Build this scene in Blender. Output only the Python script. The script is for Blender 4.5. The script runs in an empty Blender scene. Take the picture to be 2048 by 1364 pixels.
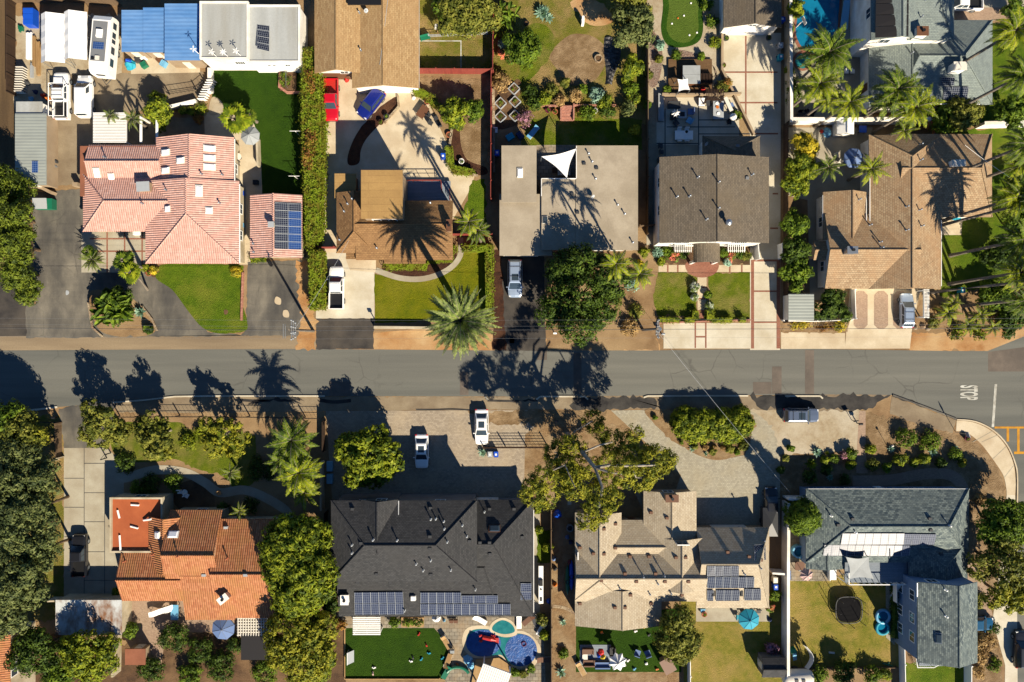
import bpy,math,random
import numpy as np
from mathutils import Vector,Matrix
random.seed(7); RNG = np.random.default_rng(11)
SC = bpy.context.scene; COL = SC.collection
# ---------------------------------------------------------------- camera, sky, sun, exposure
S,CH = 0.067,100.0            # metres per photo pixel on the ground, camera height
cd = bpy.data.cameras.new('camera'); cam = bpy.data.objects.new('camera',cd); COL.objects.link(cam)
cam.location = (0,0,CH); cam.rotation_euler = (0,0,0)
cd.sensor_width = 36.0; cd.lens = 36.0 * CH / (2048 * S); cd.clip_start = 1.0; cd.clip_end = 6000.0
SC.camera = cam
SUN_EL,SUN_AZ = math.radians(34.8),math.radians(150.0)
wd = bpy.data.worlds.new('World'); SC.world = wd; wd.use_nodes = True
_n = wd.node_tree.nodes; _bg = _n['Background']
_sky = _n.new('ShaderNodeTexSky'); _sky.sky_type = 'NISHITA'; _sky.sun_disc = False
_sky.sun_elevation = SUN_EL; _sky.sun_rotation = SUN_AZ; _sky.air_density = 0.55; _sky.dust_density = 0.0; _sky.ozone_density = 1.0
_mx = _n.new('ShaderNodeMix'); _mx.data_type = 'RGBA'; _mx.blend_type = 'MULTIPLY'; _mx.inputs['Factor'].default_value = 1.0; _mx.inputs['B'].default_value = (.62,.9,1.12,1)
wd.node_tree.links.new(_sky.outputs[0],_mx.inputs['A']); wd.node_tree.links.new(_mx.outputs['Result'],_bg.inputs['Color']); _bg.inputs['Strength'].default_value = 0.062
ld = bpy.data.lights.new('sun','SUN'); ld.energy = 5.0; ld.angle = math.radians(0.5); ld.color = (1.0,0.885,0.70)
sun = bpy.data.objects.new('sun',ld); COL.objects.link(sun)
sun.rotation_euler = Vector((math.sin(SUN_AZ) * math.cos(SUN_EL),math.cos(SUN_AZ) * math.cos(SUN_EL),math.sin(SUN_EL))).to_track_quat('Z','Y').to_euler()
SC.view_settings.view_transform = 'Standard'; SC.view_settings.look = 'None'
SC.view_settings.exposure = 1.04; SC.view_settings.gamma = 1.0
SC.cycles.max_bounces = 5; SC.cycles.diffuse_bounces = 2; SC.cycles.glossy_bounces = 2
SC.cycles.transmission_bounces = 3; SC.cycles.transparent_max_bounces = 4; SC.cycles.use_denoising = True
SC.cycles.caustics_reflective = False; SC.cycles.caustics_refractive = False

# ---------------------------------------------------------------- helpers
def P(x,y,z=0.0):
    """ground-truth point: photo pixel seen at height z -> metres"""
    k = S * (CH - z) / CH
    return Vector(((x - 1024) * k,(682 - y) * k,z))
def lin(c): c = c / 255.0; return c / 12.92 if c <= .04045 else ((c + .055) / 1.055) ** 2.4
GAIN = (1.60,1.44,1.26)
def A(r,g,b):
    """paint colour whose sunlit level looks like the given 8-bit colour"""
    return tuple(min(.85,max(.004,lin(v) / k)) for v,k in zip((r,g,b),GAIN))
def tag(o,label=None,cat=None,group=None,kind=None):
    for k,v in (('label',label),('category',cat),('group',group),('kind',kind)):
        if v: o[k] = v
    return o
def thing(name,label,cat,loc,group=None,rz=0.0):
    o = bpy.data.objects.new(name,None); COL.objects.link(o)
    o.location = loc; o.rotation_euler = (0,0,rz); o.empty_display_size = .3
    return tag(o,label,cat,group)
def copy_tree(o,parent=None):
    c = o.copy(); COL.objects.link(c)
    if parent: c.parent = parent
    for ch in list(o.children): copy_tree(ch,c)
    return c

class MB:
    def __init__(s): s.v = []; s.f = []; s.m = []
    def face(s,pts,m=0):
        i = len(s.v); s.v += [tuple(p) for p in pts]; s.f.append(tuple(range(i,i + len(pts)))); s.m.append(m); return s
    def prism(s,pts,z0,z1,m=0,bottom=True):
        n = len(pts); a = sum(pts[i][0] * pts[(i + 1) % n][1] - pts[(i + 1) % n][0] * pts[i][1] for i in range(n))
        if a < 0: pts = pts[::-1]
        s.face([(p[0],p[1],z1) for p in pts],m)
        if bottom: s.face([(p[0],p[1],z0) for p in pts[::-1]],m)
        for i in range(n):
            p,q = pts[i],pts[(i + 1) % n]
            s.face([(p[0],p[1],z0),(q[0],q[1],z0),(q[0],q[1],z1),(p[0],p[1],z1)],m)
        return s
    def box(s,c,d,rz=0.0,m=0,top=1.0):
        """c: centre of the base, d: sizes, top: scale of the upper face"""
        w,l,h = d; cs,sn = math.cos(rz),math.sin(rz); r = []
        for z,k in ((0,1),(h,top)):
            for x,y in ((-1,-1),(1,-1),(1,1),(-1,1)):
                X,Y = x * w / 2 * k,y * l / 2 * k
                r.append((c[0] + X * cs - Y * sn,c[1] + X * sn + Y * cs,c[2] + z))
        i = len(s.v); s.v += r
        for f in ((3,2,1,0),(4,5,6,7),(0,1,5,4),(1,2,6,5),(2,3,7,6),(3,0,4,7)):
            s.f.append(tuple(i + k for k in f)); s.m.append(m)
        return s
    def tube(s,pts,r,n=6,m=0,caps=True):
        pts = [Vector(p) for p in pts]; rr = r if isinstance(r,(list,tuple)) else [r] * len(pts); rings = []
        for k,p in enumerate(pts):
            d = (pts[min(k + 1,len(pts) - 1)] - pts[max(k - 1,0)]).normalized()
            a = d.cross(Vector((0,0,1)) if abs(d.z) < .9 else Vector((1,0,0))).normalized(); b = d.cross(a)
            i = len(s.v); s.v += [tuple(p + (a * math.cos(t) + b * math.sin(t)) * rr[k]) for t in (2 * math.pi * j / n for j in range(n))]; rings.append(i)
        for i,j in zip(rings,rings[1:]):
            for k in range(n): s.f.append((i + k,j + k,j + (k + 1) % n,i + (k + 1) % n)); s.m.append(m)
        if caps:
            s.f.append(tuple(rings[0] + k for k in range(n))); s.f.append(tuple(rings[-1] + k for k in range(n - 1,-1,-1))); s.m += [m,m]
        return s
    def lathe(s,c,prof,n=16,m=0):
        """prof: (radius, z) from the bottom up"""
        rings = []
        for r,z in prof:
            i = len(s.v); s.v += [(c[0] + r * math.cos(2 * math.pi * k / n),c[1] + r * math.sin(2 * math.pi * k / n),c[2] + z) for k in range(n)]; rings.append(i)
        for i,j in zip(rings,rings[1:]):
            for k in range(n): s.f.append((i + k,i + (k + 1) % n,j + (k + 1) % n,j + k)); s.m.append(m)
        s.f.append(tuple(rings[-1] + k for k in range(n))); s.f.append(tuple(rings[0] + k for k in range(n - 1,-1,-1))); s.m += [m,m]
        return s
    def slab(s,pts,t=.16,m=0):
        """pts counter-clockwise from above, each with its own z"""
        n = len(pts); lo = [(p[0],p[1],p[2] - t) for p in pts]
        s.face(pts,m); s.face(lo[::-1],m)
        for i in range(n): s.face([lo[i],lo[(i + 1) % n],pts[(i + 1) % n],pts[i]],m)
        return s
    def build(s,name,mat,parent=None,world=True,smooth=False,loc=None):
        o0 = Vector((0,0,0))
        if parent is not None and world:
            o0 = Vector(parent.location); q = parent.parent
            while q is not None: o0 = o0 + Vector(q.location); q = q.parent
        elif loc is not None: o0 = Vector(loc)
        me = bpy.data.meshes.new(name)
        me.from_pydata([(a - o0.x,b - o0.y,c - o0.z) for a,b,c in s.v],[],s.f)
        for mt in (mat if isinstance(mat,(list,tuple)) else [mat]): me.materials.append(mt)
        if any(s.m): me.polygons.foreach_set('material_index',s.m)
        uv = me.uv_layers.new(name='uv').data; V = s.v; li = 0
        for f in s.f:
            nx = ny = nz = 0.0; k = len(f)
            for i in range(k):
                p,q = V[f[i]],V[f[(i + 1) % k]]
                nx += (p[1] - q[1]) * (p[2] + q[2]); ny += (p[2] - q[2]) * (p[0] + q[0]); nz += (p[0] - q[0]) * (p[1] + q[1])
            l = math.sqrt(nx * nx + ny * ny + nz * nz) or 1.0; nx /= l; ny /= l; nz /= l
            h = math.hypot(nx,ny)
            e = (1.0,0.0,0.0) if h < .02 else (-ny / h,nx / h,0.0)
            d = (ny * e[2] - nz * e[1],nz * e[0] - nx * e[2],nx * e[1] - ny * e[0])
            for i in f:
                p = V[i]; uv[li].uv = (p[0] * e[0] + p[1] * e[1] + p[2] * e[2],p[0] * d[0] + p[1] * d[1] + p[2] * d[2]); li += 1
        if smooth: me.polygons.foreach_set('use_smooth',[True] * len(me.polygons))
        me.update()
        o = bpy.data.objects.new(name,me); COL.objects.link(o)
        if parent is not None: o.parent = parent
        elif loc is not None: o.location = loc
        return o
def solo(mb,name,mat,label,cat,loc,group=None,kind=None,smooth=False):
    return tag(mb.build(name,mat,loc=loc,smooth=smooth),label,cat,group,kind)
def spline(pts,n=6,closed=True):
    """Catmull-Rom through the points"""
    k = len(pts); out = []
    for i in range(k if closed else k - 1):
        p = [pts[(i + j) % k] if closed else pts[min(max(i + j,0),k - 1)] for j in (-1,0,1,2)]
        for t in (q / n for q in range(n)):
            out.append(tuple(.5 * (2 * p[1][c] + (p[2][c] - p[0][c]) * t + (2 * p[0][c] - 5 * p[1][c] + 4 * p[2][c] - p[3][c]) * t * t + (3 * p[1][c] - p[0][c] - 3 * p[2][c] + p[3][c]) * t ** 3) for c in range(len(pts[0]))))
    if not closed: out.append(tuple(pts[-1]))
    return out
def circle(x,y,r,n=28,ry=None): return [(x + r * math.cos(2 * math.pi * k / n),y + (ry or r) * math.sin(2 * math.pi * k / n)) for k in range(n)]
def rect(x0,y0,x1,y1): return [(x0,y1),(x1,y1),(x1,y0),(x0,y0)]

# ---------------------------------------------------------------- materials
class NT:
    def __init__(s,name):
        s.m = bpy.data.materials.new(name); s.m.use_nodes = True; s.t = s.m.node_tree; s.b = s.t.nodes['Principled BSDF']
    def n(s,typ,**kw):
        o = s.t.nodes.new('ShaderNode' + typ)
        for k,v in kw.items():
            if k.startswith('i_'): o.inputs[k[2:].replace('_',' ')].default_value = v
            else: setattr(o,k,v)
        return o
    def l(s,a,b): s.t.links.new(a,b)
    def pos(s,sc=(1,1,1)):
        g = s.n('NewGeometry'); mp = s.n('Mapping'); s.l(g.outputs['Position'],mp.inputs['Vector']); mp.inputs['Scale'].default_value = sc; return mp.outputs[0]
    def noise(s,vec,scale,detail=4,rough=.55,lo=.35,hi=.65):
        nz = s.n('TexNoise'); nz.inputs['Scale'].default_value = scale; nz.inputs['Detail'].default_value = detail; nz.inputs['Roughness'].default_value = rough
        s.l(vec,nz.inputs['Vector']); r = s.n('MapRange'); r.inputs['From Min'].default_value = lo; r.inputs['From Max'].default_value = hi
        s.l(nz.outputs['Fac'],r.inputs['Value']); return r.outputs[0]
    def mix(s,f,a,b,mode='MIX'):
        m = s.n('Mix',data_type='RGBA',blend_type=mode)
        for sock,v in ((m.inputs['Factor'],f),(m.inputs['A'],a),(m.inputs['B'],b)):
            if hasattr(v,'links'): s.l(v,sock)
            elif isinstance(v,(int,float)): sock.default_value = v
            else: sock.default_value = (*v,1)
        return m.outputs['Result']
    def bump(s,h,strength=.4,dist=.05):
        b = s.n('Bump'); b.inputs['Strength'].default_value = strength; b.inputs['Distance'].default_value = dist
        s.l(h,b.inputs['Height']); s.l(b.outputs[0],s.b.inputs['Normal'])
    def done(s,col,rough=.8,spec=.3,metal=0.0,coat=0.0):
        if hasattr(col,'links'): s.l(col,s.b.inputs['Base Color'])
        else: s.b.inputs['Base Color'].default_value = (*col,1)
        s.b.inputs['Roughness'].default_value = rough; s.b.inputs['Specular IOR Level'].default_value = spec
        s.b.inputs['Metallic'].default_value = metal; s.b.inputs['Coat Weight'].default_value = coat
        return s.m
def dim(c,k): return tuple(v * k for v in c)
def m_noise(name,c1,c2,scale=1.0,c3=None,s3=.15,rough=.85,bump=.0,fine=6.0,spec=.25,stretch=(1,1,1),grit=.25):
    """two blended tones, wide blotches of a third one and a fine grain"""
    t = NT(name); v = t.pos(stretch)
    c = t.mix(t.noise(v,scale),c1,c2)
    if c3: c = t.mix(t.noise(v,s3,5,.6,.42,.66),c,c3)
    g = t.noise(t.pos(),fine,3,.7,.3,.7)
    c = t.mix(grit,c,t.mix(g,(.25,.25,.25),(1,1,1)),'MULTIPLY')
    if bump: t.bump(g,bump,.08)
    return t.done(c,rough,spec)
def m_brick(name,c1,c2,mort,bw,bh,off=.5,msize=.02,patch=None,rough=.8,bump=.5,grain=.3,swap=False,bias=0.0):
    """courses in metres along the face: tiles, shingles, pavers, boards"""
    t = NT(name); uv = t.n('UVMap',uv_map='uv'); src = uv.outputs[0]
    if swap:
        mp = t.n('Mapping'); mp.inputs['Rotation'].default_value = (0,0,math.pi / 2); t.l(src,mp.inputs['Vector']); src = mp.outputs[0]
    b = t.n('TexBrick',offset=off,i_Scale=1.0,i_Mortar_Size=msize,i_Mortar_Smooth=.4,i_Bias=bias,i_Brick_Width=bw,i_Row_Height=bh)
    t.l(src,b.inputs['Vector'])
    for k,c in (('Color1',c1),('Color2',c2),('Mortar',mort)): b.inputs[k].default_value = (*c,1)
    c = b.outputs['Color']
    if patch: c = t.mix(t.noise(t.pos(),.35,5,.6,.45,.7),c,t.mix(.75,c,patch))
    c = t.mix(.3,c,t.mix(t.noise(t.pos(),.9,7,.7,.32,.68),(.62,.6,.58),(1.12,1.12,1.12)),'MULTIPLY')
    g = t.noise(t.pos(),9.0,3,.7,.3,.7)
    c = t.mix(grain,c,t.mix(g,(.3,.3,.3),(1,1,1)),'MULTIPLY')
    if bump:
        i = t.n('Math',operation='SUBTRACT'); i.inputs[0].default_value = 1.0; t.l(b.outputs['Fac'],i.inputs[1]); t.bump(i.outputs[0],bump,.06)
    return t.done(c,rough,.25)
def m_tile(name,c1,c2,patch,course=.36,pitch=.28,bump=1.0):
    """barrel tiles: round humps across, stepped courses down the slope"""
    t = NT(name); uv = t.n('UVMap',uv_map='uv')
    b = t.n('TexBrick',offset=.0,i_Scale=1.0,i_Mortar_Size=.0,i_Brick_Width=pitch,i_Row_Height=course); t.l(uv.outputs[0],b.inputs['Vector'])
    b.inputs['Color1'].default_value = (*c1,1); b.inputs['Color2'].default_value = (*c2,1)
    sx = t.n('SeparateXYZ'); t.l(uv.outputs[0],sx.inputs[0])
    def saw(sock,per):
        d = t.n('Math',operation='DIVIDE'); t.l(sock,d.inputs[0]); d.inputs[1].default_value = per
        f = t.n('Math',operation='FRACT'); t.l(d.outputs[0],f.inputs[0]); return f.outputs[0]
    fy = saw(sx.outputs['Y'],course); fx = saw(sx.outputs['X'],pitch)
    sn = t.n('Math',operation='PINGPONG'); t.l(fx,sn.inputs[0]); sn.inputs[1].default_value = .5
    ad = t.n('Math',operation='MULTIPLY_ADD'); t.l(fy,ad.inputs[0]); ad.inputs[1].default_value = -.3; t.l(sn.outputs[0],ad.inputs[2])
    c = t.mix(t.noise(t.pos(),.5,5,.6,.45,.72),b.outputs['Color'],patch)
    g = t.noise(t.pos(),9.0,3,.7,.3,.7); c = t.mix(.18,c,t.mix(g,(.3,.3,.3),(1,1,1)),'MULTIPLY')
    t.bump(ad.outputs[0],bump,.12)
    return t.done(c,.8,.2)
def m_leaf(name,c1,c2,c3=None):
    t = NT(name); g = t.n('NewGeometry'); ri = g.outputs['Random Per Island']
    c = t.mix(ri,c1,c2); c = t.mix(t.noise(t.pos(),1.1,3,.6,.46,.58),c,c3 or dim(c1,.6))
    t.done(c,.6,.12)
    tr = t.n('BsdfTranslucent'); t.l(t.mix(.5,c,(c2[0] * 1.3,c2[1] * 1.3,c2[2] * .4)),tr.inputs['Color'])
    ms = t.n('MixShader'); ms.inputs[0].default_value = .15; t.l(t.b.outputs[0],ms.inputs[1]); t.l(tr.outputs[0],ms.inputs[2])
    t.l(ms.outputs[0],t.t.nodes['Material Output'].inputs['Surface']); return t.m
def m_flat(name,c,rough=.5,spec=.4,metal=0.0,coat=0.0,wear=.12):
    t = NT(name); g = t.noise(t.pos(),2.5,4,.65,.3,.7)
    return t.done(t.mix(wear,c,t.mix(g,(.35,.33,.3),(1,1,1)),'MULTIPLY'),rough,spec,metal,coat)
def m_solar(name,cell,line,cw=.165,gap=.035):
    t = NT(name); uv = t.n('UVMap',uv_map='uv')
    b = t.n('TexBrick',offset=0.0,i_Scale=1.0,i_Mortar_Size=gap * .5,i_Mortar_Smooth=.2,i_Brick_Width=cw * 1.6,i_Row_Height=cw * 1.6); t.l(uv.outputs[0],b.inputs['Vector'])
    b.inputs['Color1'].default_value = (*cell,1); b.inputs['Color2'].default_value = (*dim(cell,.8),1); b.inputs['Mortar'].default_value = (*line,1)
    return t.done(b.outputs['Color'],.17,.4)
M = {}
def mk(k,m): M[k] = m
# ground
mk('dirt',m_noise('dirt',A(168,130,88),A(142,106,68),.6,A(186,150,104),.12,bump=.3))
mk('dirt_orange',m_noise('orange_dirt',A(206,150,92),A(182,124,70),.5,A(222,178,122),.2,bump=.3))
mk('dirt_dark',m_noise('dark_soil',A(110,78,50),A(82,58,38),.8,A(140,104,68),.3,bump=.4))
mk('mulch',m_noise('bark_mulch',A(92,52,32),A(62,34,22),2.5,A(110,70,44),.4,bump=.7,fine=9,grit=.5))
mk('mulch_tan',m_noise('tan_mulch',A(178,138,92),A(150,112,72),2.0,A(190,156,112),.4,bump=.6,fine=8,grit=.45))
mk('straw',m_noise('dry_grass',A(188,152,108),A(160,126,86),1.2,A(140,106,66),.3,bump=.6,fine=7,grit=.45))
mk('gravel',m_noise('decomposed_granite',A(200,176,138),A(180,152,114),1.5,A(212,190,156),.25,bump=.3,fine=8))
mk('lane',m_noise('lane_dirt',A(112,86,56),A(88,66,42),.5,A(140,108,70),.2,bump=.3,stretch=(1,.12,1)))
mk('cobble',m_noise('river_stones',A(214,186,160),A(128,96,76),5.0,A(170,130,104),.5,bump=1.0,fine=5,grit=.6))
_rd = (m_noise('road_asphalt',A(126,121,107),A(110,107,96),.5,A(136,129,113),.1,bump=.08,fine=8,stretch=(.06,1,1),grit=.22))
def _cracks(m):
    t = NT.__new__(NT); t.m = m; t.t = m.node_tree; t.b = t.t.nodes['Principled BSDF']; v = t.n('TexVoronoi',feature='DISTANCE_TO_EDGE',i_Scale=.22); w = t.n('VectorMath',operation='ADD')
    p = t.pos(); nz = t.n('TexNoise',i_Scale=.5,i_Detail=5.0); t.l(p,nz.inputs['Vector']); t.l(p,w.inputs[0]); t.l(nz.outputs['Color'],w.inputs[1]); t.l(w.outputs[0],v.inputs['Vector'])
    r = t.n('MapRange',i_From_Min=.004,i_From_Max=.022,i_To_Min=.36,i_To_Max=0.0); t.l(v.outputs['Distance'],r.inputs['Value']); k = t.n('Math',operation='MULTIPLY'); t.l(r.outputs[0],k.inputs[0]); t.l(t.noise(p,.12,3,.6,.5,.62),k.inputs[1])
    c = t.mix(k.outputs[0],t.b.inputs['Base Color'].links[0].from_socket,(.03,.028,.026)); s = t.noise(t.pos((.02,.55,1)),1.0,4,.6,.3,.7); t.l(t.mix(.48,c,t.mix(s,(.55,.55,.56),(1.15,1.12,1.08)),'MULTIPLY'),t.b.inputs['Base Color']); return m
mk('road',_cracks(_rd))
mk('road_patch',m_noise('patched_asphalt',A(134,116,98),A(120,104,88),1.0,A(110,96,82),.3,bump=.08,fine=8))
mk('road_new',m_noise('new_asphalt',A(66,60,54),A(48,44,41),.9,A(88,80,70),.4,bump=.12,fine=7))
mk('apron',m_noise('sandy_apron',A(182,154,116),A(158,131,98),.5,A(140,116,88),.12,bump=.1,stretch=(.12,1,1)))
mk('asphalt_old',_cracks(m_noise('weathered_asphalt',A(154,140,118),A(112,103,90),.5,A(90,84,76),.2,bump=.12,fine=7,stretch=(1,.45,1))))
mk('asphalt_dark',m_noise('dark_asphalt',A(84,75,66),A(62,56,51),.6,A(100,88,74),.2,bump=.1,fine=7))
mk('tan_pave',m_noise('tan_pavement',A(176,152,118),A(156,132,100),.5,A(142,118,90),.2,bump=.1))
mk('concrete',m_noise('pale_concrete',A(238,212,172),A(224,197,156),.4,A(212,182,142),.2,bump=.05,grit=.15))
mk('concrete_grey',m_noise('grey_concrete',A(204,188,158),A(190,172,142),.5,A(174,154,124),.2,bump=.05,grit=.15))
mk('concrete_white',m_noise('white_concrete',A(240,222,190),A(228,208,174),.4,A(212,190,154),.25,bump=.05,grit=.15))
mk('brick_strip',m_brick('brick_edging',A(196,122,92),A(172,100,74),A(150,104,80),.2,.1,patch=A(190,130,100)))
mk('paver',m_brick('brown_pavers',A(204,180,148),A(176,153,125),A(146,124,100),.3,.2,msize=.012,patch=A(206,178,140),bump=.2))
mk('paver_grey',m_brick('grey_pavers',A(206,190,158),A(180,164,136),A(150,134,108),.26,.2,msize=.012,patch=A(190,170,134),bump=.2))
mk('paver_pink',m_brick('pink_pavers',A(206,170,136),A(180,146,116),A(160,130,102),.22,.11,msize=.01,patch=A(190,150,120),bump=.2))
mk('flag',m_brick('flagstone',A(184,166,138),A(150,134,112),A(100,86,66),.7,.5,msize=.03,patch=A(196,160,116),bump=.3))
mk('paint_white',m_noise('road_paint_white',A(236,226,204),A(220,208,184),3,A(176,164,142),.9,grit=.2))
mk('paint_yellow',m_noise('road_paint_yellow',A(236,164,44),A(222,150,40),3,A(196,130,44),.9,grit=.2))
def m_lawn(k,name,c1,c2,c3,s3=.25):
    t = NT(name); v = t.pos(); c = t.mix(t.noise(v,.9,6,.65,.35,.65),c1,c2); c = t.mix(t.noise(v,s3,6,.65,.45,.68),c,c3)
    g = t.noise(v,7.0,4,.8,.3,.7); c = t.mix(.4,c,t.mix(g,(.25,.27,.2),(1,1,1)),'MULTIPLY'); t.bump(g,.9,.12); mk(k,t.done(c,.9,.1))
m_lawn('lawn','garden_grass',A(118,138,28),A(94,118,22),A(144,146,46))
m_lawn('lawn_turf','artificial_turf',A(62,92,16),A(52,80,14),A(72,100,20),.12)
m_lawn('lawn_lime','lime_grass',A(148,142,20),A(120,126,18),A(164,150,40),.2)
m_lawn('lawn_dry','dry_lawn',A(188,162,72),A(142,140,46),A(208,170,96),.2)
m_lawn('lawn_wild','wild_grass',A(132,132,40),A(160,138,64),A(208,164,108),.16)
m_lawn('lawn_patchy','patchy_grass',A(136,142,32),A(106,120,26),A(166,148,76),.3)
m_lawn('green_fringe','fringe_grass',A(66,104,22),A(52,86,18),A(78,112,30),.2)
m_lawn('green_putt','putting_turf',A(112,132,46),A(104,124,42),A(120,138,54),.1)
# roofs
mk('tile_pink',m_tile('pink_clay_tile',A(250,194,168),A(230,168,142),A(240,176,150)))
mk('tile_rust',m_tile('rust_clay_tile',A(216,142,94),A(188,112,70),A(196,132,76),.4,.28,1.0))
mk('sh_tan',m_brick('tan_shingles',A(216,174,118),A(192,148,96),A(160,120,78),.5,.22,patch=A(200,156,104),bump=.35))
mk('sh_brown',m_brick('brown_shingles',A(186,138,86),A(156,112,68),A(120,84,52),.4,.24,patch=A(170,124,78),bump=.4))
mk('sh_dkbrown',m_brick('grey_brown_shingles',A(146,127,103),A(122,106,86),A(90,78,64),.4,.2,patch=A(132,112,86),bump=.4))
mk('sh_red',m_brick('brick_brown_shingles',A(208,172,128),A(178,138,98),A(140,112,84),.35,.26,patch=A(196,150,104),bump=.45,bias=-.2))
mk('sh_char',m_brick('charcoal_shingles',A(84,80,76),A(62,60,58),A(42,41,41),.35,.2,patch=A(74,70,66),bump=.4))
mk('sh_beige',m_brick('beige_shingles',A(224,200,164),A(202,176,140),A(162,138,110),.4,.24,patch=A(214,188,150),bump=.4))
mk('sh_green',m_brick('grey_green_shingles',A(158,163,148),A(84,95,95),A(64,73,73),.4,.22,patch=A(126,132,122),bump=.4))
mk('sh_grey',m_brick('grey_shingles',A(164,168,152),A(142,147,136),A(110,115,108),.4,.2,patch=A(152,156,142),bump=.4))
mk('flat_grey',m_noise('grey_roofing',A(200,178,147),A(188,166,136),.5,A(176,155,126),.25,grit=.2))
mk('flat_pale',m_noise('pale_metal_roofing',A(206,200,186),A(190,184,170),.7,A(176,164,142),.2,grit=.2,stretch=(1,.1,1),rough=.6))
mk('flat_tan',m_brick('tan_roll_roofing',A(206,158,92),A(194,148,86),A(160,116,66),9.0,.9,patch=A(186,140,82),bump=.2))
mk('flat_brown',m_noise('brown_roofing',A(176,108,76),A(160,96,66),.5,A(150,92,66),.2,grit=.2))
mk('flat_orange',m_noise('orange_roof_coating',A(198,104,58),A(184,92,50),.5,A(176,90,52),.2,grit=.1))
mk('rust_white',m_noise('rusty_white_metal',A(232,226,212),A(214,206,190),.8,A(150,100,66),.8,grit=.25,stretch=(1,.5,1)))
def m_corr(k,name,c1,c2,per=.24):
    t = NT(name); uv = t.n('UVMap',uv_map='uv'); w = t.n('TexWave',wave_type='BANDS',bands_direction='Y',i_Scale=.314 / per)
    t.l(uv.outputs[0],w.inputs['Vector']); c = t.mix(t.noise(t.pos((.4,1,1)),.8,5,.6),c1,c2); t.bump(w.outputs['Fac'],.35,.05); mk(k,t.done(c,.45,.4,.1))
m_corr('corr_blue','blue_corrugated_metal',A(124,164,206),A(100,146,194),.5)
m_corr('corr_grey','grey_corrugated_metal',A(180,178,160),A(168,166,150),.4)
# walls, wood, metal and other paint
mk('w_white',m_noise('white_stucco',(.8,.78,.72),(.74,.71,.64),.6,(.6,.56,.48),.3,grit=.12))
mk('w_cream',m_noise('cream_stucco',A(226,202,164),A(210,186,148),.6,A(190,166,128),.3,grit=.15))
mk('w_tan',m_noise('tan_stucco',A(188,158,122),A(172,142,108),.6,grit=.15))
mk('w_blue',m_brick('blue_grey_siding',A(150,168,186),A(140,158,178),A(110,126,146),6.0,.18,msize=.015,bump=.3))
mk('w_grey',m_noise('grey_stucco',A(140,132,122),A(124,117,108),.6,grit=.15))
mk('w_brown',m_noise('brown_stucco',A(140,98,66),A(122,84,56),.6,grit=.15))
mk('f_red',m_brick('red_fence_boards',A(180,78,62),A(160,66,54),A(100,44,38),.16,5.0,off=0,patch=A(168,84,68),bump=.3))
mk('f_wood',m_brick('weathered_boards',A(150,118,84),A(122,94,66),A(60,46,34),.15,5.0,off=0,patch=A(140,112,84),bump=.3))
mk('f_dark',m_brick('dark_boards',A(96,70,48),A(76,54,38),A(36,26,20),.15,5.0,off=0,bump=.3))
mk('timber',m_noise('bare_timber',A(206,162,106),A(180,136,84),1.2,stretch=(1,.2,1)))
mk('timber_dark',m_noise('dark_timber',A(84,58,40),A(64,44,32),1.2))
mk('deck',m_brick('deck_boards',A(134,98,62),A(116,84,52),A(60,42,28),4.0,.15,msize=.012,bump=.3))
mk('deck_grey',m_brick('grey_deck_boards',A(168,170,170),A(152,156,158),A(110,114,118),4.0,.15,msize=.012,bump=.3))
mk('stone',m_noise('rough_stone',A(222,196,156),A(176,146,108),3.0,A(150,116,86),.8,bump=.8,fine=4))
mk('red_stone',m_noise('pink_stone',A(214,150,122),A(180,116,92),3.0,A(196,130,104),.8,bump=.6,fine=4))
mk('terracotta',m_flat('terracotta',A(190,104,66),.8))
mk('white',m_flat('white_paint',(.8,.79,.75),.45)); mk('offwhite',m_flat('offwhite_paint',(.62,.58,.5),.6))
mk('black',m_flat('black_paint',A(34,32,31),.45)); mk('dkgrey',m_flat('dark_grey_paint',A(70,68,66),.5))
mk('grey',m_flat('grey_paint',A(140,136,130),.5)); mk('ltgrey',m_flat('light_grey_paint',A(190,186,178),.5))
mk('brown',m_flat('brown_paint',A(120,76,48),.6)); mk('blue',m_flat('blue_plastic',A(30,90,200),.4))
mk('teal',m_flat('teal_fabric',A(30,160,176),.7)); mk('green',m_flat('green_plastic',A(30,120,84),.45))
mk('red',m_flat('red_plastic',A(206,44,34),.45)); mk('orange',m_flat('orange_plastic',A(226,120,40),.5)); mk('yellow',m_flat('yellow_plastic',A(226,190,50),.5))
mk('pink',m_flat('pink_fabric',A(224,178,160),.8)); mk('ltblue',m_flat('light_blue_plastic',A(130,190,214),.4)); mk('navy',m_flat('navy_fabric',A(40,56,90),.8))
mk('denim',m_flat('blue_canvas',A(112,132,168),.8)); mk('purple',m_flat('plum_paint',A(120,40,60),.5))
mk('galv',m_flat('galvanised_steel',A(170,170,168),.35,.5,.6)); mk('chrome',m_flat('bright_metal',(.7,.7,.7),.2,.5,1.0))
mk('fabric_white',m_noise('white_canvas',(.82,.81,.78),(.76,.75,.72),.8,grit=.1)); mk('fabric_grey',m_noise('grey_canvas',A(186,182,172),A(172,168,158),.8,grit=.1))
mk('tarp',m_noise('black_plastic_tarp',A(46,44,44),A(26,25,26),2.0,A(96,90,86),2.5,bump=1.0,fine=2.2,rough=.45,spec=.5))
mk('tyre',m_flat('tyre_rubber',(.02,.02,.02),.85)); mk('net',m_flat('black_mesh',A(26,24,24),.95,.1))
_g = NT('window_glass'); mk('glass',_g.done((.03,.045,.06),.08,.6))
_g = NT('skylight_dome'); mk('dome',_g.done((.8,.8,.8),.25,.5))
_g = NT('lamp_glass'); mk('lamp',_g.done((.75,.75,.72),.15,.6))
_g = NT('tail_lamp'); mk('tail',_g.done((.45,.02,.02),.2,.6))
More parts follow.
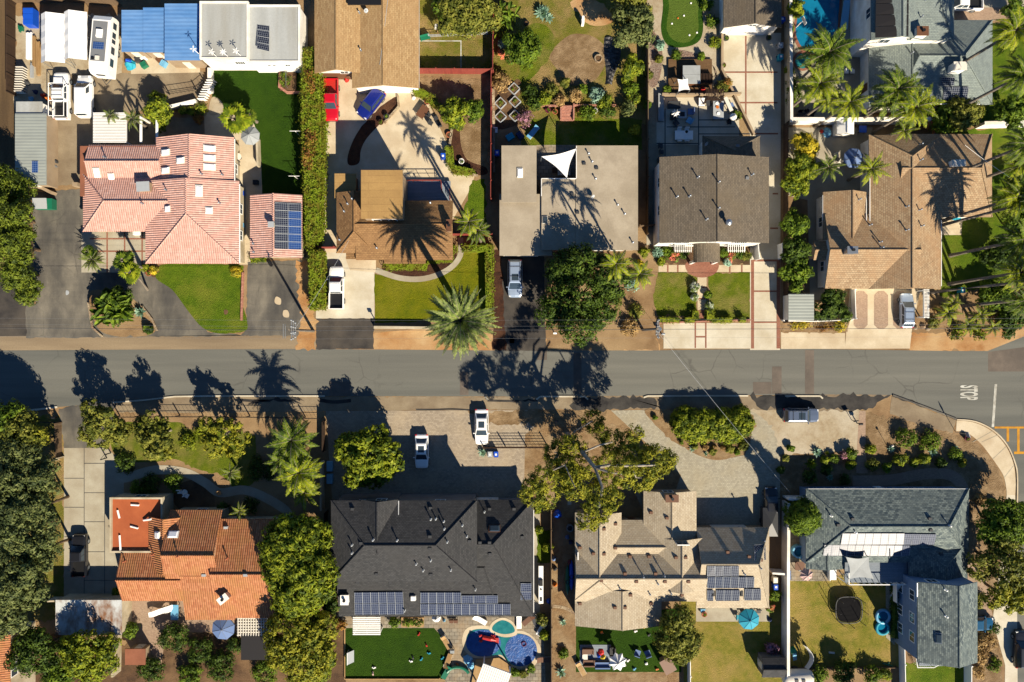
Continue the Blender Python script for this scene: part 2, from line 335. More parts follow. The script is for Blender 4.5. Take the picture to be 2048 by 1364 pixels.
mk('pv',m_solar('dark_solar_cells',A(44,46,60),A(150,150,150))); mk('pv_blue',m_solar('blue_solar_cells',A(40,72,128),A(120,140,170)))
mk('pv_char',m_solar('slate_solar_cells',A(64,68,86),A(140,142,148))); mk('pv_heat',m_flat('black_solar_mat',A(32,27,26),.7))
_pg = m_solar('glossy_solar_cells',A(64,68,86),A(140,142,148)); _pg.node_tree.nodes['Principled BSDF'].inputs['Roughness'].default_value = .44; mk('pv_gloss',_pg); _pm = m_solar('matt_solar_cells',A(90,92,104),A(150,150,156)); _pm.node_tree.nodes['Principled BSDF'].inputs['Roughness'].default_value = .8; mk('pv_matt',_pm)
def m_water(k,name,c1,c2,sc=1.2):
    t = NT(name); n = t.noise(t.pos(),sc,4,.6,.3,.7); t.bump(n,.15,.05); mk(k,t.done(t.mix(n,c1,c2),.06,.5))
m_water('pool','pool_water',A(14,112,142),A(24,128,156)); m_water('spa','spa_water',A(30,110,110),A(60,140,132))
mk('cover',m_noise('pool_cover',A(24,84,150),A(18,70,134),1.4,A(36,100,168),1.2,bump=.4,fine=3,rough=.4,spec=.5))
# foliage
L = {}
def lf(k,a,b,c=None): L[k] = m_leaf('leaves_' + k,*[tuple(min(.6,v * 1.6) for v in A(*q)) for q in (a,b,c or dim(a,.75))])
lf('green',(74,92,20),(110,122,30),(54,70,16)); lf('dark',(52,68,20),(84,98,28),(38,52,16)); lf('lime',(100,110,20),(136,134,32),(58,70,14))
lf('olive',(98,98,34),(130,122,46),(70,74,24)); lf('grey',(86,92,46),(112,112,60),(52,60,30)); lf('yellow',(160,138,30),(196,164,40),(112,104,28))
lf('palm',(76,94,22),(118,124,34),(50,66,16)); lf('palm_lime',(108,120,20),(150,146,30),(72,84,16)); lf('date',(94,106,46),(142,146,74),(54,66,30))
lf('cypress',(80,92,22),(110,114,32),(48,58,14)); lf('euc',(114,112,26),(148,136,38),(74,80,20)); lf('rust',(150,96,40),(120,108,36),(110,70,34))
lf('blue',(126,150,120),(160,180,150),(86,112,90)); lf('dry',(150,116,66),(176,140,88),(116,86,48)); lf('flower',(206,120,60),(190,90,90),(90,110,40)); lf('hedge',(88,104,20),(116,122,26),(96,88,24))
lf('white_flower',(220,214,190),(110,124,50),(90,100,40)); lf('plum',(140,90,100),(170,120,130),(96,70,60)); lf('fallen',(170,130,60),(140,120,50))
mk('bark',m_noise('bark',A(132,104,76),A(98,76,54),1.5,bump=.6)); mk('bark_pale',m_noise('pale_bark',A(206,190,166),A(168,148,122),1.5,bump=.4)); mk('bark_palm',m_noise('palm_bark',A(156,138,116),A(128,110,90),1.8,bump=.5,stretch=(.3,.3,4)))
M['flat_tan_low'] = M['flat_tan']
# ---------------------------------------------------------------- ground, road, pavements, lawns
g = MB(); g.face([(-1500,-1500,0),(1500,-1500,0),(1500,1500,0),(-1500,1500,0)])
tag(g.build('ground',M['dirt']),'bare tan earth under the whole neighbourhood','ground',kind='structure')
_areas = []
SOFT = dict(lawn=.1,lawn_wild=.2,lawn_patchy=.12,lawn_lime=.06,lawn_dry=.1,dirt_orange=.18,dirt=.15,dirt_dark=.15,straw=.18,mulch=.1,mulch_tan=.15,gravel=.12,road_new=.2,tan_pave=.06,apron=.1,cobble=.2,asphalt_old=.06,asphalt_dark=.05)
def sheet(name,mat,pts,layer,label,cat=None,smooth=0,z=None):
    if smooth: pts = spline(pts,smooth)
    q = [P(*p) for p in pts]
    if mat in SOFT and max(abs(p[0] - 1024) for p in pts) < 1400:
        r = []
        for i in range(len(q)):
            d = q[(i + 1) % len(q)] - q[i]; m = max(1,int(d.length / .45)); n = Vector((-d.y,d.x,0)).normalized()
            for k in range(m): r.append(q[i] + d * k / m + n * random.gauss(0,SOFT[mat]) * (k > 0))
        q = r
    a = sum(q[i].x * q[(i + 1) % len(q)].y - q[(i + 1) % len(q)].x * q[i].y for i in range(len(q)))
    if a < 0: q = q[::-1]
    zz = .004 * layer + .0004 * len([1 for k in _areas if k == layer]) if z is None else z
    _areas.append(layer)
    b = MB(); b.face([(p.x,p.y,zz) for p in q])
    return tag(b.build(name,M[mat] if isinstance(mat,str) else mat),label,cat or name,kind='structure')
def ribbon(pts,w):
    """outline of a strip w pixels wide along the points"""
    L_,R_ = [],[]
    for i,p in enumerate(pts):
        a,b = pts[max(i - 1,0)],pts[min(i + 1,len(pts) - 1)]; d = math.hypot(b[0] - a[0],b[1] - a[1]) or 1
        nx,ny = -(b[1] - a[1]) / d * w / 2,(b[0] - a[0]) / d * w / 2
        L_.append((p[0] + nx,p[1] + ny)); R_.append((p[0] - nx,p[1] - ny))
    return L_ + R_[::-1]
# road
sheet('road','road',[(-600,701),(0,701),(300,699),(640,698),(1000,701),(1300,701),(1560,697),(1700,699),(1900,702),(1975,702),(2050,672),(2060,-600),(2500,-600),(2500,2000),(2034,2000),(2033,1060),(2036,960),(2030,925),(2012,888),(1985,860),(1950,843),(1912,838),(1850,815),(1785,790),(1700,789),(1040,793),(650,792),(350,793),(225,806),(115,814),(0,826),(-600,850)],3,'grey asphalt residential street running across the middle','road')
sheet('road','road_patch',[(1976,704),(2300,660),(2300,743),(1976,743)],4,'browner asphalt rectangle where the street meets the cross street','road patch')
for p,lb in (((920,743,937,790),'pale patched trench across the road near the parked white sedan'),((1147,705,1163,788),'long pale patched trench right of the palm trunk shadows'),((1610,700,1628,788),'narrow pale patched strip crossing the full street'),((1506,764,1543,788),'wide low pale patch beside the kerb gap'),((1544,733,1563,788),'upright pale patch joined to the wide low patch'),((659,763,701,792),'square patch in the big tree shadow'),((1075,702,1094,720),'small square patch at the north road edge')):
    sheet('road_patch','road_patch',rect(*p),5,lb,'road patch')
sheet('dirt_verge','dirt_orange',[(-600,672),(640,668),(760,665),(860,655),(1080,662),(1300,655),(1320,690),(1320,703),(1000,704),(640,701),(-600,704)],1,'orange dirt verge north of the street','verge')
sheet('dirt_verge','dirt_orange',[(1820,664),(1900,664),(2000,640),(2060,590),(2060,680),(1975,704),(1820,702)],2,'orange dirt verge in the street corner on the right','verge')
sheet('pavement','apron',[(-600,675),(60,672),(632,670),(632,700),(300,701),(0,703),(-600,703)],2,'sandy asphalt apron north of the street on the left','pavement')
sheet('pavement','tan_pave',[(225,806),(350,794),(652,793),(1040,794),(1780,790),(1700,822),(1240,818),(1080,818),(930,820),(660,822),(480,825),(240,825)],2,'tan paved verge along the south kerb','pavement')
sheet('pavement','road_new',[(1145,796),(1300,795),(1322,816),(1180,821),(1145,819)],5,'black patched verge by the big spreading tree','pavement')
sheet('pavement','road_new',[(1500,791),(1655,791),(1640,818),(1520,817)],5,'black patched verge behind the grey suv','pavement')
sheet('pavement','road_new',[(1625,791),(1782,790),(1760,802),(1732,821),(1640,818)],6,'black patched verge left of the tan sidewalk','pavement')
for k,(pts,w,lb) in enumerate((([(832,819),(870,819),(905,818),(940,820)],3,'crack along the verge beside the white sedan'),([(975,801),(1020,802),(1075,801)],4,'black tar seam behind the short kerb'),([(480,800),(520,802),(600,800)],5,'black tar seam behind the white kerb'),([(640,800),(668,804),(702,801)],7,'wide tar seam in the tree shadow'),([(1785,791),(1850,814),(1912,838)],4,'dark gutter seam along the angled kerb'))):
    sheet('road_patch','road_new',ribbon(spline(pts,4,False),w),7,lb,'tar seam')
sheet('sidewalk','tan_pave',[(1783,793),(1850,817),(1912,840),(1906,866),(1840,850),(1780,828)],4,'tan concrete sidewalk beside the angled kerb','sidewalk')
_sw = spline([(1913,841),(1948,845),(1983,862),(2010,890),(2026,925),(2031,962),(2030,990)],5,False)
_si = spline([(1912,862),(1935,866),(1962,888),(1988,922),(2006,950),(2012,975),(2013,990)],5,False)
sheet('sidewalk','concrete',_sw + _si[::-1],8,'pale concrete sidewalk curving round the street corner','sidewalk')
sheet('sidewalk','concrete_white',[(2013,990),(2030,990),(2033,1060),(2037,1700),(2005,1700),(2010,1330),(1985,1240),(2010,1060)],6,'grey concrete sidewalk down the right edge','sidewalk')
for k,(p,q) in enumerate((((1945,884),(1985,862)),((1985,918),(2012,893)),((2008,955),(2028,930)),((1963,884),(1995,870)))): sheet('sidewalk_joint','concrete_grey',ribbon([p,q],1.2),10,['first','second','third','fourth'][k] + ' saw cut joint across the curved sidewalk','joint')
# markings
sheet('stop_line','paint_white',[(1989,768),(1994,768),(1988,854),(1983,854)],6,'white painted stop line across the lane','road marking')
for p,lb in ((rect(1989,853,2060,857),'upper long yellow crossing line'),(rect(2028,903,2060,908),'lower yellow crossing line'),(rect(2013,857,2018,883),'short yellow crossing rung'),(rect(2034,857,2039,903),'tall yellow crossing rung')): sheet('crossing_line','paint_yellow',p,6,lb + ' at the street corner','road marking')
fc = bpy.data.curves.new('stop_lettering','FONT'); fc.body = 'STOP'; fc.size = 1.0; fc.align_x = 'CENTER'; fc.align_y = 'CENTER'; fc.offset = .035
_dg = bpy.data.objects.new('stop_lettering',fc); COL.objects.link(_dg); fc.materials.append(M['paint_white'])
_p = P(1936,785); _dg.location = (_p.x,_p.y,.03); _dg.rotation_euler = (0,0,-math.pi / 2); _dg.scale = (.82,3.1,1)
tag(_dg,'white painted letters STOP on the asphalt lane','road marking',kind='structure')
# kerbs
def kerb(pts,w,label,mat='concrete_white',h=.13):
    b = MB()
    for i in range(len(pts) - 1):
        q = ribbon([pts[i],pts[i + 1]],w); b.prism([P(*p)[:2] for p in q],0,h + .0015 * (i % 2))
    return tag(b.build('kerb',M[mat]),label,'kerb',kind='structure')
kerb([(30,822),(75,819),(115,814)],3.5,'short white kerb left of the asphalt driveway'); kerb([(226,805),(290,800),(350,793),(420,792),(500,792),(580,792),(650,792)],3,'long white painted kerb on the left side')
kerb([(970,793),(976,800)],3,'tiny kerb return near the white sedan'); kerb([(1073,799),(1080,793),(1150,793)],3,'short white kerb with bent left end'); kerb([(1160,793),(1170,793),(1176,799)],3,'short white kerb with bent right end')
kerb([(1287,795),(1295,792),(1400,791.5),(1496,791.5)],3,'white kerb in front of the oblong bush'); kerb([(1570,792),(1640,792),(1645,797)],3,'white kerb in front of the grey suv')
kerb([(1785,790),(1850,814),(1912,838)],3,'dark angled kerb beside the tan sidewalk','asphalt_old',.15)
kerb([(p[0],p[1]) for p in spline([(1913,839),(1950,843),(1985,860),(2012,888),(2029,925),(2034,960),(2032,1060)],4,False)],2.5,'pale kerb curving round the street corner','concrete')
# north lots, left
sheet('lane','lane',[(-40,-80),(30,-80),(31,360),(-40,360)],1,'brown dirt lane up the left edge','lane')
sheet('driveway','asphalt_dark',[(-40,545),(55,560),(55,675),(-40,675)],1,'dark strip of lane beside the cypress row','driveway')
sheet('yard','gravel',rect(30,30,245,240),1,'sandy storage yard under the tents and trailer','yard')
sheet('yard','concrete',[(262,104),(400,115),(400,145),(262,148)],3,'pale concrete slab below the blue roofs','yard')
sheet('driveway','tan_pave',[(108,148),(190,150),(270,146),(405,143),(418,185),(330,215),(186,235),(165,310),(160,370),(92,372),(92,240),(108,232)],2,'tan pavement winding past the parked white van','driveway')
sheet('driveway','asphalt_old',[(64,385),(165,378),(170,470),(230,545),(315,540),(350,580),(378,625),(415,664),(500,671),(120,676),(52,676),(52,612),(72,608)],3,'weathered grey asphalt looped driveway on the left','driveway')
sheet('driveway','asphalt_old',[(495,524),(604,520),(606,560),(612,671),(480,671),(492,660)],4,'cracked asphalt drive below the solar garage','driveway')
sheet('verge','dirt_orange',[(592,520),(612,520),(632,600),(632,700),(592,700),(600,640)],5,'dirt strip along the utility pole','verge')
sheet('patio','concrete_grey',rect(163,455,295,545),5,'grey concrete court below the pink roof','patio')
for k,(p,lb) in enumerate(((rect(213,460,216,545),'left upright'),(rect(248,460,251,530),'middle upright'),(rect(283,460,286,530),'right upright'),(rect(180,476,292,479),'upper cross'),(rect(185,501,292,504),'lower cross'))): sheet('brick_strip','brick_strip',p,7,lb + ' brick strip in the court of the pink house','brick strip')
sheet('flower_bed','dirt',spline([(178,600),(186,580),(240,585),(275,605),(305,640),(312,660),(290,672),(230,672),(195,655)],5),6,'dirt island in the looped driveway','flower bed')
sheet('lawn','lawn',spline([(322,530),(400,529),(480,530),(486,545),(484,600),(494,640),(490,662),(440,667),(405,655),(375,620),(345,580),(312,556)],4),7,'green front lawn with rounded edges beside the pink house','lawn')
sheet('flower_bed','dirt_dark',[(283,530),(322,530),(312,555),(290,548)],8,'small planted bed at the lawn corner of the pink house','flower bed')
sheet('patio','concrete',[(408,225),(500,220),(525,290),(523,530),(478,530),(478,280),(410,275)],3,'pale paved side yard right of the pink house','patio')
sheet('patio','tan_pave',rect(160,235,412,300),2,'shaded paved terrace north of the pink house','patio')
sheet('lawn','lawn_turf',[(426,138),(604,138),(606,392),(525,392),(520,280),(505,240),(450,225),(424,200)],4,'deep green artificial lawn behind the garage','lawn')
sheet('path','gravel',spline([(424,195),(440,200),(447,215),(440,228),(418,228)],4),6,'tan round path by the lawn corner','path')
# second lot
sheet('driveway','concrete',[(640,140),(838,170),(850,190),(900,300),(950,350),(940,380),(905,440),(905,470),(645,470),(642,300)],2,'wide pale concrete yard under the palm shadow','driveway')
sheet('driveway','concrete_white',[(633,500),(749,500),(749,637),(632,637)],3,'pale concrete driveway under the white pickup','driveway')
sheet('driveway','asphalt_dark',rect(632,637,748,698),4,'dark asphalt apron below the concrete driveway','driveway')
sheet('flower_bed','mulch',spline([(788,195),(798,200),(795,212),(768,240),(735,275),(722,300),(718,326),(698,330),(696,310),(712,270),(745,228)],4),5,'curved dark mulch bed beside the blue suv','flower bed')
sheet('lawn','lawn_wild',rect(838,-60,985,145),3,'patchy fenced back lawn with a white line','lawn')
for p,lb in ((rect(838,81,923,83),'long white ground line in the fenced back lawn'),(rect(921,81,923,141),'upright white ground line in the fenced back lawn')): sheet('ground_line','paint_white',p,6,lb,'ground marking')
sheet('yard','straw',[(838,155),(982,155),(982,350),(905,335),(895,270),(905,255),(870,200),(840,185)],3,'dry bare side yard inside the red fence','yard')
sheet('flower_bed','mulch',spline([(900,256),(918,258),(922,290),(935,320),(972,335),(968,350),(910,345),(902,315)],4),5,'dark mulch bed inside the red fence','flower bed')
sheet('lawn','lawn',[(945,360),(970,358),(975,470),(922,470),(928,420)],4,'narrow grass strip beside the red fence','lawn')
sheet('path','concrete',[(645,470),(680,470),(680,505),(645,505)],4,'pale path behind the red gate','path')
sheet('lawn','lawn_lime',[(749,548),(800,560),(850,556),(905,535),(925,505),(982,495),(985,640),(750,646)],5,'bright lime front lawn by the big feather palm','lawn')
sheet('flower_bed','mulch',[(765,527),(915,500),(912,535),(860,552),(800,555),(765,545)],5,'dark mulch bed in front of the brown house','flower bed')
sheet('path','concrete_grey',ribbon(spline([(752,540),(800,556),(850,557),(895,540),(920,512),(921,475)],5,False),11),7,'curved concrete path through the lime lawn','path')
sheet('path','concrete',[(690,515),(752,515),(752,545),(700,540)],6,'pale entry path of the brown house','path')
# third lot
sheet('driveway','asphalt_dark',[(1002,512),(1088,512),(1092,702),(998,702)],3,'dark asphalt driveway under the silver minivan','driveway')
sheet('verge','mulch',[(985,500),(1002,500),(1012,700),(985,700)],4,'leaf strewn strip beside the dark driveway','verge')
sheet('yard','lawn_wild',[(985,-80),(1292,-80),(1292,250),(985,250)],2,'wild dry back yard with patchy grass','yard')
for pts,m,lb in (([(1100,110),(1140,70),(1190,75),(1215,110),(1190,160),(1140,170),(1115,140)],'straw','bare dry patch in the middle of the wild back yard'),([(1140,5),(1190,0),(1230,40),(1180,50)],'dirt_orange','orange bare patch at the top of the wild back yard'),([(1050,60),(1090,50),(1110,90),(1070,150),(1040,160)],'lawn_patchy','greener patch left in the wild back yard')): sheet('yard_patch',m,pts,3,lb,'yard',5)
sheet('yard','dirt_dark',[(985,160),(1040,160),(1040,250),(985,262)],3,'dark vegetable plot under the raised boxes','yard')
sheet('lawn','lawn_patchy',[(1060,238),(1255,236),(1285,240),(1285,300),(1040,300),(1050,262)],4,'green strip of lawn behind the flat roofed house','lawn')
sheet('yard','dirt',[(1088,500),(1310,455),(1312,640),(1318,700),(1092,700)],1,'bare brown front yard below the round tree','yard')
sheet('patio','flag',[(1073,290),(1152,290),(1152,360),(1073,360)],6,'paved courtyard under the shade sail','patio')
# fourth lot
sheet('yard','gravel',[(1293,-80),(1440,-80),(1442,90),(1440,150),(1470,210),(1480,280),(1293,290)],3,'tan gravel garden round the putting green','yard')
sheet('rockery','cobble',spline([(1302,60),(1322,90),(1324,130),(1314,170),(1298,170),(1300,120)],4),5,'bed of pale stones left of the deck','rockery')
sheet('rockery','cobble',spline([(1355,100),(1395,108),(1420,120),(1436,168),(1448,195),(1430,180),(1420,125),(1345,118)],4),5,'bed of pale stones above and right of the deck','rockery')
sheet('lawn','green_fringe',spline([(1326,10),(1325,-60),(1400,-60),(1404,10),(1406,60),(1395,85),(1365,95),(1335,90),(1322,60)],5),6,'dark green fringe round the putting green','lawn')
sheet('putting_green','green_putt',spline([(1338,10),(1335,-40),(1396,-40),(1398,0),(1396,30),(1396,62),(1378,84),(1350,82),(1334,62),(1335,35)],5),8,'smooth light putting green with rounded outline','putting green')
sheet('driveway','concrete_white',[(1440,66),(1562,66),(1560,700),(1500,700),(1500,268),(1442,140)],4,'long pale concrete driveway with brick lines','driveway')
for k,(p,lb) in enumerate(((rect(1490,72,1493,234),'long upright'),(rect(1443,143,1555,146),'top cross'),(rect(1478,204,1555,207),'second cross'),(rect(1503,266,1556,269),'third cross'),(rect(1545,386,1556,389),'fourth cross'),(rect(1540,455,1556,458),'fifth cross'),(rect(1507,519,1556,523),'sixth cross'),(rect(1508,581,1554,584),'seventh cross'),(rect(1507,643,1554,646),'eighth cross'),(rect(1502,520,1508,697),'left edge'),(rect(1553,520,1560,697),'right edge'))): sheet('brick_strip','brick_strip',p,7,lb + ' brick strip in the long pale driveway','brick strip')
sheet('driveway','concrete_white',rect(1327,646,1503,697),5,'pale concrete apron below the small front lawns','driveway')
for p,lb in ((rect(1389,646,1392,696),'left upright'),(rect(1410,646,1413,696),'right upright'),(rect(1392,672,1410,675),'short cross')): sheet('brick_strip','brick_strip',p,7,lb + ' brick strip in the front apron','brick strip')
sheet('lawn','lawn_patchy',[(1316,545),(1392,545),(1392,632),(1316,632),(1306,590)],3,'left small front lawn of the white gabled house','lawn')
sheet('lawn','lawn_patchy',rect(1418,545,1501,636),3,'right small front lawn of the white gabled house','lawn')
sheet('flower_bed','dirt_dark',rect(1314,492,1505,530),3,'planted bed under the white gabled wall','flower bed')
sheet('path','concrete',rect(1317,530,1506,544),5,'pale cross path below the white gable','path')
for x in (1334,1354,1458,1482): sheet('brick_strip','brick_strip',rect(x,530,x + 3,544),8,{1334: 'first',1354: 'second',1458: 'third',1482: 'fourth'}[x] + ' brick band across the pale cross path','brick strip')
sheet('path','concrete',rect(1395,545,1413,620),5,'pale walk between the two small front lawns','path')
for y in (573,596): sheet('brick_strip','brick_strip',rect(1395,y,1413,y + 3),8,('upper' if y == 573 else 'lower') + ' brick band across the front walk','brick strip')
sheet('path','brick_strip',spline([(1372,526),(1404,518),(1436,526),(1432,545),(1414,554),(1394,554),(1376,545)],5),9,'round brick landing before the porch','path')
sheet('path','brick_strip',rect(1393,620,1413,645),6,'brick steps down to the front apron','path')
sheet('patio','concrete_white',rect(1313,195,1478,290),6,'slab paved patio in the shade behind the gabled house','patio')
for p,lb in ((rect(1329,218,1331,330),'left'),(rect(1396,205,1398,330),'middle'),(rect(1333,253,1396,255),'upper left'),(rect(1398,239,1470,241),'upper right'),(rect(1398,253,1470,255),'centre right'),(rect(1398,267,1500,269),'lower right'),(rect(1313,286,1396,288),'lower left')): sheet('patio_joint','dkgrey',p,9,lb + ' dark joint in the slab patio','patio joint')
sheet('patio','concrete_grey',rect(1293,288,1405,490),5,'shaded side path left of the gabled house','patio')
# fifth lot
sheet('patio','concrete_grey',[(1575,-80),(1745,-80),(1745,240),(1575,240)],2,'paved poolside between palms and grey house','patio')
sheet('patio','paver_pink',[(1905,15),(2060,15),(2060,40),(1905,45)],3,'brick band behind the grey house','patio')
sheet('driveway','concrete_grey',[(1905,-60),(2060,-60),(2060,15),(1905,15)],3,'grey driveway under the white pickup in the top corner','driveway')
sheet('lawn','lawn',[(1940,45),(2060,50),(2060,245),(1960,245),(1985,120)],2,'shaded lawn right of the grey house','lawn')
sheet('lawn','lawn',[(1880,262),(2060,255),(2060,600),(1880,600)],2,'green side lawn right of the tan roofed house','lawn')
sheet('patio','concrete_grey',[(1570,255),(1745,255),(1740,400),(1650,400),(1650,600),(1620,600),(1615,400),(1570,390)],3,'paved side court of the tan roofed house','patio')
sheet('patio','concrete',[(1880,435),(1925,435),(1922,470),(1880,470)],5,'small pale slab by the tan roofed house','patio')
sheet('driveway','concrete',[(1700,572),(1842,575),(1825,650),(1820,692),(1690,692)],4,'pale driveway with three paver panels','driveway')
def oct_(x0,y0,x1,y1,c=8): return [(x0 + c,y0),(x1 - c,y0),(x1,y0 + c),(x1,y1 - c),(x1 - c,y1),(x0 + c,y1),(x0,y1 - c),(x0,y0 + c)]
for k,x in enumerate((1707,1748,1786)): sheet('paver_panel','paver_pink',oct_(x,582,x + 28,658),6,['left','middle','right'][k] + ' pink paver panel in the pale driveway','paver panel')
sheet('pavement','concrete',[(1562,664),(1690,666),(1690,692),(1820,692),(1820,697),(1562,698)],3,'pale pavement in front of the small shed','pavement')
sheet('flower_bed','mulch_tan',[(1562,643),(1700,640),(1695,664),(1562,664)],4,'leafy dry bed beside the pale pavement','flower bed')
sheet('yard','dirt',[(1840,600),(2060,560),(2060,640),(1900,665),(1822,665)],3,'bare soil under the palm grove','yard')
# south lots
sheet('yard','lawn_wild',[(-60,830),(128,830),(130,1240),(-60,1240)],1,'shady grass below the grey leaved trees','yard')
sheet('driveway','asphalt_old',[(118,818),(180,806),(232,806),(215,898),(128,898)],3,'asphalt mouth of the slab driveway','driveway')
sheet('driveway','concrete_grey',[(128,896),(215,896),(248,930),(246,1200),(128,1200)],4,'grey slab driveway under the black pickup','driveway')
for p,lb in ((rect(168,896,169.2,1190),'left upright'),(rect(209,925,210.2,1190),'right upright'),(rect(169,926,210,927.2),'first cross'),(rect(129,956,169,957),'second cross'),(rect(169,985,210,986),'third cross'),(rect(129,1014,169,1015),'fourth cross'),(rect(169,1043,210,1044),'fifth cross'),(rect(129,1073,169,1074),'sixth cross'),(rect(169,1103,210,1104),'seventh cross'),(rect(169,1160,245,1161),'eighth cross')): sheet('driveway_joint','dkgrey',p,6,lb + ' joint in the slab driveway','driveway joint')
sheet('yard','dirt',[(222,825),(660,830),(660,1060),(222,1010)],2,'dark garden soil in front of the rust tiled house','yard')
sheet('lawn','lawn_patchy',spline([(228,850),(330,845),(370,850),(395,900),(480,905),(485,930),(440,945),(395,938),(350,918),(300,925),(240,915),(222,890)],4),4,'lime ground cover on the front garden slope','ground cover')
sheet('lawn','lawn_patchy',[(350,860),(420,855),(510,870),(515,960),(480,985),(440,950),(370,930)],4,'patchy green slope beside the leaning palm','ground cover')
sheet('path','concrete_grey',ribbon(spline([(215,960),(255,955),(310,940),(370,945),(410,965),(440,985),(490,980),(540,1000),(575,1025),(570,1045),(540,1045)],5,False),18),6,'grey concrete path snaking through the front garden','path')
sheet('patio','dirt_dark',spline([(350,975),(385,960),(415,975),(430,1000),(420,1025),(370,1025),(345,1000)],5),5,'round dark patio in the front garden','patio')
sheet('patio','paver_pink',[(262,1195),(385,1195),(500,1235),(500,1264),(332,1264),(322,1335),(285,1335),(240,1262)],3,'reddish terrace behind the rust tiled house','patio')
sheet('yard','dirt_dark',[(235,1290),(660,1230),(690,1240),(690,1450),(-40,1450),(-40,1240),(120,1270)],1,'ground along the bottom left darkened to carry tree shade','yard')  # dark soil tone also stands in for the tree shade below the terrace
sheet('driveway','paver',[(652,822),(1082,820),(1078,845),(1050,870),(1048,1010),(665,1010)],3,'wide brown paver forecourt of the charcoal roofed house','driveway')
sheet('yard','straw',[(935,821),(1080,820),(1215,822),(1205,850),(975,850)],4,'dry pale dirt behind the slatted fence','yard')
sheet('yard','mulch_tan',[(975,850),(1360,850),(1372,960),(1300,1010),(1110,1030),(1045,1010),(1046,905),(975,905)],2,'leaf covered earth below the big spreading tree','yard')
sheet('driveway','paver_grey',[(1222,821),(1288,820),(1310,850),(1350,885),(1400,910),(1440,920),(1490,910),(1500,880),(1500,820),(1545,820),(1560,900),(1560,1060),(1300,1060),(1270,985),(1350,985),(1362,950)],4,'pale grey paver drive curving round the oblong bush','driveway')
sheet('yard','mulch_tan',spline([(1290,820),(1345,822),(1495,822),(1502,870),(1490,905),(1440,920),(1400,912),(1350,884),(1310,848)],4),6,'mulched island under the oblong bush','flower bed')
sheet('yard','gravel',[(1500,820),(1722,822),(1720,900),(1560,910),(1545,850)],5,'sandy parking under the grey suv','yard')
sheet('yard','straw',[(1560,880),(1722,822),(1905,866),(1935,870),(1988,924),(2012,976),(2010,1240),(1930,1240),(1560,1000)],2,'dry mulched garden at the street corner','yard')
sheet('path','paver_pink',[(1718,822),(1731,822),(1731,895),(1735,946),(1712,946),(1714,895)],7,'narrow brick walk down from the verge','path')
sheet('path','paver_pink',ribbon(spline([(1705,962),(1780,960),(1850,948),(1900,950),(1925,975),(1928,1010)],5,False),22),6,'curved brick walk in front of the grey green roof','path')
sheet('patio','paver_pink',[(1935,1120),(1970,1150),(1990,1260),(1955,1260),(1935,1200)],6,'brick strip beside the tall grey house','patio')
# south back yards
sheet('lawn','lawn_turf',[(690,1256),(868,1256),(890,1280),(902,1320),(885,1358),(690,1358)],3,'dark artificial lawn with scattered toys','lawn')
sheet('patio','flag',[(675,1225),(1085,1225),(1095,1450),(860,1450),(905,1320),(870,1258),(675,1258)],2,'stone paved poolside behind the charcoal roofed house','patio')
sheet('yard','concrete_grey',rect(1064,1000,1080,1240),4,'narrow concrete side strip beside the charcoal roof','yard')
sheet('lawn','lawn',rect(1074,1060,1100,1125),5,'small shaded grass strip by the fence','lawn')
sheet('yard','mulch_tan',[(1104,1020),(1160,1020),(1160,1245),(1152,1345),(1360,1345),(1360,1450),(1104,1450)],2,'brown mulch side yard left of the beige roofs','yard')
sheet('lawn','lawn_turf',[(1152,1235),(1370,1215),(1362,1344),(1152,1344)],3,'bright artificial lawn with blue chairs','lawn')
sheet('lawn','lawn_dry',[(1362,1200),(1562,1200),(1562,1450),(1372,1450)],2,'worn yellow green lawn by the teal umbrella','lawn')
sheet('patio','concrete_grey',rect(1392,1200,1538,1243),4,'grey slab patio by the teal umbrella','patio')
sheet('path','stone',ribbon(spline([(1105,1212),(1130,1216),(1155,1230)],5,False),6),5,'curved stepping stone line in the mulch','path')
sheet('lawn','lawn_dry',[(1572,1150),(1800,1150),(1800,1335),(1572,1335)],2,'sunny worn lawn round the trampoline','lawn')
sheet('patio','flag',rect(1572,1030,1660,1162),3,'flagstone corner with a round tub','patio')
sheet('patio','paver_grey',[(1771,1150),(1788,1150),(1790,1290),(1772,1275)],5,'narrow paved walk beside the tall grey house','path')
sheet('yard','dirt',[(1572,1335),(1800,1335),(1800,1450),(1572,1450)],2,'soil bed along the bottom fence','yard')
sheet('lawn','lawn',rect(1800,1325,1935,1450),2,'small lawn inside the white railings','lawn')
sheet('yard','straw',[(1940,1240),(2000,1270),(2005,1450),(1935,1450)],4,'dry planting strip beside the right sidewalk','yard')
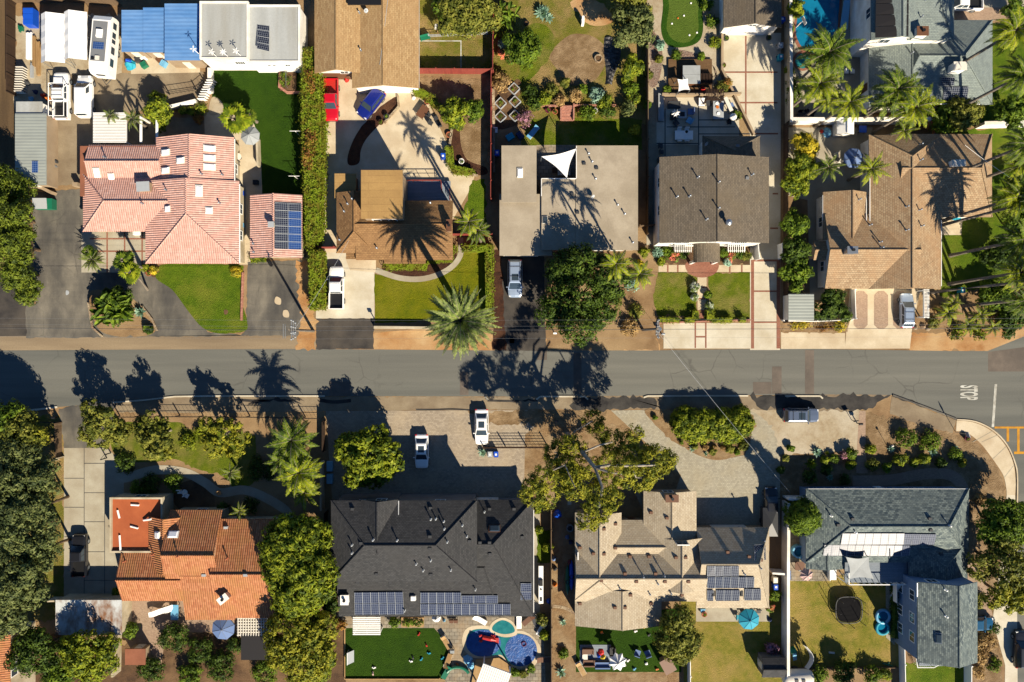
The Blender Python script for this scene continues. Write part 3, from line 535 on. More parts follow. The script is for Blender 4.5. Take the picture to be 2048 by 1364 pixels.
# ---------------------------------------------------------------- houses
_eps = [0]
class House:
    def __init__(s,name,label,cat,cx,cy,roof,wall,group=None):
        p = P(cx,cy); s.root = thing(name,label,cat,(p.x,p.y,0),group); s.roofm,s.wallm = roof,wall
        s.rm,s.wm,s.tm = {},{},MB(); s.H = []; s.rects = []
    def R(s,mat=None): return s.rm.setdefault(mat or s.roofm,MB())
    def Wm(s,mat=None): return s.wm.setdefault(mat or s.wallm,MB())
    def corners(s,r,ze):
        a,b = P(r[0],r[3],ze),P(r[2],r[1],ze); return a.x,a.y,b.x,b.y
    def gable(s,r,ze,zr,ax='x',h0=0.0,h1=0.0,ov=.35,mat=None,wmat=None,rp=.5,cap=.09,base=0.0,walls=True):
        """r: photo rectangle of the eaves; ax: ridge direction; h0/h1: hip run in metres (west/south, east/north)"""
        _eps[0] += 1; e = .004 * (_eps[0] % 9); ze += e; zr += e
        x0,y0,x1,y1 = s.corners(r,ze); m,w = s.R(mat),s.Wm(wmat); t = .15
        sw,se,ne,nw = (x0,y0,ze),(x1,y0,ze),(x1,y1,ze),(x0,y1,ze)
        if ax == 'x':
            my = y0 + (y1 - y0) * rp; a,b = (x0 + h0,my,zr),(x1 - h1,my,zr)
            fs = [(sw,se,b,a),(ne,nw,a,b)]; fs += [(nw,sw,a)] if h0 else []; fs += [(se,ne,b)] if h1 else []
            ends = [(x0 + ov,1,h0),(x1 - ov,-1,h1)]
        else:
            mx = x0 + (x1 - x0) * rp; a,b = (mx,y0 + h0,zr),(mx,y1 - h1,zr)
            fs = [(nw,sw,a,b),(se,ne,b,a)]; fs += [(sw,se,a)] if h0 else []; fs += [(ne,nw,b)] if h1 else []
            ends = [(y0 + ov,1,h0),(y1 - ov,-1,h1)]
        for f in fs: m.slab(f,t)
        up = lambda q: (q[0],q[1],q[2] + .03)
        m.tube([up(a),up(b)],cap,5)
        for k,q,h in ((0,a,h0),(1,b,h1)):
            if h:
                for c in ((sw,nw) if ax == 'x' else (sw,se)) if k == 0 else ((se,ne) if ax == 'x' else (ne,nw)): m.tube([up(c),up(q)],cap,5)
        zw = ze - .12
        if walls: w.prism([(x0 + ov,y0 + ov),(x1 - ov,y0 + ov),(x1 - ov,y1 - ov),(x0 + ov,y1 - ov)],base,zw)
        for c,sg,h in ends:
            if h or not walls: continue
            if ax == 'x': lo,hi,mid = y0,y1,my
            else: lo,hi,mid = x0,x1,mx
            sl = lambda d: ze + (zr - ze) * d - t
            pr = [(lo + ov,zw),(hi - ov,zw),(hi - ov,sl(ov / (hi - mid))),(mid,sl(1)),(lo + ov,sl(ov / (mid - lo)))]
            f = [((c,p[0],p[1]) if ax == 'x' else (p[0],c,p[1])) for p in pr]; g2 = [((c + .15 * sg,p[0],p[1]) if ax == 'x' else (p[0],c + .15 * sg,p[1])) for p in pr]
            w.face(f); w.face(g2[::-1])
            for i in range(5): w.face([f[i],g2[i],g2[(i + 1) % 5],f[(i + 1) % 5]])
        def hf(x,y):
            if not (x0 - .1 <= x <= x1 + .1 and y0 - .1 <= y <= y1 + .1): return -1
            if ax == 'x': d = (y - y0) / (my - y0) if y < my else (y1 - y) / (y1 - my); ds = [(x - x0) / h0] if h0 else []; ds += [(x1 - x) / h1] if h1 else []
            else: d = (x - x0) / (mx - x0) if x < mx else (x1 - x) / (x1 - mx); ds = [(y - y0) / h0] if h0 else []; ds += [(y1 - y) / h1] if h1 else []
            return ze + (zr - ze) * min([d] + ds)
        s.H.append(hf); s.rects.append((x0 + ov,y0 + ov,x1 - ov,y1 - ov,base,zw)); return s
    def flat(s,r,z,mat=None,wmat=None,ov=.25,parapet=0.0,walls=True,base=0.0,pmat=None,t=.2):
        _eps[0] += 1; z += .004 * (_eps[0] % 9)
        pts = rect(*r) if len(r) == 4 and not isinstance(r[0],tuple) else list(r)
        q = [P(x,y,z) for x,y in pts]; a = sum(q[i].x * q[i - 1].y - q[i - 1].x * q[i].y for i in range(len(q)))
        if a > 0: q = q[::-1]
        s.R(mat).slab([(p.x,p.y,z) for p in q],t)
        c = sum(q,Vector()) / len(q); n_ = lambda p: p + Vector((math.copysign(min(ov,abs(c.x - p.x)),c.x - p.x),math.copysign(min(ov,abs(c.y - p.y)),c.y - p.y),0))
        w = [n_(p) for p in q]
        if walls: s.Wm(wmat).prism([(p.x,p.y) for p in w],base,z - t - .004)
        if parapet:
            b = s.Wm(pmat or wmat)
            for i in range(len(q)):
                d = (q[(i + 1) % len(q)] - q[i]).normalized(); nrm = Vector((-d.y,d.x,0)) * .22
                p0,p1 = q[i] + d * .22,q[(i + 1) % len(q)]
                b.prism([tuple(v[:2]) for v in (p0 - nrm * .05,p1 + d * .011 - nrm * .05,p1 + d * .011 + nrm,p0 + nrm)],z - t - .1,z + parapet)
        xs,ys = [p.x for p in q],[p.y for p in q]
        s.H.append(lambda x,y: z if min(xs) - .1 <= x <= max(xs) + .1 and min(ys) - .1 <= y <= max(ys) + .1 else -1)
        s.rects.append((min(xs) + ov,min(ys) + ov,max(xs) - ov,max(ys) - ov,base,z - t)); return s
    def plane(s,pts,mat=None,t=.15):
        """one roof plane, every corner with its own height"""
        q = [P(*p) for p in pts]; a = sum(q[i].x * q[i - 1].y - q[i - 1].x * q[i].y for i in range(len(q)))
        if a > 0: q = q[::-1]
        s.R(mat).slab([tuple(p) for p in q],t)
        n = (q[1] - q[0]).cross(q[2] - q[0]); xs,ys = [p.x for p in q],[p.y for p in q]
        s.H.append(lambda x,y: q[0].z - (n.x * (x - q[0].x) + n.y * (y - q[0].y)) / n.z if min(xs) - .1 <= x <= max(xs) + .1 and min(ys) - .1 <= y <= max(ys) + .1 else -1); return s
    def h(s,x,y): return max([f(x,y) for f in s.H] + [0])
    def at(s,px,py,up=0.0):
        z = 3.0
        for _ in range(6): p = P(px,py,z); z = s.h(p.x,p.y) or z
        p = P(px,py,z); p.z = z + up; return p
    def nrm(s,p):
        e = .15; a,b,c,d = s.h(p.x + e,p.y),s.h(p.x - e,p.y),s.h(p.x,p.y + e),s.h(p.x,p.y - e)
        gx,gy = (a - b) / (2 * e),(c - d) / (2 * e)
        if abs(gx) > 1.2: gx = 0
        if abs(gy) > 1.2: gy = 0
        return Vector((-gx,-gy,1)).normalized()
    def done(s):
        for k,b in s.wm.items(): b.build('wall',M[k],s.root)
        for k,b in s.rm.items(): b.build('roof',M[k],s.root)
        return s
    # fittings
    def pipe(s,*pts,h=.55,mat='galv',name='vent_pipe',r=.07):
        for px,py in pts:
            p = s.at(px,py); MB().lathe(p - Vector((0,0,.1)),[(r * 1.9,.0),(r * 1.9,.14),(r,.16),(r,h),(r * 1.7,h),(r * 1.7,h + .1),(.02,h + .16)],8).build(name,M[mat],s.root)
    def vent(s,*pts,w=.5,d=.38,h=.2,mat='grey'):
        for px,py in pts:
            p = s.at(px,py); MB().box(p - Vector((0,0,.15)),(w,d,h + .15),top=.8).build('roof_vent',M[mat],s.root)
    def skylight(s,px,py,w=20,h=14,mat='dome',frame='offwhite',name='skylight'):
        p = s.at(px,py); n = s.nrm(p); e = Vector((1,0,0)); e = (e - n * e.dot(n)).normalized(); d = n.cross(e)
        W,Hh = w * S / 2,h * S / 2; f = MB(); g2 = MB()
        def ring(k,z): return [p + e * sx * W * k + d * sy * Hh * k + n * z for sx,sy in ((-1,-1),(1,-1),(1,1),(-1,1))]
        a,b,c = ring(1.12,-.1),ring(1.12,.14),ring(1.0,.14)
        for i in range(4): f.face([a[i],a[(i + 1) % 4],b[(i + 1) % 4],b[i]]); f.face([b[i],b[(i + 1) % 4],c[(i + 1) % 4],c[i]])
        t = ring(.75,.26)
        for i in range(4): g2.face([c[i],c[(i + 1) % 4],t[(i + 1) % 4],t[i]])
        g2.face(t); o = f.build(name,M[frame],s.root); g2.build('pane',M[mat],o)
    def solar(s,quad,nx,ny,mat='pv',skip=(),lift=.16,mats=None):
        """quad: photo corners nw, ne, se, sw"""
        q = [s.at(*c,up=lift) for c in quad]
        bl = lambda u,v: (q[0] * (1 - u) * (1 - v) + q[1] * u * (1 - v) + q[2] * u * v + q[3] * (1 - u) * v)
        for i in range(nx):
            for j in range(ny):
                if (i,j) in skip: continue
                g_ = .012; b = MB()
                b.slab([bl((i + g_) / nx,(j + 1 - g_) / ny),bl((i + 1 - g_) / nx,(j + 1 - g_) / ny),bl((i + 1 - g_) / nx,(j + g_) / ny),bl((i + g_) / nx,(j + g_) / ny)],.05)
                mm = mats(i,j) if mats else mat
                o = b.build('solar_panel',M[mm],s.root)
                e = MB(); c = [bl((i + g_) / nx,(j + 1 - g_) / ny),bl((i + 1 - g_) / nx,(j + 1 - g_) / ny),bl((i + 1 - g_) / nx,(j + g_) / ny),bl((i + g_) / nx,(j + g_) / ny)]
                e.tube([v + Vector((0,0,.004)) for v in c + [c[0]]],.022,4,caps=False); e.build('panel_frame',M['ltgrey'],o)
    def chimney(s,px,py,w=1.0,d=.8,h=1.1,mat='w_tan',cap='brown',rz=0.0,flue=True):
        z0 = s.at(px,py).z; p = P(px,py,z0 + h); p.z = z0 - .3
        o = MB().box(p,(w,d,h + .3),rz).build('chimney',M[mat],s.root)
        c = MB().box(p + Vector((0,0,h + .3)),(w + .16,d + .16,.1),rz).build('chimney_cap',M[cap],o)
        if flue: MB().lathe(p + Vector((0,0,h + .4)),[(.16,0),(.16,.25),(.2,.25),(.2,.32)],10).build('flue',M['black'],o)
    def dish(s,px,py,h=.5):
        p = s.at(px,py); o = MB().tube([p,p + Vector((0,0,h))],.03,6).build('dish_mast',M['galv'],s.root)
        b = MB(); c = p + Vector((0,0,h)); dr = Vector((.5,-.6,.55)).normalized(); e = dr.cross(Vector((0,0,1))).normalized(); f = e.cross(dr)
        r1 = [c + (e * math.cos(t) + f * math.sin(t)) * .3 + dr * .1 for t in (k * math.pi / 6 for k in range(12))]; cc = c
        for k in range(12): b.face([cc,r1[k],r1[(k + 1) % 12]])
        b.build('dish',M['ltgrey'],o)
    def window(s,side,u,z,w=1.2,h=1.1,k=0,trim='white',n=2):
        """side of wall block k: n e s w; u: 0..1 along it"""
        x0,y0,x1,y1,b,zt = s.rects[k]
        d = {'s': ((1,0),(x0 + (x1 - x0) * u,y0),(0,-1)),'n': ((1,0),(x0 + (x1 - x0) * u,y1),(0,1)),'w': ((0,1),(x0,y0 + (y1 - y0) * u),(-1,0)),'e': ((0,1),(x1,y0 + (y1 - y0) * u),(1,0))}[side]
        e,c,o_ = (Vector((*d[0],0)),Vector((*d[1],z)),Vector((*d[2],0))); f = MB()
        def bar(u0,u1,z0,z1,t0,t1): 
            q = [c + e * u0 + o_ * t0,c + e * u1 + o_ * t0,c + e * u1 + o_ * t1,c + e * u0 + o_ * t1]; f.prism([v[:2] for v in q],z + z0,z + z1)
        for a_ in ((-w / 2 - .08,w / 2 + .08,-h / 2 - .08,-h / 2),(-w / 2 - .08,w / 2 + .08,h / 2,h / 2 + .08),(-w / 2 - .08,-w / 2,-h / 2,h / 2),(w / 2,w / 2 + .08,-h / 2,h / 2)): bar(*a_,-.05,.07)
        for i in range(1,n): bar(-w / 2 + w * i / n - .025,-w / 2 + w * i / n + .025,-h / 2,h / 2,-.05,.045)
        o = f.build('window',M[trim],s.root); g2 = MB()
        q = [c + e * -w / 2 + o_ * -.04,c + e * w / 2 + o_ * -.04,c + e * w / 2 + o_ * .03,c + e * -w / 2 + o_ * .03]; g2.prism([v[:2] for v in q],z - h / 2,z + h / 2); g2.build('pane',M['glass'],o)
    def door(s,side,u,w=1.0,h=2.1,k=0,mat='offwhite',z=0.0,panels=4):
        x0,y0,x1,y1,b,zt = s.rects[k]; b_ = MB()
        c = {'s': (x0 + (x1 - x0) * u,y0),'n': (x0 + (x1 - x0) * u,y1),'w': (x0,y0 + (y1 - y0) * u),'e': (x1,y0 + (y1 - y0) * u)}[side]
        sz = (w,.12,h) if side in 'ns' else (.12,w,h); b_.box((c[0],c[1],z + .01),sz)
        for i in range(panels):
            zz = z + h * (i + .15) / panels; d = (w * .86,.15,h * .7 / panels) if side in 'ns' else (.15,w * .86,h * .7 / panels); b_.box((c[0],c[1],zz),d)
        o = b_.build('garage_door' if w > 2 else 'door',M[mat],s.root)
        MB().box((c[0] + (.3 * w if side in 'ns' else 0),c[1] + (.3 * w if side in 'ew' else 0),z + h * .45),(.2,.22,.06) if side in 'ns' else (.22,.2,.06)).build('handle',M['galv'],o)
    def gutter(s,*lines,mat='white'):
        for ln in lines:
            MB().tube([s.at(*p,up=-.06) for p in ln],.07,6).build('gutter',M[mat],s.root)

# pink tiled house
h = House('tiled_house','pink clay tiled house with many white skylights beside the looped driveway','house',320,410,'tile_pink','w_cream')
h.gable((291,362,478,527),3.1,5.0,'y',h0=6.1).gable((312,275,468,372),3.0,4.8,'y').gable((166,348,345,463),2.9,4.2,'x',h0=3.4).gable((177,290,325,362),2.9,3.9,'x')
h.flat((160,292,335,392),3.0,'flat_brown',ov=.3)
h.done(); h.gutter([(469,278),(469,366)],[(479,368),(479,526)])
for x,y,w,q in ((223,353,11,12),(194,345,11,17),(332,305,18,11),(362,321,17,11),(332,341,17,11),(419,297,20,11),(419,316,20,11),(419,334,20,11),(398,382,12,20),(336,418,10,11),(418,421,12,12)): h.skylight(x,y,w,q)
h.pipe((211,315),(333,380),(404,348),(446,350),(440,406),(286,407)); h.chimney(286,373,1.5,1.1,.9,'w_tan','ltgrey',.05,False)
h.window('s',.3,1.7,k=2,w=1.6); h.window('s',.6,1.7,k=2,w=1.6); h.door('s',.85,k=2); h.window('e',.35,1.6,k=0); h.window('e',.7,1.6,k=0); h.window('s',.5,1.6,k=0,w=2.2); h.window('e',.4,1.5,k=1)
# solar garage
h = House('tiled_garage','small pink tiled garage with two columns of solar panels','garage',552,455,'tile_pink','w_cream')
h.gable((500,390,604,516),2.7,3.9,'y').done()
h.solar([(550,405),(604,408),(604,500),(550,498)],2,6,mats=lambda i,j: 'pv_blue' if i == 1 and j > 0 else 'pv')
h.chimney(542,449,.6,.6,.7,'w_cream','ltgrey',0,False); h.pipe((508,504),(507,487),h=.4); h.door('s',.5,4.6,2.1,mat='w_cream')
# brown shingled house
h = House('shingled_house','brown shingled house with a flat tan tower roof beside the lime lawn','house',790,450,'sh_brown','w_brown')
h.gable((673,385,750,506),2.9,4.1,'y',h0=2.6).gable((712,401,906,520),2.9,4.0,'x',rp=.58)
h.flat((722,340,805,437),6.6,'flat_tan','w_tan',ov=.2).flat((669,347,712,396),2.6,'flat_tan_low').flat((692,500,745,518),2.55,'sh_brown').flat((768,500,851,527),2.75,'sh_brown')
h.flat((805,362,901,404),.5,'deck_grey','w_brown',ov=.05)
h.done(); h.chimney(898,451,.55,1.4,.8,'w_tan','brown',0)
h.pipe((705,398),(689,423),(696,408),(680,480),(754,496),(861,406))
rl = MB(); 
for a,b in (((808,363),(883,363)),((883,363),(885,385)),((900,380),(901,402))):
    p,q = P(*a,.5),P(*b,.5); rl.tube([p + Vector((0,0,.95)),q + Vector((0,0,.95))],.05); rl.tube([p + Vector((0,0,.5)),q + Vector((0,0,.5))],.03)
    for k in range(5): v = p.lerp(q,k / 4); rl.tube([v,v + Vector((0,0,.95))],.035)
rl.build('railing',M['f_red'],h.root)
h.window('s',.5,1.5,k=0,w=1.8); h.window('s',.25,1.5,k=1,w=1.5); h.window('s',.75,1.5,k=1,w=2.0); h.door('s',.45,k=1); h.window('e',.5,1.5,k=1); h.window('s',.5,4.3,k=2,w=3,n=3)
# tan roofed house at the top
h = House('shingled_house','tan shingled house with a white gable above the red pickup','house',735,60,'sh_tan','w_white')
h.gable((629,-90,724,146),3.2,4.5,'y').gable((704,-90,839,176),3.0,4.1,'y',rp=.48,base=0)
h.done(); h.flat((695,-20,762,9),4.45,'black',walls=False); h.done
h.rm['black'].build('roof',M['black'],h.root)
h.pipe((722,101),(719,26),(733,25)); h.dish(733,24); h.gutter([(838,-20),(838,175)],mat='ltgrey'); h.window('s',.62,2.6,k=0,w=1.0,h=.8); h.door('s',.45,4.4,2.2,k=0,mat='brown')
MB().tube([h.at(777,-10,.06),h.at(760,130,.06)],.035,5).build('conduit',M['ltgrey'],h.root)
# flat roofed grey house
h = House('flat_roofed_house','flat grey roofed house with a courtyard and a white shade sail','house',1140,400,'flat_grey','w_tan')
h.flat((1003,291,1073,405),3.5).flat((999,388,1104,511),3.0).flat((1083,357,1155,500),3.3).flat((1152,291,1276,500),3.4)
h.done(); h.skylight(1040,346,10,17); h.skylight(1090,440,9,13,mat='glass'); h.vent((1155,425),(1144,388),(1168,327),(1193,336),mat='dkgrey'); h.pipe((1184,324),(1177,308),(1235,410),(1249,428),(1265,485),(1191,358)); h.dish(1184,394)
h.gutter([(1083,357),(1083,392)],[(1083,357),(1152,357)],[(1153,292),(1153,357)]); h.window('s',.3,1.6,k=3,w=2.2); h.window('s',.7,1.6,k=3,w=1.6); h.door('s',.4,4.6,2.1,k=1); h.door('s',.5,k=2,mat='brown')
# white gabled house
h = House('gabled_house','white walled house with a grey brown gable roof and arched porch','house',1430,420,'sh_dkbrown','w_white')
h.gable((1319,314,1538,486),5.9,7.4,'y',ov=.3).gable((1405,272,1520,345),3.4,4.8,'y',h1=2.2)
h.done(); h.pipe((1353,394),(1378,393),(1395,355),(1412,439),(1436,365),(1436,417),(1525,399),(1503,350),h=.8); h.vent((1494,356),(1475,292)); h.dish(1410,289)
o = h.at(1453,447); MB().lathe(o - Vector((0,0,.1)),[(.2,0),(.2,1.0),(.38,1.0),(.38,1.25),(.1,1.4)],12).build('flue',M['galv'],h.root)
p0,p1 = P(1388,486,3.2),P(1441,525,3.2); b = MB(); w = MB(); nseg = 10; xm,hw = (p0.x + p1.x) / 2,(p1.x - p0.x) / 2
yb = h.rects[0][1]; yf = p1.y
arc = [(xm - hw * math.cos(math.pi * k / nseg),2.9 + .95 * math.sin(math.pi * k / nseg)) for k in range(nseg + 1)]
for k in range(nseg): b.slab([(arc[k][0],yf,arc[k][1]),(arc[k + 1][0],yf,arc[k + 1][1]),(arc[k + 1][0],yb - .03,arc[k + 1][1]),(arc[k][0],yb - .03,arc[k][1])],.1)
for x in (xm - hw + .25,xm + hw - .25): MB().box((x,yf + .25,0),(.32,.32,2.85)).build('porch_column',M['white'],h.root)
b.build('porch_roof',M['sh_dkbrown'],h.root); MB().box((xm,yb - .08,.0),(1.3,.1,2.2)).build('door',M['orange'],h.root)
for x in (1367,1474):
    p = P(x,497,3.0); b = MB(); b.box((p.x,yb - .9,2.6),(2.2,.1,.14)); b.box((p.x - 1.1,yb - .45,2.6),(.1,1.0,.14)); b.box((p.x + 1.1,yb - .45,2.6),(.1,1.0,.14))
    for k in range(9): b.box((p.x - 1.05 + .26 * k,yb - .5,2.75),(.07,1.2,.1))
    b.build('window_pergola',M['white'],h.root)
for u in (.22,.78): h.window('s',u,1.7,1.9,1.5); h.window('s',u,4.3,1.7,1.3)
h.window('s',.5,4.9,1.0,.8); h.window('w',.4,4.2); h.window('w',.75,4.2)
# garage at the top
h = House('gabled_garage','grey roofed garage with a white gable at the head of the brick lined driveway','garage',1505,5,'sh_dkbrown','w_white')
h.gable((1447,-110,1563,55),3.0,4.3,'y',ov=.3).done(); h.door('s',.5,4.8,2.2,mat='white'); h.window('s',.5,3.1,.9,.5)
# grey house top right
h = House('grey_roofed_house','two storey grey roofed house with black solar mats behind the palms','house',1850,80,'sh_grey','w_white')
h.gable((1742,-120,1850,80),6.4,7.6,'y',ov=.3).gable((1815,-120,1908,80),6.2,7.2,'x',h1=3.0,ov=.3)
h.gable((1738,60,1822,215),3.2,4.6,'y',rp=.9).gable((1790,40,1985,209),3.0,5.2,'x',h1=5.0,h0=2.0)
h.done(); h.chimney(1845,62,1.3,1.0,1.2,'w_white','brown',0); h.chimney(1920,132,1.5,.9,1.2,'w_white','offwhite',0,False)
q = [h.at(1752,-60,.1),h.at(1817,-60,.1),h.at(1816,74,.1),h.at(1750,77,.1)]
for k in range(6):
    a,b = k / 6,(k + .94) / 6; o = MB().slab([q[0].lerp(q[3],b),q[1].lerp(q[2],b),q[1].lerp(q[2],a),q[0].lerp(q[3],a)],.06).build('solar_mat',M['pv_heat'],h.root)
h.solar([(1881,156),(1908,155),(1907,172),(1878,173)],1,1); h.solar([(1887,174),(1936,174),(1932,204),(1885,204)],3,1); h.pipe((1850,0),(1841,35),(1822,107),h=.6); h.window('s',.3,5.4,k=0); h.window('w',.3,5.2,k=0); h.window('w',.7,5.2,k=0); h.gutter([(1738,205),(1790,207),(1960,208)])
h.door('w',.3,k=2,mat='brown'); h.window('s',.5,1.5,k=3,w=2)
# tan house right
h = House('shingled_house','large red flecked tan shingle roofed house beside the three panel driveway','house',1810,430,'sh_red','w_offwhite' if 'w_offwhite' in M else 'w_white')
h.gable((1738,270,1882,578),3.2,5.0,'y',h1=3.2).gable((1650,428,1830,577),3.2,4.8,'x',rp=.5).gable((1646,384,1733,480),3.0,4.3,'y',rp=.58).gable((1790,268,1984,434),3.1,4.9,'x',h1=2.5,rp=.55).gable((1627,482,1660,520),2.6,3.2,'x')
h.done(); h.chimney(1705,500,1.2,.8,1.2,'galv','galv',0,True); h.chimney(1917,326,1.6,.7,.8,'w_white','offwhite',.05,False)
h.pipe((1762,495),(1759,484),(1739,450),(1812,413),(1812,460),(1717,399),(1840,289),(1840,320),(1842,452),(1838,420),h=.7); h.gutter([(1740,330),(1740,442)],[(1646,390),(1646,440)],[(1733,390),(1733,442)],[(1883,440),(1883,572)])
h.door('s',.5,4.8,2.2,k=0,mat='white'); h.door('s',.55,4.6,2.2,k=1,mat='white'); h.window('w',.3,1.6,k=1); h.window('w',.6,1.6,k=1); h.window('w',.4,1.5,k=2); h.window('s',.7,1.6,k=3,w=2.4)
# sheds top left
def shed(name,label,r,z,roof,wall,cat='shed',tilt=0.0,ov=.12,door=True):
    h = House(name,label,cat,(r[0] + r[2]) / 2,(r[1] + r[3]) / 2,roof,wall); h.plane([(r[0],r[3],z),(r[2],r[3],z),(r[2],r[1],z + tilt),(r[0],r[1],z + tilt)])
    x0,y0,x1,y1 = h.corners(r,z); h.Wm().prism([(x0 + ov,y0 + ov),(x1 - ov,y0 + ov),(x1 - ov,y1 - ov),(x0 + ov,y1 - ov)],0,z - .17); h.rects.append((x0 + ov,y0 + ov,x1 - ov,y1 - ov,0,z)); h.done()
    if door: h.door('s',.5)
    return h
for r,z,lb in (((243,20,286,103),2.7,'leftmost of the three blue metal roofed sheds'),((286,15,330,104),2.8,'middle of the three blue metal roofed sheds'),((329,7,400,120),3.2,'widest blue metal roofed shed against the white walled house')): shed('metal_shed',lb,r,z,'corr_blue','w_tan',tilt=.25)
h = House('flat_roofed_house','white walled house with two pale flat roofs above the deep green lawn','house',500,65,'flat_pale','w_white')
h.flat((400,3,497,118),4.3,ov=.1,parapet=.12).flat((496,10,600,125),3.9,ov=.1,parapet=.12).done(); h.solar([(517,11,)[:2],(542,12),(541,106),(516,100)],1,7,mats=lambda i,j: 'pv_blue' if j < 2 else 'pv',lift=.5)
h.window('s',.75,2.8,1.2,.8,k=0,n=4); h.window('s',.35,2.8,.4,.4,k=1,n=1); h.window('s',.45,2.8,.4,.4,k=1,n=1); h.window('s',.72,2.8,.6,.6,k=1)
h = shed('metal_shed','long pale grey metal shed beside the cypress row',(30,227,92,370),2.8,'corr_grey','w_tan'); h.solar([(64,322),(77,322),(77,346),(64,346)],1,1,'pv_blue',lift=.06)
shed('metal_shed','small white roofed shed touching the long pale grey shed',(32,203,84,227),2.6,'flat_pale','w_white',door=False)
# rust tiled house
h = House('tiled_house','rust orange tiled house with a walled flat orange terrace roof','house',390,1120,'tile_rust','w_cream')
h.gable((244,1093,372,1202),3.0,4.6,'x',rp=.45).gable((297,1033,379,1142),3.2,4.9,'y').gable((340,1020,444,1200),3.3,6.0,'x',rp=.56).gable((434,1038,556,1236),3.1,5.6,'x',rp=.5).gable((371,1120,470,1240),3.05,4.7,'x',rp=.8)
h.flat((222,994,327,1104),3.1,'flat_orange','w_cream',parapet=.35,ov=.1)
h.done(); h.skylight(316,1070,13,13); h.skylight(347,1069,18,12); h.chimney(446,1198,.75,1.3,1.1,'w_white','w_white',-.9)
h.pipe((250,1122),(307,1108),(455,1116),(357,1112),mat='terracotta'); h.vent((408,1150),(491,1150),(452,1055),w=.6,mat='ltgrey')
for a,b in (((263,1009),(279,1010)),((262,1052),(277,1056)),((288,1040),(303,1038)),((240,1070),(242,1100)),((236,1020),(240,1036))): MB().tube([h.at(*a,up=.12),h.at(*b,up=.12)],.13,6).build('roof_duct',M['white'],h.root)
for k in range(3): h.door('s',.2 + .3 * k,1.1,2.2,k=3 if k else 0,mat='white')
h.window('n',.5,2.2,1.4,1.2,k=5); h.window('e',.6,1.6,k=3); h.window('n',.5,1.6,k=2)
# charcoal roofed house
h = House('charcoal_roofed_house','large charcoal shingle roofed house with slate solar rows behind the paver forecourt','house',865,1110,'sh_char','w_grey')
h.gable((662,1001,954,1164),6.0,8.0,'x',h0=4.6,h1=5.0).gable((722,999,796,1100),6.1,7.7,'y').gable((800,1000,1067,1233),3.1,5.67,'x',h1=5.2,rp=.665)
h.gable((678,1090,1000,1233),3.13,4.9,'x',h1=2.0,rp=.74)
h.done(); h.solar([(709,1184),(806,1183),(808,1228),(710,1229)],6,2,'pv_char'); h.solar([(841,1184),(922,1184),(922,1206),(841,1206)],5,1,'pv_char'); h.solar([(923,1190),(996,1190),(996,1206),(923,1206)],3,1,'pv_char'); h.solar([(841,1207),(1021,1207),(1021,1229),(841,1229)],11,1,'pv_char'); h.solar([(1041,1166),(1063,1166),(1063,1199),(1041,1199)],1,2,'pv_char')
h.chimney(689,1200,.9,1.1,.8,'w_white','white',0); h.pipe((747,1079),(795,1080),(705,1089),(705,1105),(862,1038),(872,1037),(888,1042),(889,1057),(925,1050),(934,1072),(895,1083),(862,1120),(833,1127),(847,1140),(902,1139),(969,1023),(810,1220),(951,1178),mat='ltgrey')
h.vent((705,1018),(722,1086),(860,1073),(861,1016),(939,1082),(979,1018),(1028,1018),(1044,1074),(960,1085),(979,1085),(980,1108),(860,1097),(862,1149),(845,1164),(913,1164),(715,1165),(781,1165),(753,1148),mat='dkgrey'); h.skylight(989,1057,20,12,'glass','brown'); h.vent((827,1195),w=.7,d=.7,h=.5,mat='white')
h.gutter([(1067,1020),(1067,1225)]); h.gutter([(797,1002),(797,1030)]); h.window('n',.2,4.6,k=0); h.window('n',.75,4.6,k=0); h.door('n',.6,4.8,2.2,k=2,mat='offwhite'); h.window('n',.5,4.6,k=1)
# beige roofed house
h = House('beige_roofed_house','beige shingle roofed house of many wings between charcoal and grey green roofs','house',1340,1120,'sh_beige','w_tan')
h.gable((1150,1025,1243,1200),3.4,5.0,'y',h0=3.0).gable((1150,1095,1408,1203),3.3,5.1,'x').gable((1313,1076,1406,1180),3.5,5.0,'y').gable((1287,982,1393,1110),3.0,4.3,'y')
h.gable((1392,1055,1538,1216),2.7,5.5,'x',h1=2.2,rp=.62).gable((1150,1175,1323,1252),2.9,4.5,'y',rp=.53).gable((1225,1040,1330,1140),2.8,4.0,'x')
h.done(); h.chimney(1344,997,1.5,.8,1.0,'w_tan','brown',0)
h.vent((1160,1045),(1187,1059),(1160,1095),(1187,1107),(1208,1058),(1208,1108),(1231,1048),(1231,1096),(1260,1113),(1298,1113),(1250,1147),(1311,1147),(1352,1115),(1371,1115),(1273,1163),(1330,1163),(1377,1163),(1203,1161),(1261,1190),(1364,1190),(1160,1207),(1230,1215),(1250,1215),(1302,1207),(1455,1104),(1498,1113),(1522,1120),(1302,1025),(1334,1036),mat='brown')
h.pipe((1286,1152),(1328,1150),(1239,1175),(1299,1187),(1341,1185),(1315,1166),(1488,1147),(1520,1135),(1527,1080)); h.vent((1427,1186),(1483,1186),w=.35,d=.9,mat='black')
h.solar([(1414,1131),(1477,1131),(1477,1152),(1414,1152)],4,1); h.solar([(1414,1153),(1508,1153),(1507,1175),(1414,1176)],6,1); h.solar([(1414,1179),(1426,1179),(1426,1201),(1414,1201)],1,1); h.solar([(1432,1179),(1479,1179),(1478,1201),(1431,1201)],3,1); h.solar([(1489,1177),(1521,1177),(1521,1200),(1488,1200)],2,1); h.solar([(1507,1089),(1530,1087),(1531,1119),(1508,1120)],1,2)
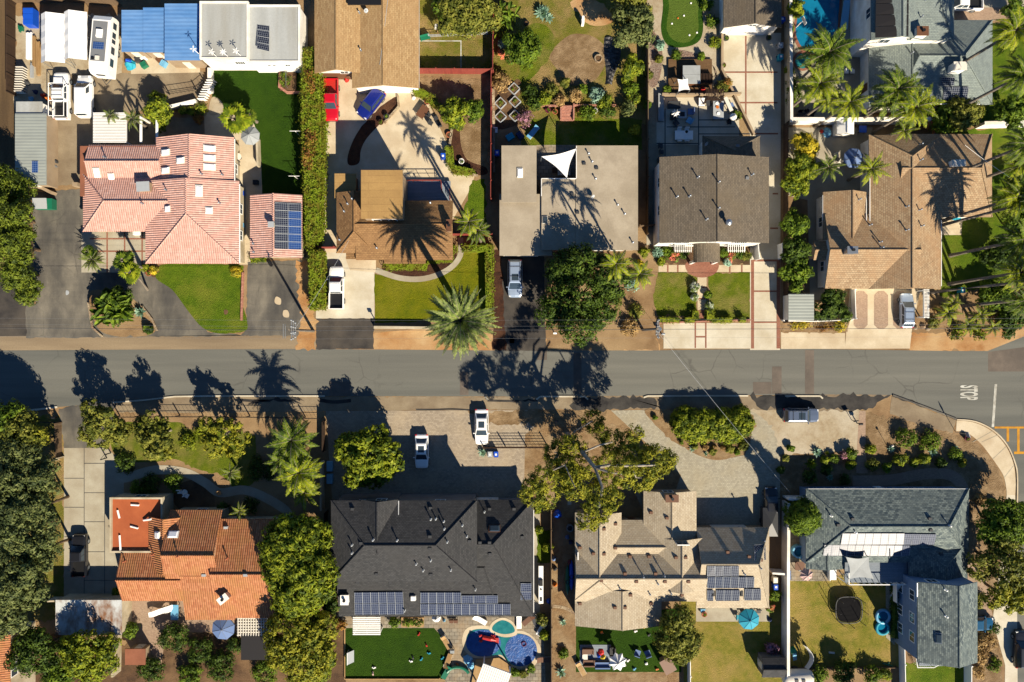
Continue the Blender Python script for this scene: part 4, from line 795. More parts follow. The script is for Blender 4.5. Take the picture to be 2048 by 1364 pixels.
h.window('n',.5,1.6,k=3); h.door('n',.5,4.6,2.1,k=4,mat='offwhite'); h.window('n',.5,5.0,k=2,w=1.4); h.window('w',.5,3.4,k=0); h.door('n',.4,k=6,mat='brown')
# grey green house
h = House('grey_green_house','speckled grey green roofed house with a tall gabled wing and pale solar rows','house',1790,1090,'sh_green','w_blue')
h.gable((1612,977,1938,1125),3.1,4.85,'x',h0=5.0,h1=3.6,rp=.53).gable((1612,1090,1690,1138),2.95,3.6,'y').gable((1818,1080,1935,1190),3.15,5.0,'y',h1=3.0)
h.gable((1835,1164,1955,1325),6.2,7.8,'y',ov=.2,rp=.57)
h.done(); h.solar([(1684,1066),(1808,1066),(1806,1089),(1680,1089)],8,1,'pv_gloss'); h.solar([(1648,1089),(1804,1090),(1801,1112),(1645,1111)],10,1,'pv_gloss'); h.solar([(1808,1067),(1872,1068),(1867,1089),(1806,1089)],4,1,'pv_matt'); h.solar([(1804,1090),(1820,1090),(1817,1111),(1801,1112)],1,1,'pv_matt')
h.pipe((1661,1031),(1710,1064),(1898,1051),(1890,1179),(1891,1232),(1875,1315),h=.5,mat='white'); h.vent((1705,1038),(1859,1037),(1676,1050),(1861,1060),(1882,1108),mat='dkgrey'); h.skylight(1877,1276,10,18,'glass','galv')
for u in (.25,.5,.8): h.window('w',u,4.6,k=3); h.window('w',u,1.7,k=3)
h.window('n',.3,5.2,k=3); h.gutter([(1835,1166),(1835,1322)],[(1614,978),(1936,978)]); h.window('n',.3,1.7,k=0); h.door('n',.5,k=0,mat='white'); h.window('n',.75,1.7,k=0)
b = MB(); x0,y0,x1,y1 = h.corners((1690,1120,1815,1165),2.3); b.prism([(x0,y0),(x1,y0),(x1,y1),(x0,y1)],2.1,2.3); b.build('balcony_deck',M['deck_grey'],h.root)
b = MB()
for k in range(12): t = x0 + (x1 - x0) * k / 11; b.box((t,y0 + .05,2.3),(.07,.07,1.0)); b.box((t,y0 + .06,0),(.1,.1,2.1))
b.box(((x0 + x1) / 2,y0 + .05,3.3),(x1 - x0,.1,.08)); b.box((x0 + .05,(y0 + y1) / 2,3.3),(.1,y1 - y0,.08)); b.build('balcony_railing',M['white'],h.root)
b = MB()
for k in range(9): p = P(1787,1160,0); b.box((p.x,y0 - .35 - .28 * k,2.05 - .24 * k),(1.1,.3,.06))
b.box((p.x - .6,y0 - 1.5,1.1),(.06,2.6,1.0)); b.build('stair',M['white'],h.root)
# other small buildings at the bottom left
shed('metal_shed','white rust stained flat roofed shed below the slab driveway',(111,1200,243,1270),2.9,'rust_white','w_cream')
h = House('corner_house','cream walled house cut off at the bottom left corner','house',-30,1330,'tile_rust','w_cream'); h.gable((-160,1270,20,1440),5.6,7.2,'y').done(); h.window('e',.85,4.3,1.4,1.2); h.window('e',.55,4.3,1.6,1.2); h.window('e',.85,1.6,1.4,1.2)
# ---------------------------------------------------------------- vehicles
def paint(name,c,metal=0.0): return m_flat(name,c,.28,.5,metal,.5,wear=.04)
PW,PR,PB,PS,PG,PK,PT = paint('white_car_paint',(.8,.8,.78)),paint('red_car_paint',A(214,20,38)),paint('navy_car_paint',A(30,44,130),.2),paint('silver_car_paint',A(190,200,212),.4),paint('grey_car_paint',A(120,128,142),.4),paint('black_car_paint',A(38,38,42)),paint('teal_car_paint',A(30,90,120),.2)
SHAPES = {  # greenhouse base rear/front, roof rear/front, height, belt, W
    'sedan': (-.42,.25,-.25,.07,1.45,.94,1.84),'suv': (-.485,.25,-.43,.10,1.74,1.04,1.92),'minivan': (-.485,.30,-.44,.12,1.76,1.02,1.98),
    'hatch': (-.48,.27,-.38,.08,1.5,.96,1.78),'pickup': (-.13,.25,-.10,.12,1.88,1.14,1.98),'van': (-.49,.30,-.475,.14,2.1,1.2,2.0)}
def vehicle(name,kind,px,py,ang,L,mat,label,cat,W=None,sunroof=False,rails=False,cap=None,group=None):
    g0,g1,r0,r1,H,zb,w0 = SHAPES[kind]; W = (W or w0) / 2
    p = P(px,py,H * .6); T = thing(name,label,cat,(p.x,p.y,0),group,math.radians(ang))
    pk = kind == 'pickup'; bl = dict(parent=T,world=False)
    st = [(-.5,.80,zb - .22),(-.488,.9,zb - .06),(-.46,.955,zb),(-.38,.985,zb + .02),(-.15,1,zb + .01),(.1,1,zb),(.26,.99,zb - .02),(.36,.965,zb - .08),(.44,.92,zb - .15),(.48,.82,zb - .22),(.5,.66,zb - .34)]
    if kind == 'van': st = [(-.5,.92,zb - .1),(-.495,.97,zb),(-.2,1,zb),(.2,1,zb),(.32,.99,zb - .05),(.42,.95,zb - .2),(.48,.85,zb - .35),(.5,.68,zb - .5)]
    if pk: st = [(-.132,1,zb),(.1,1,zb),(.26,.99,zb - .02),(.38,.97,zb - .06),(.45,.93,zb - .12),(.485,.85,zb - .22),(.5,.72,zb - .4)]
    b = MB(); n = 0
    for x,k,zt in st:
        w = W * k; b.v += [(x * L,sy * w * q,z) for sy,q,z in ((-1,.9,.26),(-1,1,.5),(-1,.985,zt - .16),(-1,.92,zt - .03),(-1,.7,zt + .015),(1,0,zt + .04),(1,.7,zt + .015),(1,.92,zt - .03),(1,.985,zt - .16),(1,1,.5),(1,.9,.26))]; n += 1
    for i in range(n - 1):
        for j in range(11): a,c = i * 11,i * 11 + 11; b.f.append((a + j,c + j,c + (j + 1) % 11,a + (j + 1) % 11)); b.m.append(0)
    b.f += [tuple(range(10,-1,-1)),tuple(range((n - 1) * 11,n * 11))]; b.m += [0,0]
    # cabin
    zt,hw,rw = zb - .05,W * .93,W * .74; c = MB()
    lo = [(g0 * L,-hw,zt),(g1 * L,-hw,zt),(g1 * L,hw,zt),(g0 * L,hw,zt)]; hi = [(r0 * L,-rw,H - .06),(r1 * L,-rw,H - .06),(r1 * L,rw,H - .06),(r0 * L,rw,H - .06)]
    for i in range(4): b.face([lo[i],lo[(i + 1) % 4],hi[(i + 1) % 4],hi[i]])
    tp = [(r0 * L + .12,-rw * .82,H),(r1 * L - .12,-rw * .82,H),(r1 * L - .12,rw * .82,H),(r0 * L + .12,rw * .82,H)]
    for i in range(4): b.face([hi[i],hi[(i + 1) % 4],tp[(i + 1) % 4],tp[i]])
    b.face(tp); b.build('body',mat,T,False)
    V = Vector
    def pane(nm,q,a,e,up=.012,m='glass'):
        q = [V(v) for v in q]; n_ = (q[1] - q[0]).cross(q[3] - q[0]).normalized() * up
        f = lambda u,v: q[0] * (1 - u) * (1 - v) + q[1] * u * (1 - v) + q[2] * u * v + q[3] * (1 - u) * v + n_
        return MB().face([f(a[0],e[0]),f(a[1],e[0]),f(a[1],e[1]),f(a[0],e[1])]).build(nm,M[m],T,False)
    pane('windscreen',(lo[1],lo[2],hi[2],hi[1]),(.05,.95),(.1,.96)); 
    if cap is None: pane('rear_window',(lo[3],lo[0],hi[0],hi[3]),(.08,.92),(.2,.92))
    for q in ((lo[0],lo[1],hi[1],hi[0]),(lo[2],lo[3],hi[3],hi[2])):
        fl = q[0] is lo[2]
        if kind == 'van': pane('side_window',q,(.06,.26) if fl else (.74,.94),(.3,.94)); continue
        for a in ((.06,.33),(.36,.62),(.65,.93)) if kind in ('suv','minivan') else (((.08,.48),(.53,.92))): pane('side_window',q,a,(.22,.92))
    if kind == 'van':
        for a in ((.08,.47),(.53,.92)): pane('rear_window',(lo[3],lo[0],hi[0],hi[3]),a,(.4,.85),.02)
    if sunroof: x = (r1 - .06) * L; MB().face([(x - .85,-rw * .6,H + .008),(x,-rw * .6,H + .008),(x,rw * .6,H + .008),(x - .85,rw * .6,H + .008)]).build('sunroof',M['glass'],T,False)
    if rails:
        for s_ in (-1,1): MB().tube([((r0 + .02) * L,s_ * rw * .9,H),((r0 + .03) * L,s_ * rw * .9,H + .07),((r1 - .03) * L,s_ * rw * .9,H + .07),((r1 - .02) * L,s_ * rw * .9,H)],.025,6).build('roof_rail',M['dkgrey'],T,False)
        for t in (.25,.7): x = (r0 + (r1 - r0) * t) * L; MB().tube([(x,-rw * .9,H + .08),(x,rw * .9,H + .08)],.025,6).build('crossbar',M['dkgrey'],T,False)
    if pk:
        zf = .72; d = MB().box((-.316 * L,0,.32),(.368 * L,W * 1.9,zf - .32)); d.build('bed',mat,T,False)
        MB().box((-.312 * L,0,zf + .003),(.36 * L,W * 1.75,.025)).build('bed_liner',M['black'] if mat is not PR else M['red'],T,False)
        for s_ in (-1,1): MB().box((-.316 * L,s_ * W * .93,zf + .006),(.362 * L,W * .13,zb - zf - .01)).build('bed_side',mat,T,False)
        MB().box((-.492 * L,0,.55),(.08,W * 1.92,zb - .55)).build('tailgate',mat,T,False)
    wr = .36 if kind in ('suv','pickup','van') else .32
    for x in (-.305 if not pk else -.31,.315):
        for s_ in (-1,1):
            y = s_ * (W - .1); o = MB().tube([(x * L,y - .115,wr),(x * L,y + .115,wr)],wr,16).build('wheel',M['tyre'],T,False)
            MB().tube([(x * L,y,wr),(x * L,y + s_ * .125,wr)],wr * .62,12).build('rim',M['galv'],o,False)
    for s_ in (-1,1):
        hx = .452 * L; MB().box((hx,s_ * W * .66,zb - .34),(.3,.34,.165),top=.8).build('headlight',M['lamp'],T,False)
        MB().box((-.488 * L if not pk else -.49 * L,s_ * W * .8,zb - .32),(.12,.22,.3)).build('taillight',M['tail'],T,False)
        o = MB().box((g1 * L - .35,s_ * (W + .06),zb - .02),(.12,.22,.16)).build('wing_mirror',mat,T,False)
    MB().box((.492 * L,0,.3),(.12,W * 1.5,.18)).build('bumper',M['dkgrey'],T,False)
    return T
vehicle('pickup_truck','pickup',661,198,-90,5.5,PR,'bright red pickup truck parked under the white gable','pickup truck')
vehicle('suv','suv',741,205,232,4.4,PB,'dark blue suv parked at an angle beside the curved mulch bed','suv')
vehicle('pickup_truck','pickup',672,575,90,5.7,PW,'white pickup truck with black bed on the pale concrete driveway','pickup truck')
vehicle('minivan','minivan',1030,557,-90,5.0,PS,'silver minivan with roof rails on the dark asphalt driveway','minivan',rails=True,sunroof=True)
vehicle('hatchback','hatch',1815,621,90,4.6,PS,'silver hatchback parked on the driveway with paver panels','car',rails=True)
vehicle('sedan','sedan',843,903,-90,4.5,PW,'white sedan half in the shadow of the charcoal roofed house','car',sunroof=True)
vehicle('sedan','sedan',963,854,-90,4.7,PW,'white sedan beside the slatted brown fence','car',sunroof=True)
vehicle('suv','suv',1604,831,0,4.7,PG,'grey suv with red taillights on the sandy parking','suv',sunroof=True,rails=True)
T = vehicle('pickup_truck','pickup',156,1112,90,5.6,PK,'black pickup truck with yellow boxes in its bed on the slab driveway','pickup truck')
for k,(x,y,m) in enumerate(((-1.2,-.4,'yellow'),(-1.2,.35,'yellow'),(-2.0,-.35,'ltblue'),(-2.0,.4,'yellow'))):
    p = P(156,1112,1); s_ = MB().box((0,0,0),(.6,.55,.4)); o = s_.build('storage_box',M[m],None,False,loc=(p.x + y,p.y + x,.76)); tag(o,['rear left yellow box','rear right yellow box','pale blue box','third yellow box'][k] + ' in the bed of the black pickup','storage box')
vehicle('sedan','sedan',1543,1008,90,4.4,PK,'dark car in the shade beside the white wall','car')
vehicle('pickup_truck','pickup',1925,3,180,5.6,PW,'white pickup truck cut off by the top edge behind the grey house','pickup truck')
vehicle('hatchback','hatch',1957,1248,0,4.2,PT,'teal car poking out beside the tall grey wing','car')
vehicle('suv','suv',2046,1300,90,4.9,PK,'black suv cut off by the right edge beside the sidewalk','suv')
vehicle('van','van',166,190,90,5.6,PW,'white panel van next to the rack truck','van',W=2.0)
T = vehicle('utility_truck','pickup',120,190,90,6.2,PW,'white work truck with a lumber rack beside the panel van','truck',W=2.05,rails=True)
b = MB()
for y in (-1.0,1.0):
    b.tube([(-3.0,y,.8),(-3.0,y,2.0),(1.3,y,2.0),(1.3,y,1.2)],.05)
for x in (-3.0,-1.0,1.3): b.tube([(x,-1.0,2.0),(x,1.0,2.0)],.05)
b.build('lumber_rack',M['white'],T,False)
b = MB()
for k in range(4): b.box((-1.6,-.35 + .25 * k,.76),(2.4,.2,.06))
p = P(120,190,1); o = b.build('lumber_stack',M['timber'],None,False,loc=(p.x,p.y,0)); o.rotation_euler = (0,0,math.pi / 2); tag(o,'stack of pale boards in the bed of the rack truck','lumber')
# travel trailer
p = P(203,88,2.5); T = thing('travel_trailer','white travel trailer with grey roof beside the pale tents','travel trailer',(p.x,p.y,0),rz=math.radians(-5))
b = MB(); pr = [(-3.9,.6),(-3.9,2.2),(-3.6,2.75),(-2.6,2.95),(3.0,2.95),(3.6,2.6),(3.7,1.6),(3.5,.6)]
for s_ in (-1.2,1.2): b.face([(s_,y,z) for y,z in (pr if s_ < 0 else pr[::-1])])
for i in range(8): (y0,z0),(y1,z1) = pr[i],pr[(i + 1) % 8]; b.face([(-1.2,y0,z0),(1.2,y0,z0),(1.2,y1,z1),(-1.2,y1,z1)])
b.build('body',M['white'],T,False); MB().box((-.1,.2,2.952),(1.9,5.2,.02)).build('roof_membrane',M['grey'],T,False)
MB().box((-.1,1.2,2.975),(.8,1.1,.3),top=.8).build('air_conditioner',M['white'],T,False); MB().box((-.1,-.4,2.975),(1.4,.9,.05)).build('solar_panel',M['pv_blue'],T,False)
MB().box((-.1,-2.0,2.975),(.5,.5,.15)).build('roof_hatch',M['offwhite'],T,False); MB().box((-.7,-2.1,2.975),(.35,.35,.12)).build('roof_hatch',M['black'],T,False)
for y,w in ((-2.2,1.0),(-.6,.9),(.6,.5),(1.4,.7),(2.6,.8)): MB().box((1.2,y,1.5),(.06,w,.8)).build('side_window',M['glass'],T,False)
MB().box((0,-3.78,1.75),(1.2,.3,.5)).build('front_window',M['glass'],T,False)
for y in (-.5,.5):
    for s_ in (-1,1): o = MB().tube([(s_ * 1.05 - .12,y,.36),(s_ * 1.05 + .12,y,.36)],.36,14).build('wheel',M['tyre'],T,False); MB().tube([(s_ * 1.05,y,.36),(s_ * 1.19,y,.36)],.2,10).build('rim',M['galv'],o,False)
MB().tube([(-.7,-3.8,.6),(0,-4.7,.55),(.7,-3.8,.6)],.06).build('drawbar',M['dkgrey'],T,False)
# rounded white tank trailer at the bottom
p = P(1598,1358,1.8); T = thing('rounded_trailer','round ended white trailer below the worn lawn at the bottom edge','travel trailer',(p.x,p.y,0))
MB().tube([(-2.0,0,1.3),(-1.85,0,1.3),(-1.5,0,1.3),(1.5,0,1.3),(1.85,0,1.3),(2.0,0,1.3)],[.5,.85,1.05,1.05,.85,.5],16).build('body',M['offwhite'],T,False,smooth=True)
for x in (-.5,.4): MB().box((x,0,2.33),(.45,.35,.08)).build('roof_vent',M['black'],T,False)
for s_ in (-1,1): MB().tube([(0,s_ * .9 - .1,.34),(0,s_ * .9 + .1,.34)],.34,14).build('wheel',M['tyre'],T,False)
# ---------------------------------------------------------------- trees and plants
def leafobj(name,C,N,size,mat,parent=None,loc=None,asp=.5,world=True):
    """one leaf-sized diamond face per point"""
    n = len(C); C = np.asarray(C,float); N = np.asarray(N,float); N /= np.linalg.norm(N,axis=1)[:,None] + 1e-9
    R = RNG.normal(size=(n,3)); T = np.cross(N,R); T /= np.linalg.norm(T,axis=1)[:,None] + 1e-9; B = np.cross(N,T)
    s = (np.asarray(size) * RNG.uniform(.6,1.3,n))[:,None]
    if parent is not None and world: C = C - np.array(parent.location)
    elif loc is not None and parent is None: C = C - np.array(loc)
    V = np.stack([C + T * s,C + B * s * asp,C - T * s,C - B * s * asp],1).reshape(-1,3)
    me = bpy.data.meshes.new(name); me.vertices.add(4 * n); me.vertices.foreach_set('co',V.ravel().astype(np.float32))
    me.loops.add(4 * n); me.loops.foreach_set('vertex_index',np.arange(4 * n,dtype=np.int32))
    me.polygons.add(n); me.polygons.foreach_set('loop_start',np.arange(0,4 * n,4,dtype=np.int32)); me.polygons.foreach_set('loop_total',np.full(n,4,np.int32))
    me.materials.append(mat); me.update(calc_edges=True)
    o = bpy.data.objects.new(name,me); COL.objects.link(o)
    if parent is not None: o.parent = parent
    elif loc is not None: o.location = loc
    return o
def rdir(n):
    v = RNG.normal(size=(n,3)); return v / np.linalg.norm(v,axis=1)[:,None]
def cloud(blobs,per=1.0,clump=.8,dens=26,low=-.35):
    """leaf points and normals in clumps spread over the shells of ellipsoids (cx, cy, cz, rx, ry, rz)"""
    Cs,Ns = [],[]
    for cx,cy,cz,rx,ry,rz in blobs:
        area = 4 * math.pi * ((rx * ry) ** 1.6 / 3 + (rx * rz) ** 1.6 / 3 + (ry * rz) ** 1.6 / 3) ** (1 / 1.6)
        k = max(4,int(area / (clump * clump * 1.6) * per)); d = rdir(k * 2); d = d[d[:,2] > low][:k]
        r = RNG.uniform(.62,1.04,len(d)) ** .7
        cc = np.array([cx,cy,cz]) + d * np.array([rx,ry,rz]) * r[:,None]
        cr = clump * RNG.uniform(.6,1.25,len(d))
        for c,q,dd in zip(cc,cr,d):
            m = max(5,int(dens * (q / clump) ** 2)); u = rdir(m); rr = RNG.uniform(.35,1,m)[:,None] ** .5
            Cs.append(c + u * q * rr * np.array([1,1,.8])); Ns.append(u * 1.1 + dd * .45 + np.array([0,0,.3]) + RNG.normal(size=(m,3)) * .25)
    return np.concatenate(Cs),np.concatenate(Ns)
def trunk_mb(base,top,r0,r1,lean=.3,limbs=(),n=7):
    b = MB(); base,top = Vector(base),Vector(top); d = top - base; side = Vector((random.uniform(-1,1),random.uniform(-1,1),0)) * lean
    pts = [base + d * t + side * math.sin(t * math.pi) for t in (0,.25,.5,.75,1)]
    b.tube(pts,[r0 * 1.25,r0,r0 * .85,(r0 + r1) / 2,r1],n)
    for l in limbs:
        s = pts[2] if random.random() < .5 else pts[3]; e = Vector(l); md = s.lerp(e,.5) + Vector((random.uniform(-.4,.4),random.uniform(-.4,.4),.3)); b.tube([s,md,e],[r1 * .9,r1 * .6,r1 * .25],5)
    return b
def tree(px,py,r,h,leaf,label,name='garden_tree',cat='tree',blobs=None,clump=.6,dens=30,per=1.0,size=.2,bark='bark',squash=.75,group=None,low=-.35,lobes=7,asp=.5,stem=True):
    """px, py: where the middle of the crown shows; r: crown radius in photo pixels; h: height in metres"""
    R = r * S * (CH - h * .6) / CH; p = P(px,py,h * .65); T = thing(name,label,cat,(p.x,p.y,0),group)
    rz = min(R * squash,h * .45); cz = h - rz
    if blobs is None:
        bl = [(p.x + R * random.uniform(-.1,.1),p.y + R * random.uniform(-.1,.1),cz,R * .58,R * .58,rz * .85)]
        for k in range(lobes):
            a = 2 * math.pi * (k + random.uniform(-.4,.4)) / lobes; q = random.uniform(.38,.78); s = random.uniform(.24,.46)
            bl.append((p.x + math.cos(a) * R * q,p.y + math.sin(a) * R * q,cz + rz * random.uniform(-.35,.45),R * s,R * s,rz * s * 1.1))
    else:
        bl = []
        for bx,by,br,bz in blobs: q = P(bx,by,bz); rr = br * S * (CH - bz) / CH; bl.append((q.x,q.y,bz,rr,rr,rr * squash))
    C,N = cloud(bl,per,clump,dens,low); C[:,2] = np.maximum(C[:,2],.15)
    leafobj('crown',C,N,size,L[leaf],T,asp=asp)
    lm = [(b[0],b[1],b[2]) for b in bl[1:]]
    if stem: trunk_mb((p.x,p.y,0),(p.x,p.y,cz + rz * .2),max(.1,h * .022),max(.05,h * .012),h * .03,lm).build('trunk',M[bark],T)
    return T
def shrub(px,py,r,h,leaf,label,name='shrub',cat='shrub',rpy=None,dens=16,size=.14,group=None,asp=.55,lobes=4):
    R = r * S; Ry = (rpy or r) * S; p = P(px,py,h * .6); bl = [(p.x,p.y,h * .45,R * .75,Ry * .75,h * .5)]
    for k in range(lobes):
        a = 2 * math.pi * (k + random.random() * .6) / lobes; bl.append((p.x + math.cos(a) * R * .5,p.y + math.sin(a) * Ry * .5,h * random.uniform(.35,.6),R * .42,Ry * .42,h * .36))
    c = max(.16,min(.42,R * .4)); C,N = cloud(bl,.8,c,dens,-.2); C[:,2] = np.maximum(C[:,2],.03)
    return tag(leafobj(name,C,N,min(size,max(.07,R * .28)),L[leaf],None,(p.x,p.y,0),asp),label,cat,group)
def hedge(pts,h,leaf,label,dens=42,size=.15,name='hedge',cat='hedge',wob=.12):
    q = [P(x,y,h) for x,y in pts]; xs,ys = [p.x for p in q],[p.y for p in q]; c = (sum(xs) / len(xs),sum(ys) / len(ys))
    T = thing(name,label,cat,(c[0],c[1],0)); n_ = len(q)
    MB().prism([(p.x + (c[0] - p.x) * .06,p.y + (c[1] - p.y) * .03) for p in q],0,h - .12).build('branches',L[leaf],T)
    A2 = abs(sum(xs[i] * ys[i - 1] - xs[i - 1] * ys[i] for i in range(n_))) / 2
    k = int(A2 * dens); U = []
    while len(U) < k:
        x,y = RNG.uniform(min(xs),max(xs)),RNG.uniform(min(ys),max(ys)); ins = False
        for i in range(n_):
            j = i - 1
            if (ys[i] > y) != (ys[j] > y) and x < (xs[j] - xs[i]) * (y - ys[i]) / (ys[j] - ys[i]) + xs[i]: ins = not ins
        if ins: U.append((x,y,h + .14 * math.sin(x * 2.1 + y) * math.sin(y * 1.7) + RNG.normal() * wob))
    Nn = [(RNG.normal() * .6,RNG.normal() * .6,1) for _ in U]
    for i in range(n_):
        a,b = q[i - 1],q[i]; d = b - a; l = d.length; nr = Vector((d.y,-d.x,0)).normalized()
        if (Vector((c[0],c[1],0)) - a).dot(nr) > 0: nr = -nr
        for _ in range(int(l * h * dens * .7)):
            t = RNG.uniform(); v = a + d * t + nr * abs(RNG.normal() * wob); U.append((v.x,v.y,RNG.uniform(.05,h))); Nn.append((nr.x + RNG.normal() * .5,nr.y + RNG.normal() * .5,.4 + RNG.normal() * .4))
    leafobj('foliage',U,Nn,size,L[leaf],T); return T
def frond(b,c,az,el,L_,droop,w,n=12,tilt=.4,m=0,fwd=.75):
    """one feather leaf: a rachis with leaflets on both sides"""
    d = Vector((math.cos(az),math.sin(az),0)); pts = []; p = Vector(c); e = el
    for k in range(n + 1):
        pts.append(p.copy()); p = p + (d * math.cos(e) + Vector((0,0,math.sin(e)))) * L_ / n; e -= droop / n
    b.tube(pts,[.05 * (1 - .85 * k / n) for k in range(n + 1)],4,m=1,caps=False)
    side = Vector((-d.y,d.x,0))
    for k in range(1,n + 1):
        t = k / n; lw = w * math.sin(math.pi * min(1,.18 + .82 * t) ** .8) + w * .12; f = (pts[k] - pts[k - 1]).normalized()
        for h_ in (0,.5):
            o = pts[k - 1].lerp(pts[k],h_)
            for s_ in (-1,1):
                tip = o + (side * s_ * random.uniform(.8,1.0) + f * fwd + Vector((0,0,tilt * random.uniform(-.9,.25)))).normalized() * lw * random.uniform(.85,1.1)
                q = f * (L_ / n * .42); b.face([o - q * .6,o + q * .6,tip + q * .35,tip - q * .35],m)
def fanleaf(b,c,az,el,L_,R_,m=0,n=9):
    d = Vector((math.cos(az) * math.cos(el),math.sin(az) * math.cos(el),math.sin(el))); p = Vector(c) + d * L_; b.tube([c,p],.03,4,m=1,caps=False)
    s = Vector((-math.sin(az),math.cos(az),0)); el *= .35; d = Vector((math.cos(az) * math.cos(el),math.sin(az) * math.cos(el),math.sin(el)))
    for k in range(n):
        a = -1.5 + 3.0 * k / (n - 1); v = d * math.cos(a) + s * math.sin(a) + Vector((0,0,-.35 * abs(math.sin(a)) - .12)); w = (d * -math.sin(a) + s * math.cos(a)) * R_ * .16
        b.face([p,p + v * R_ * .6 - w,p + v * R_ * random.uniform(.9,1.08),p + v * R_ * .6 + w],m)
def palm(px,py,r,h,label,leaf='palm',n=26,kind='feather',name='palm_tree',cat='palm tree',lean=(0,0),tr=.17,droop=1.3,dead=0,group=None,up=1.25,w=.16,trunk='bark_palm',tilt=.4,fwd=.75):
    """px, py: the heart of the crown as seen; lean: metres the foot stands away from below the crown"""
    p = P(px,py,h); R = r * S * (CH - h) / CH; T = thing(name,label,cat,(p.x + lean[0],p.y + lean[1],0),group)
    b = MB(); L_ = R * 1.28
    for k in range(n):
        az = 2.399963 * k + random.uniform(-.2,.2); t = k / max(1,n - 1); el = up * (1 - t) ** 1.2 + random.uniform(-.1,.1) - .25 * t
        if kind == 'fan': fanleaf(b,p,az,el * .9,R * .5 * random.uniform(.35,1.15),R * .5)
        else: frond(b,p + Vector((0,0,.1)),az,el,L_ * random.uniform(.88,1.06),droop * random.uniform(.75,1.15),max(.22,R * w),12,tilt,0,fwd)
    b.build('crown',[L[leaf],M['bark_palm']],T)
    f = Vector((p.x + lean[0],p.y + lean[1],0)); t = MB(); mid = f.lerp(p,.5) + Vector((-lean[0] * .12,-lean[1] * .12,0))
    t.tube([f,f.lerp(mid,.3),mid,mid.lerp(p,.6),p],[tr * 1.5,tr * 1.1,tr,tr * .92,tr * .85],9); t.build('trunk',M[trunk],T)
    return T
def rosette(px,py,r,leaf,label,n=22,name='agave',cat='agave',h=.5,group=None,w=.16):
    p = P(px,py,.3); R = r * S; b = MB()
    for k in range(n):
        az = 2.4 * k; el = 1.35 * (1 - k / n) + .12; d = Vector((math.cos(az) * math.cos(el),math.sin(az) * math.cos(el),math.sin(el))); s = Vector((-math.sin(az),math.cos(az),0)) * R * w
        o = p.copy(); o.z = .08; m_ = o + d * R * .55; tip = o + d * R * 1.05 + Vector((0,0,-.08 * R)); b.face([o - s * .5,m_ - s,tip,m_ + s,o + s * .5])
    return tag(b.build(name,L[leaf],loc=(p.x,p.y,0)),label,cat,group)
def broadleaf(px,py,r,h,leaf,label,n=16,name='banana_plant',cat='banana plant',group=None):
    """big paddle leaves on short stems"""
    p = P(px,py,h * .7); R = r * S; T = thing(name,label,cat,(p.x,p.y,0),group); b = MB(); t = MB()
    for k in range(n):
        az = 2.4 * k + random.uniform(-.3,.3); q = random.uniform(.1,.55) * R; o = Vector((p.x + math.cos(az * 1.7) * q,p.y + math.sin(az * 1.7) * q,h * random.uniform(.45,.7)))
        t.tube([(o.x,o.y,0),o],.06,5); el = random.uniform(.35,1.1); d = Vector((math.cos(az),math.sin(az),0)); s = Vector((-d.y,d.x,0)) * min(.3,R * random.uniform(.07,.12)); pts = []; e = el; v = o.copy(); Ln = min(2.0,R * random.uniform(.5,.85))
        for j in range(6): pts.append(v.copy()); v = v + (d * math.cos(e) + Vector((0,0,math.sin(e)))) * Ln / 5; e -= .33
        ws = (.25,.8,1,1,.75,.1)
        for j in range(5):
            for sg in (-1,1): b.face([pts[j],pts[j + 1],pts[j + 1] + s * sg * ws[j + 1] + Vector((0,0,.08 * R)),pts[j] + s * sg * ws[j] + Vector((0,0,.08 * R))])
    b.build('leaves',L[leaf],T); t.build('stem',L[leaf],T); return T
# ---- trees north of the street
for x,y,r,hh,lb in ((22,378,42,6.5,'northernmost of the cypress row, touching the long grey shed'),(16,432,50,8.0,'second cypress from the long grey shed'),(24,490,48,8.5,'widest middle cypress beside the weathered driveway'),(36,545,38,6.5,'fourth cypress from the long grey shed'),(52,584,26,4.0,'lowest small cypress at the foot of the row')):
    tree(x,y,r,hh,'cypress',lb,'cypress_tree','cypress',clump=.6,dens=30,size=.2,squash=.9,lobes=9,asp=.35,group='cypress row on the left edge')
palm(470,238,34,4.2,'big fan palm at the corner of the artificial lawn','palm_lime',22,'fan'); palm(500,232,20,2.6,'small fan palm touching the big fan palm','palm',16,'fan')
palm(266,238,22,3.6,'feather palm beside the white slatted pergola','palm',16,droop=1.6); palm(222,232,16,3.2,'small feather palm growing through the white pergola','palm',14,droop=1.6)
tree(312,222,36,3.8,'lime','yellow green citrus tree among the white beams','citrus_tree',clump=.5,size=.2)
for x,y,r,lb in ((364,221,8,'left of three clipped bushes under the white ramp wall'),(380,222,9,'middle of three clipped bushes under the white ramp wall'),(400,217,14,'widest of three bushes under the white ramp wall')): shrub(x,y,r,.8,'lime',lb)
shrub(396,235,12,.6,'rust','orange leaved bush by the terrace steps')
palm(186,520,22,1.8,'dark cycad at the corner of the brick lined court','palm',34,name='cycad',cat='cycad',droop=1.0,w=.1); palm(178,502,16,2.2,'small palm just above the dark cycad','palm',14,'fan')
palm(246,520,25,5.0,'pale fan palm in front of the pink court','palm',20,'fan',lean=(.2,-.6)); palm(262,545,26,5.5,'lower fan palm leaning over the looped driveway','palm_lime',20,'fan',lean=(-.6,-1.8),tr=.13)
broadleaf(225,617,48,3.4,'green','large clump of paddle leaves on the driveway island',80,'bird_of_paradise_plant','paddle plant'); tree(225,608,40,3.0,'dark','dark bush filling the middle of the paddle leaf clump','garden_bush','bush',clump=.5,size=.22)
rosette(280,624,14,'blue','blue grey agave at the right tip of the driveway island',26); shrub(296,660,10,.9,'dark','round potted bush at the lower tip of the driveway island'); shrub(292,655,6,1.1,'green','tiny bush beside the round potted bush')
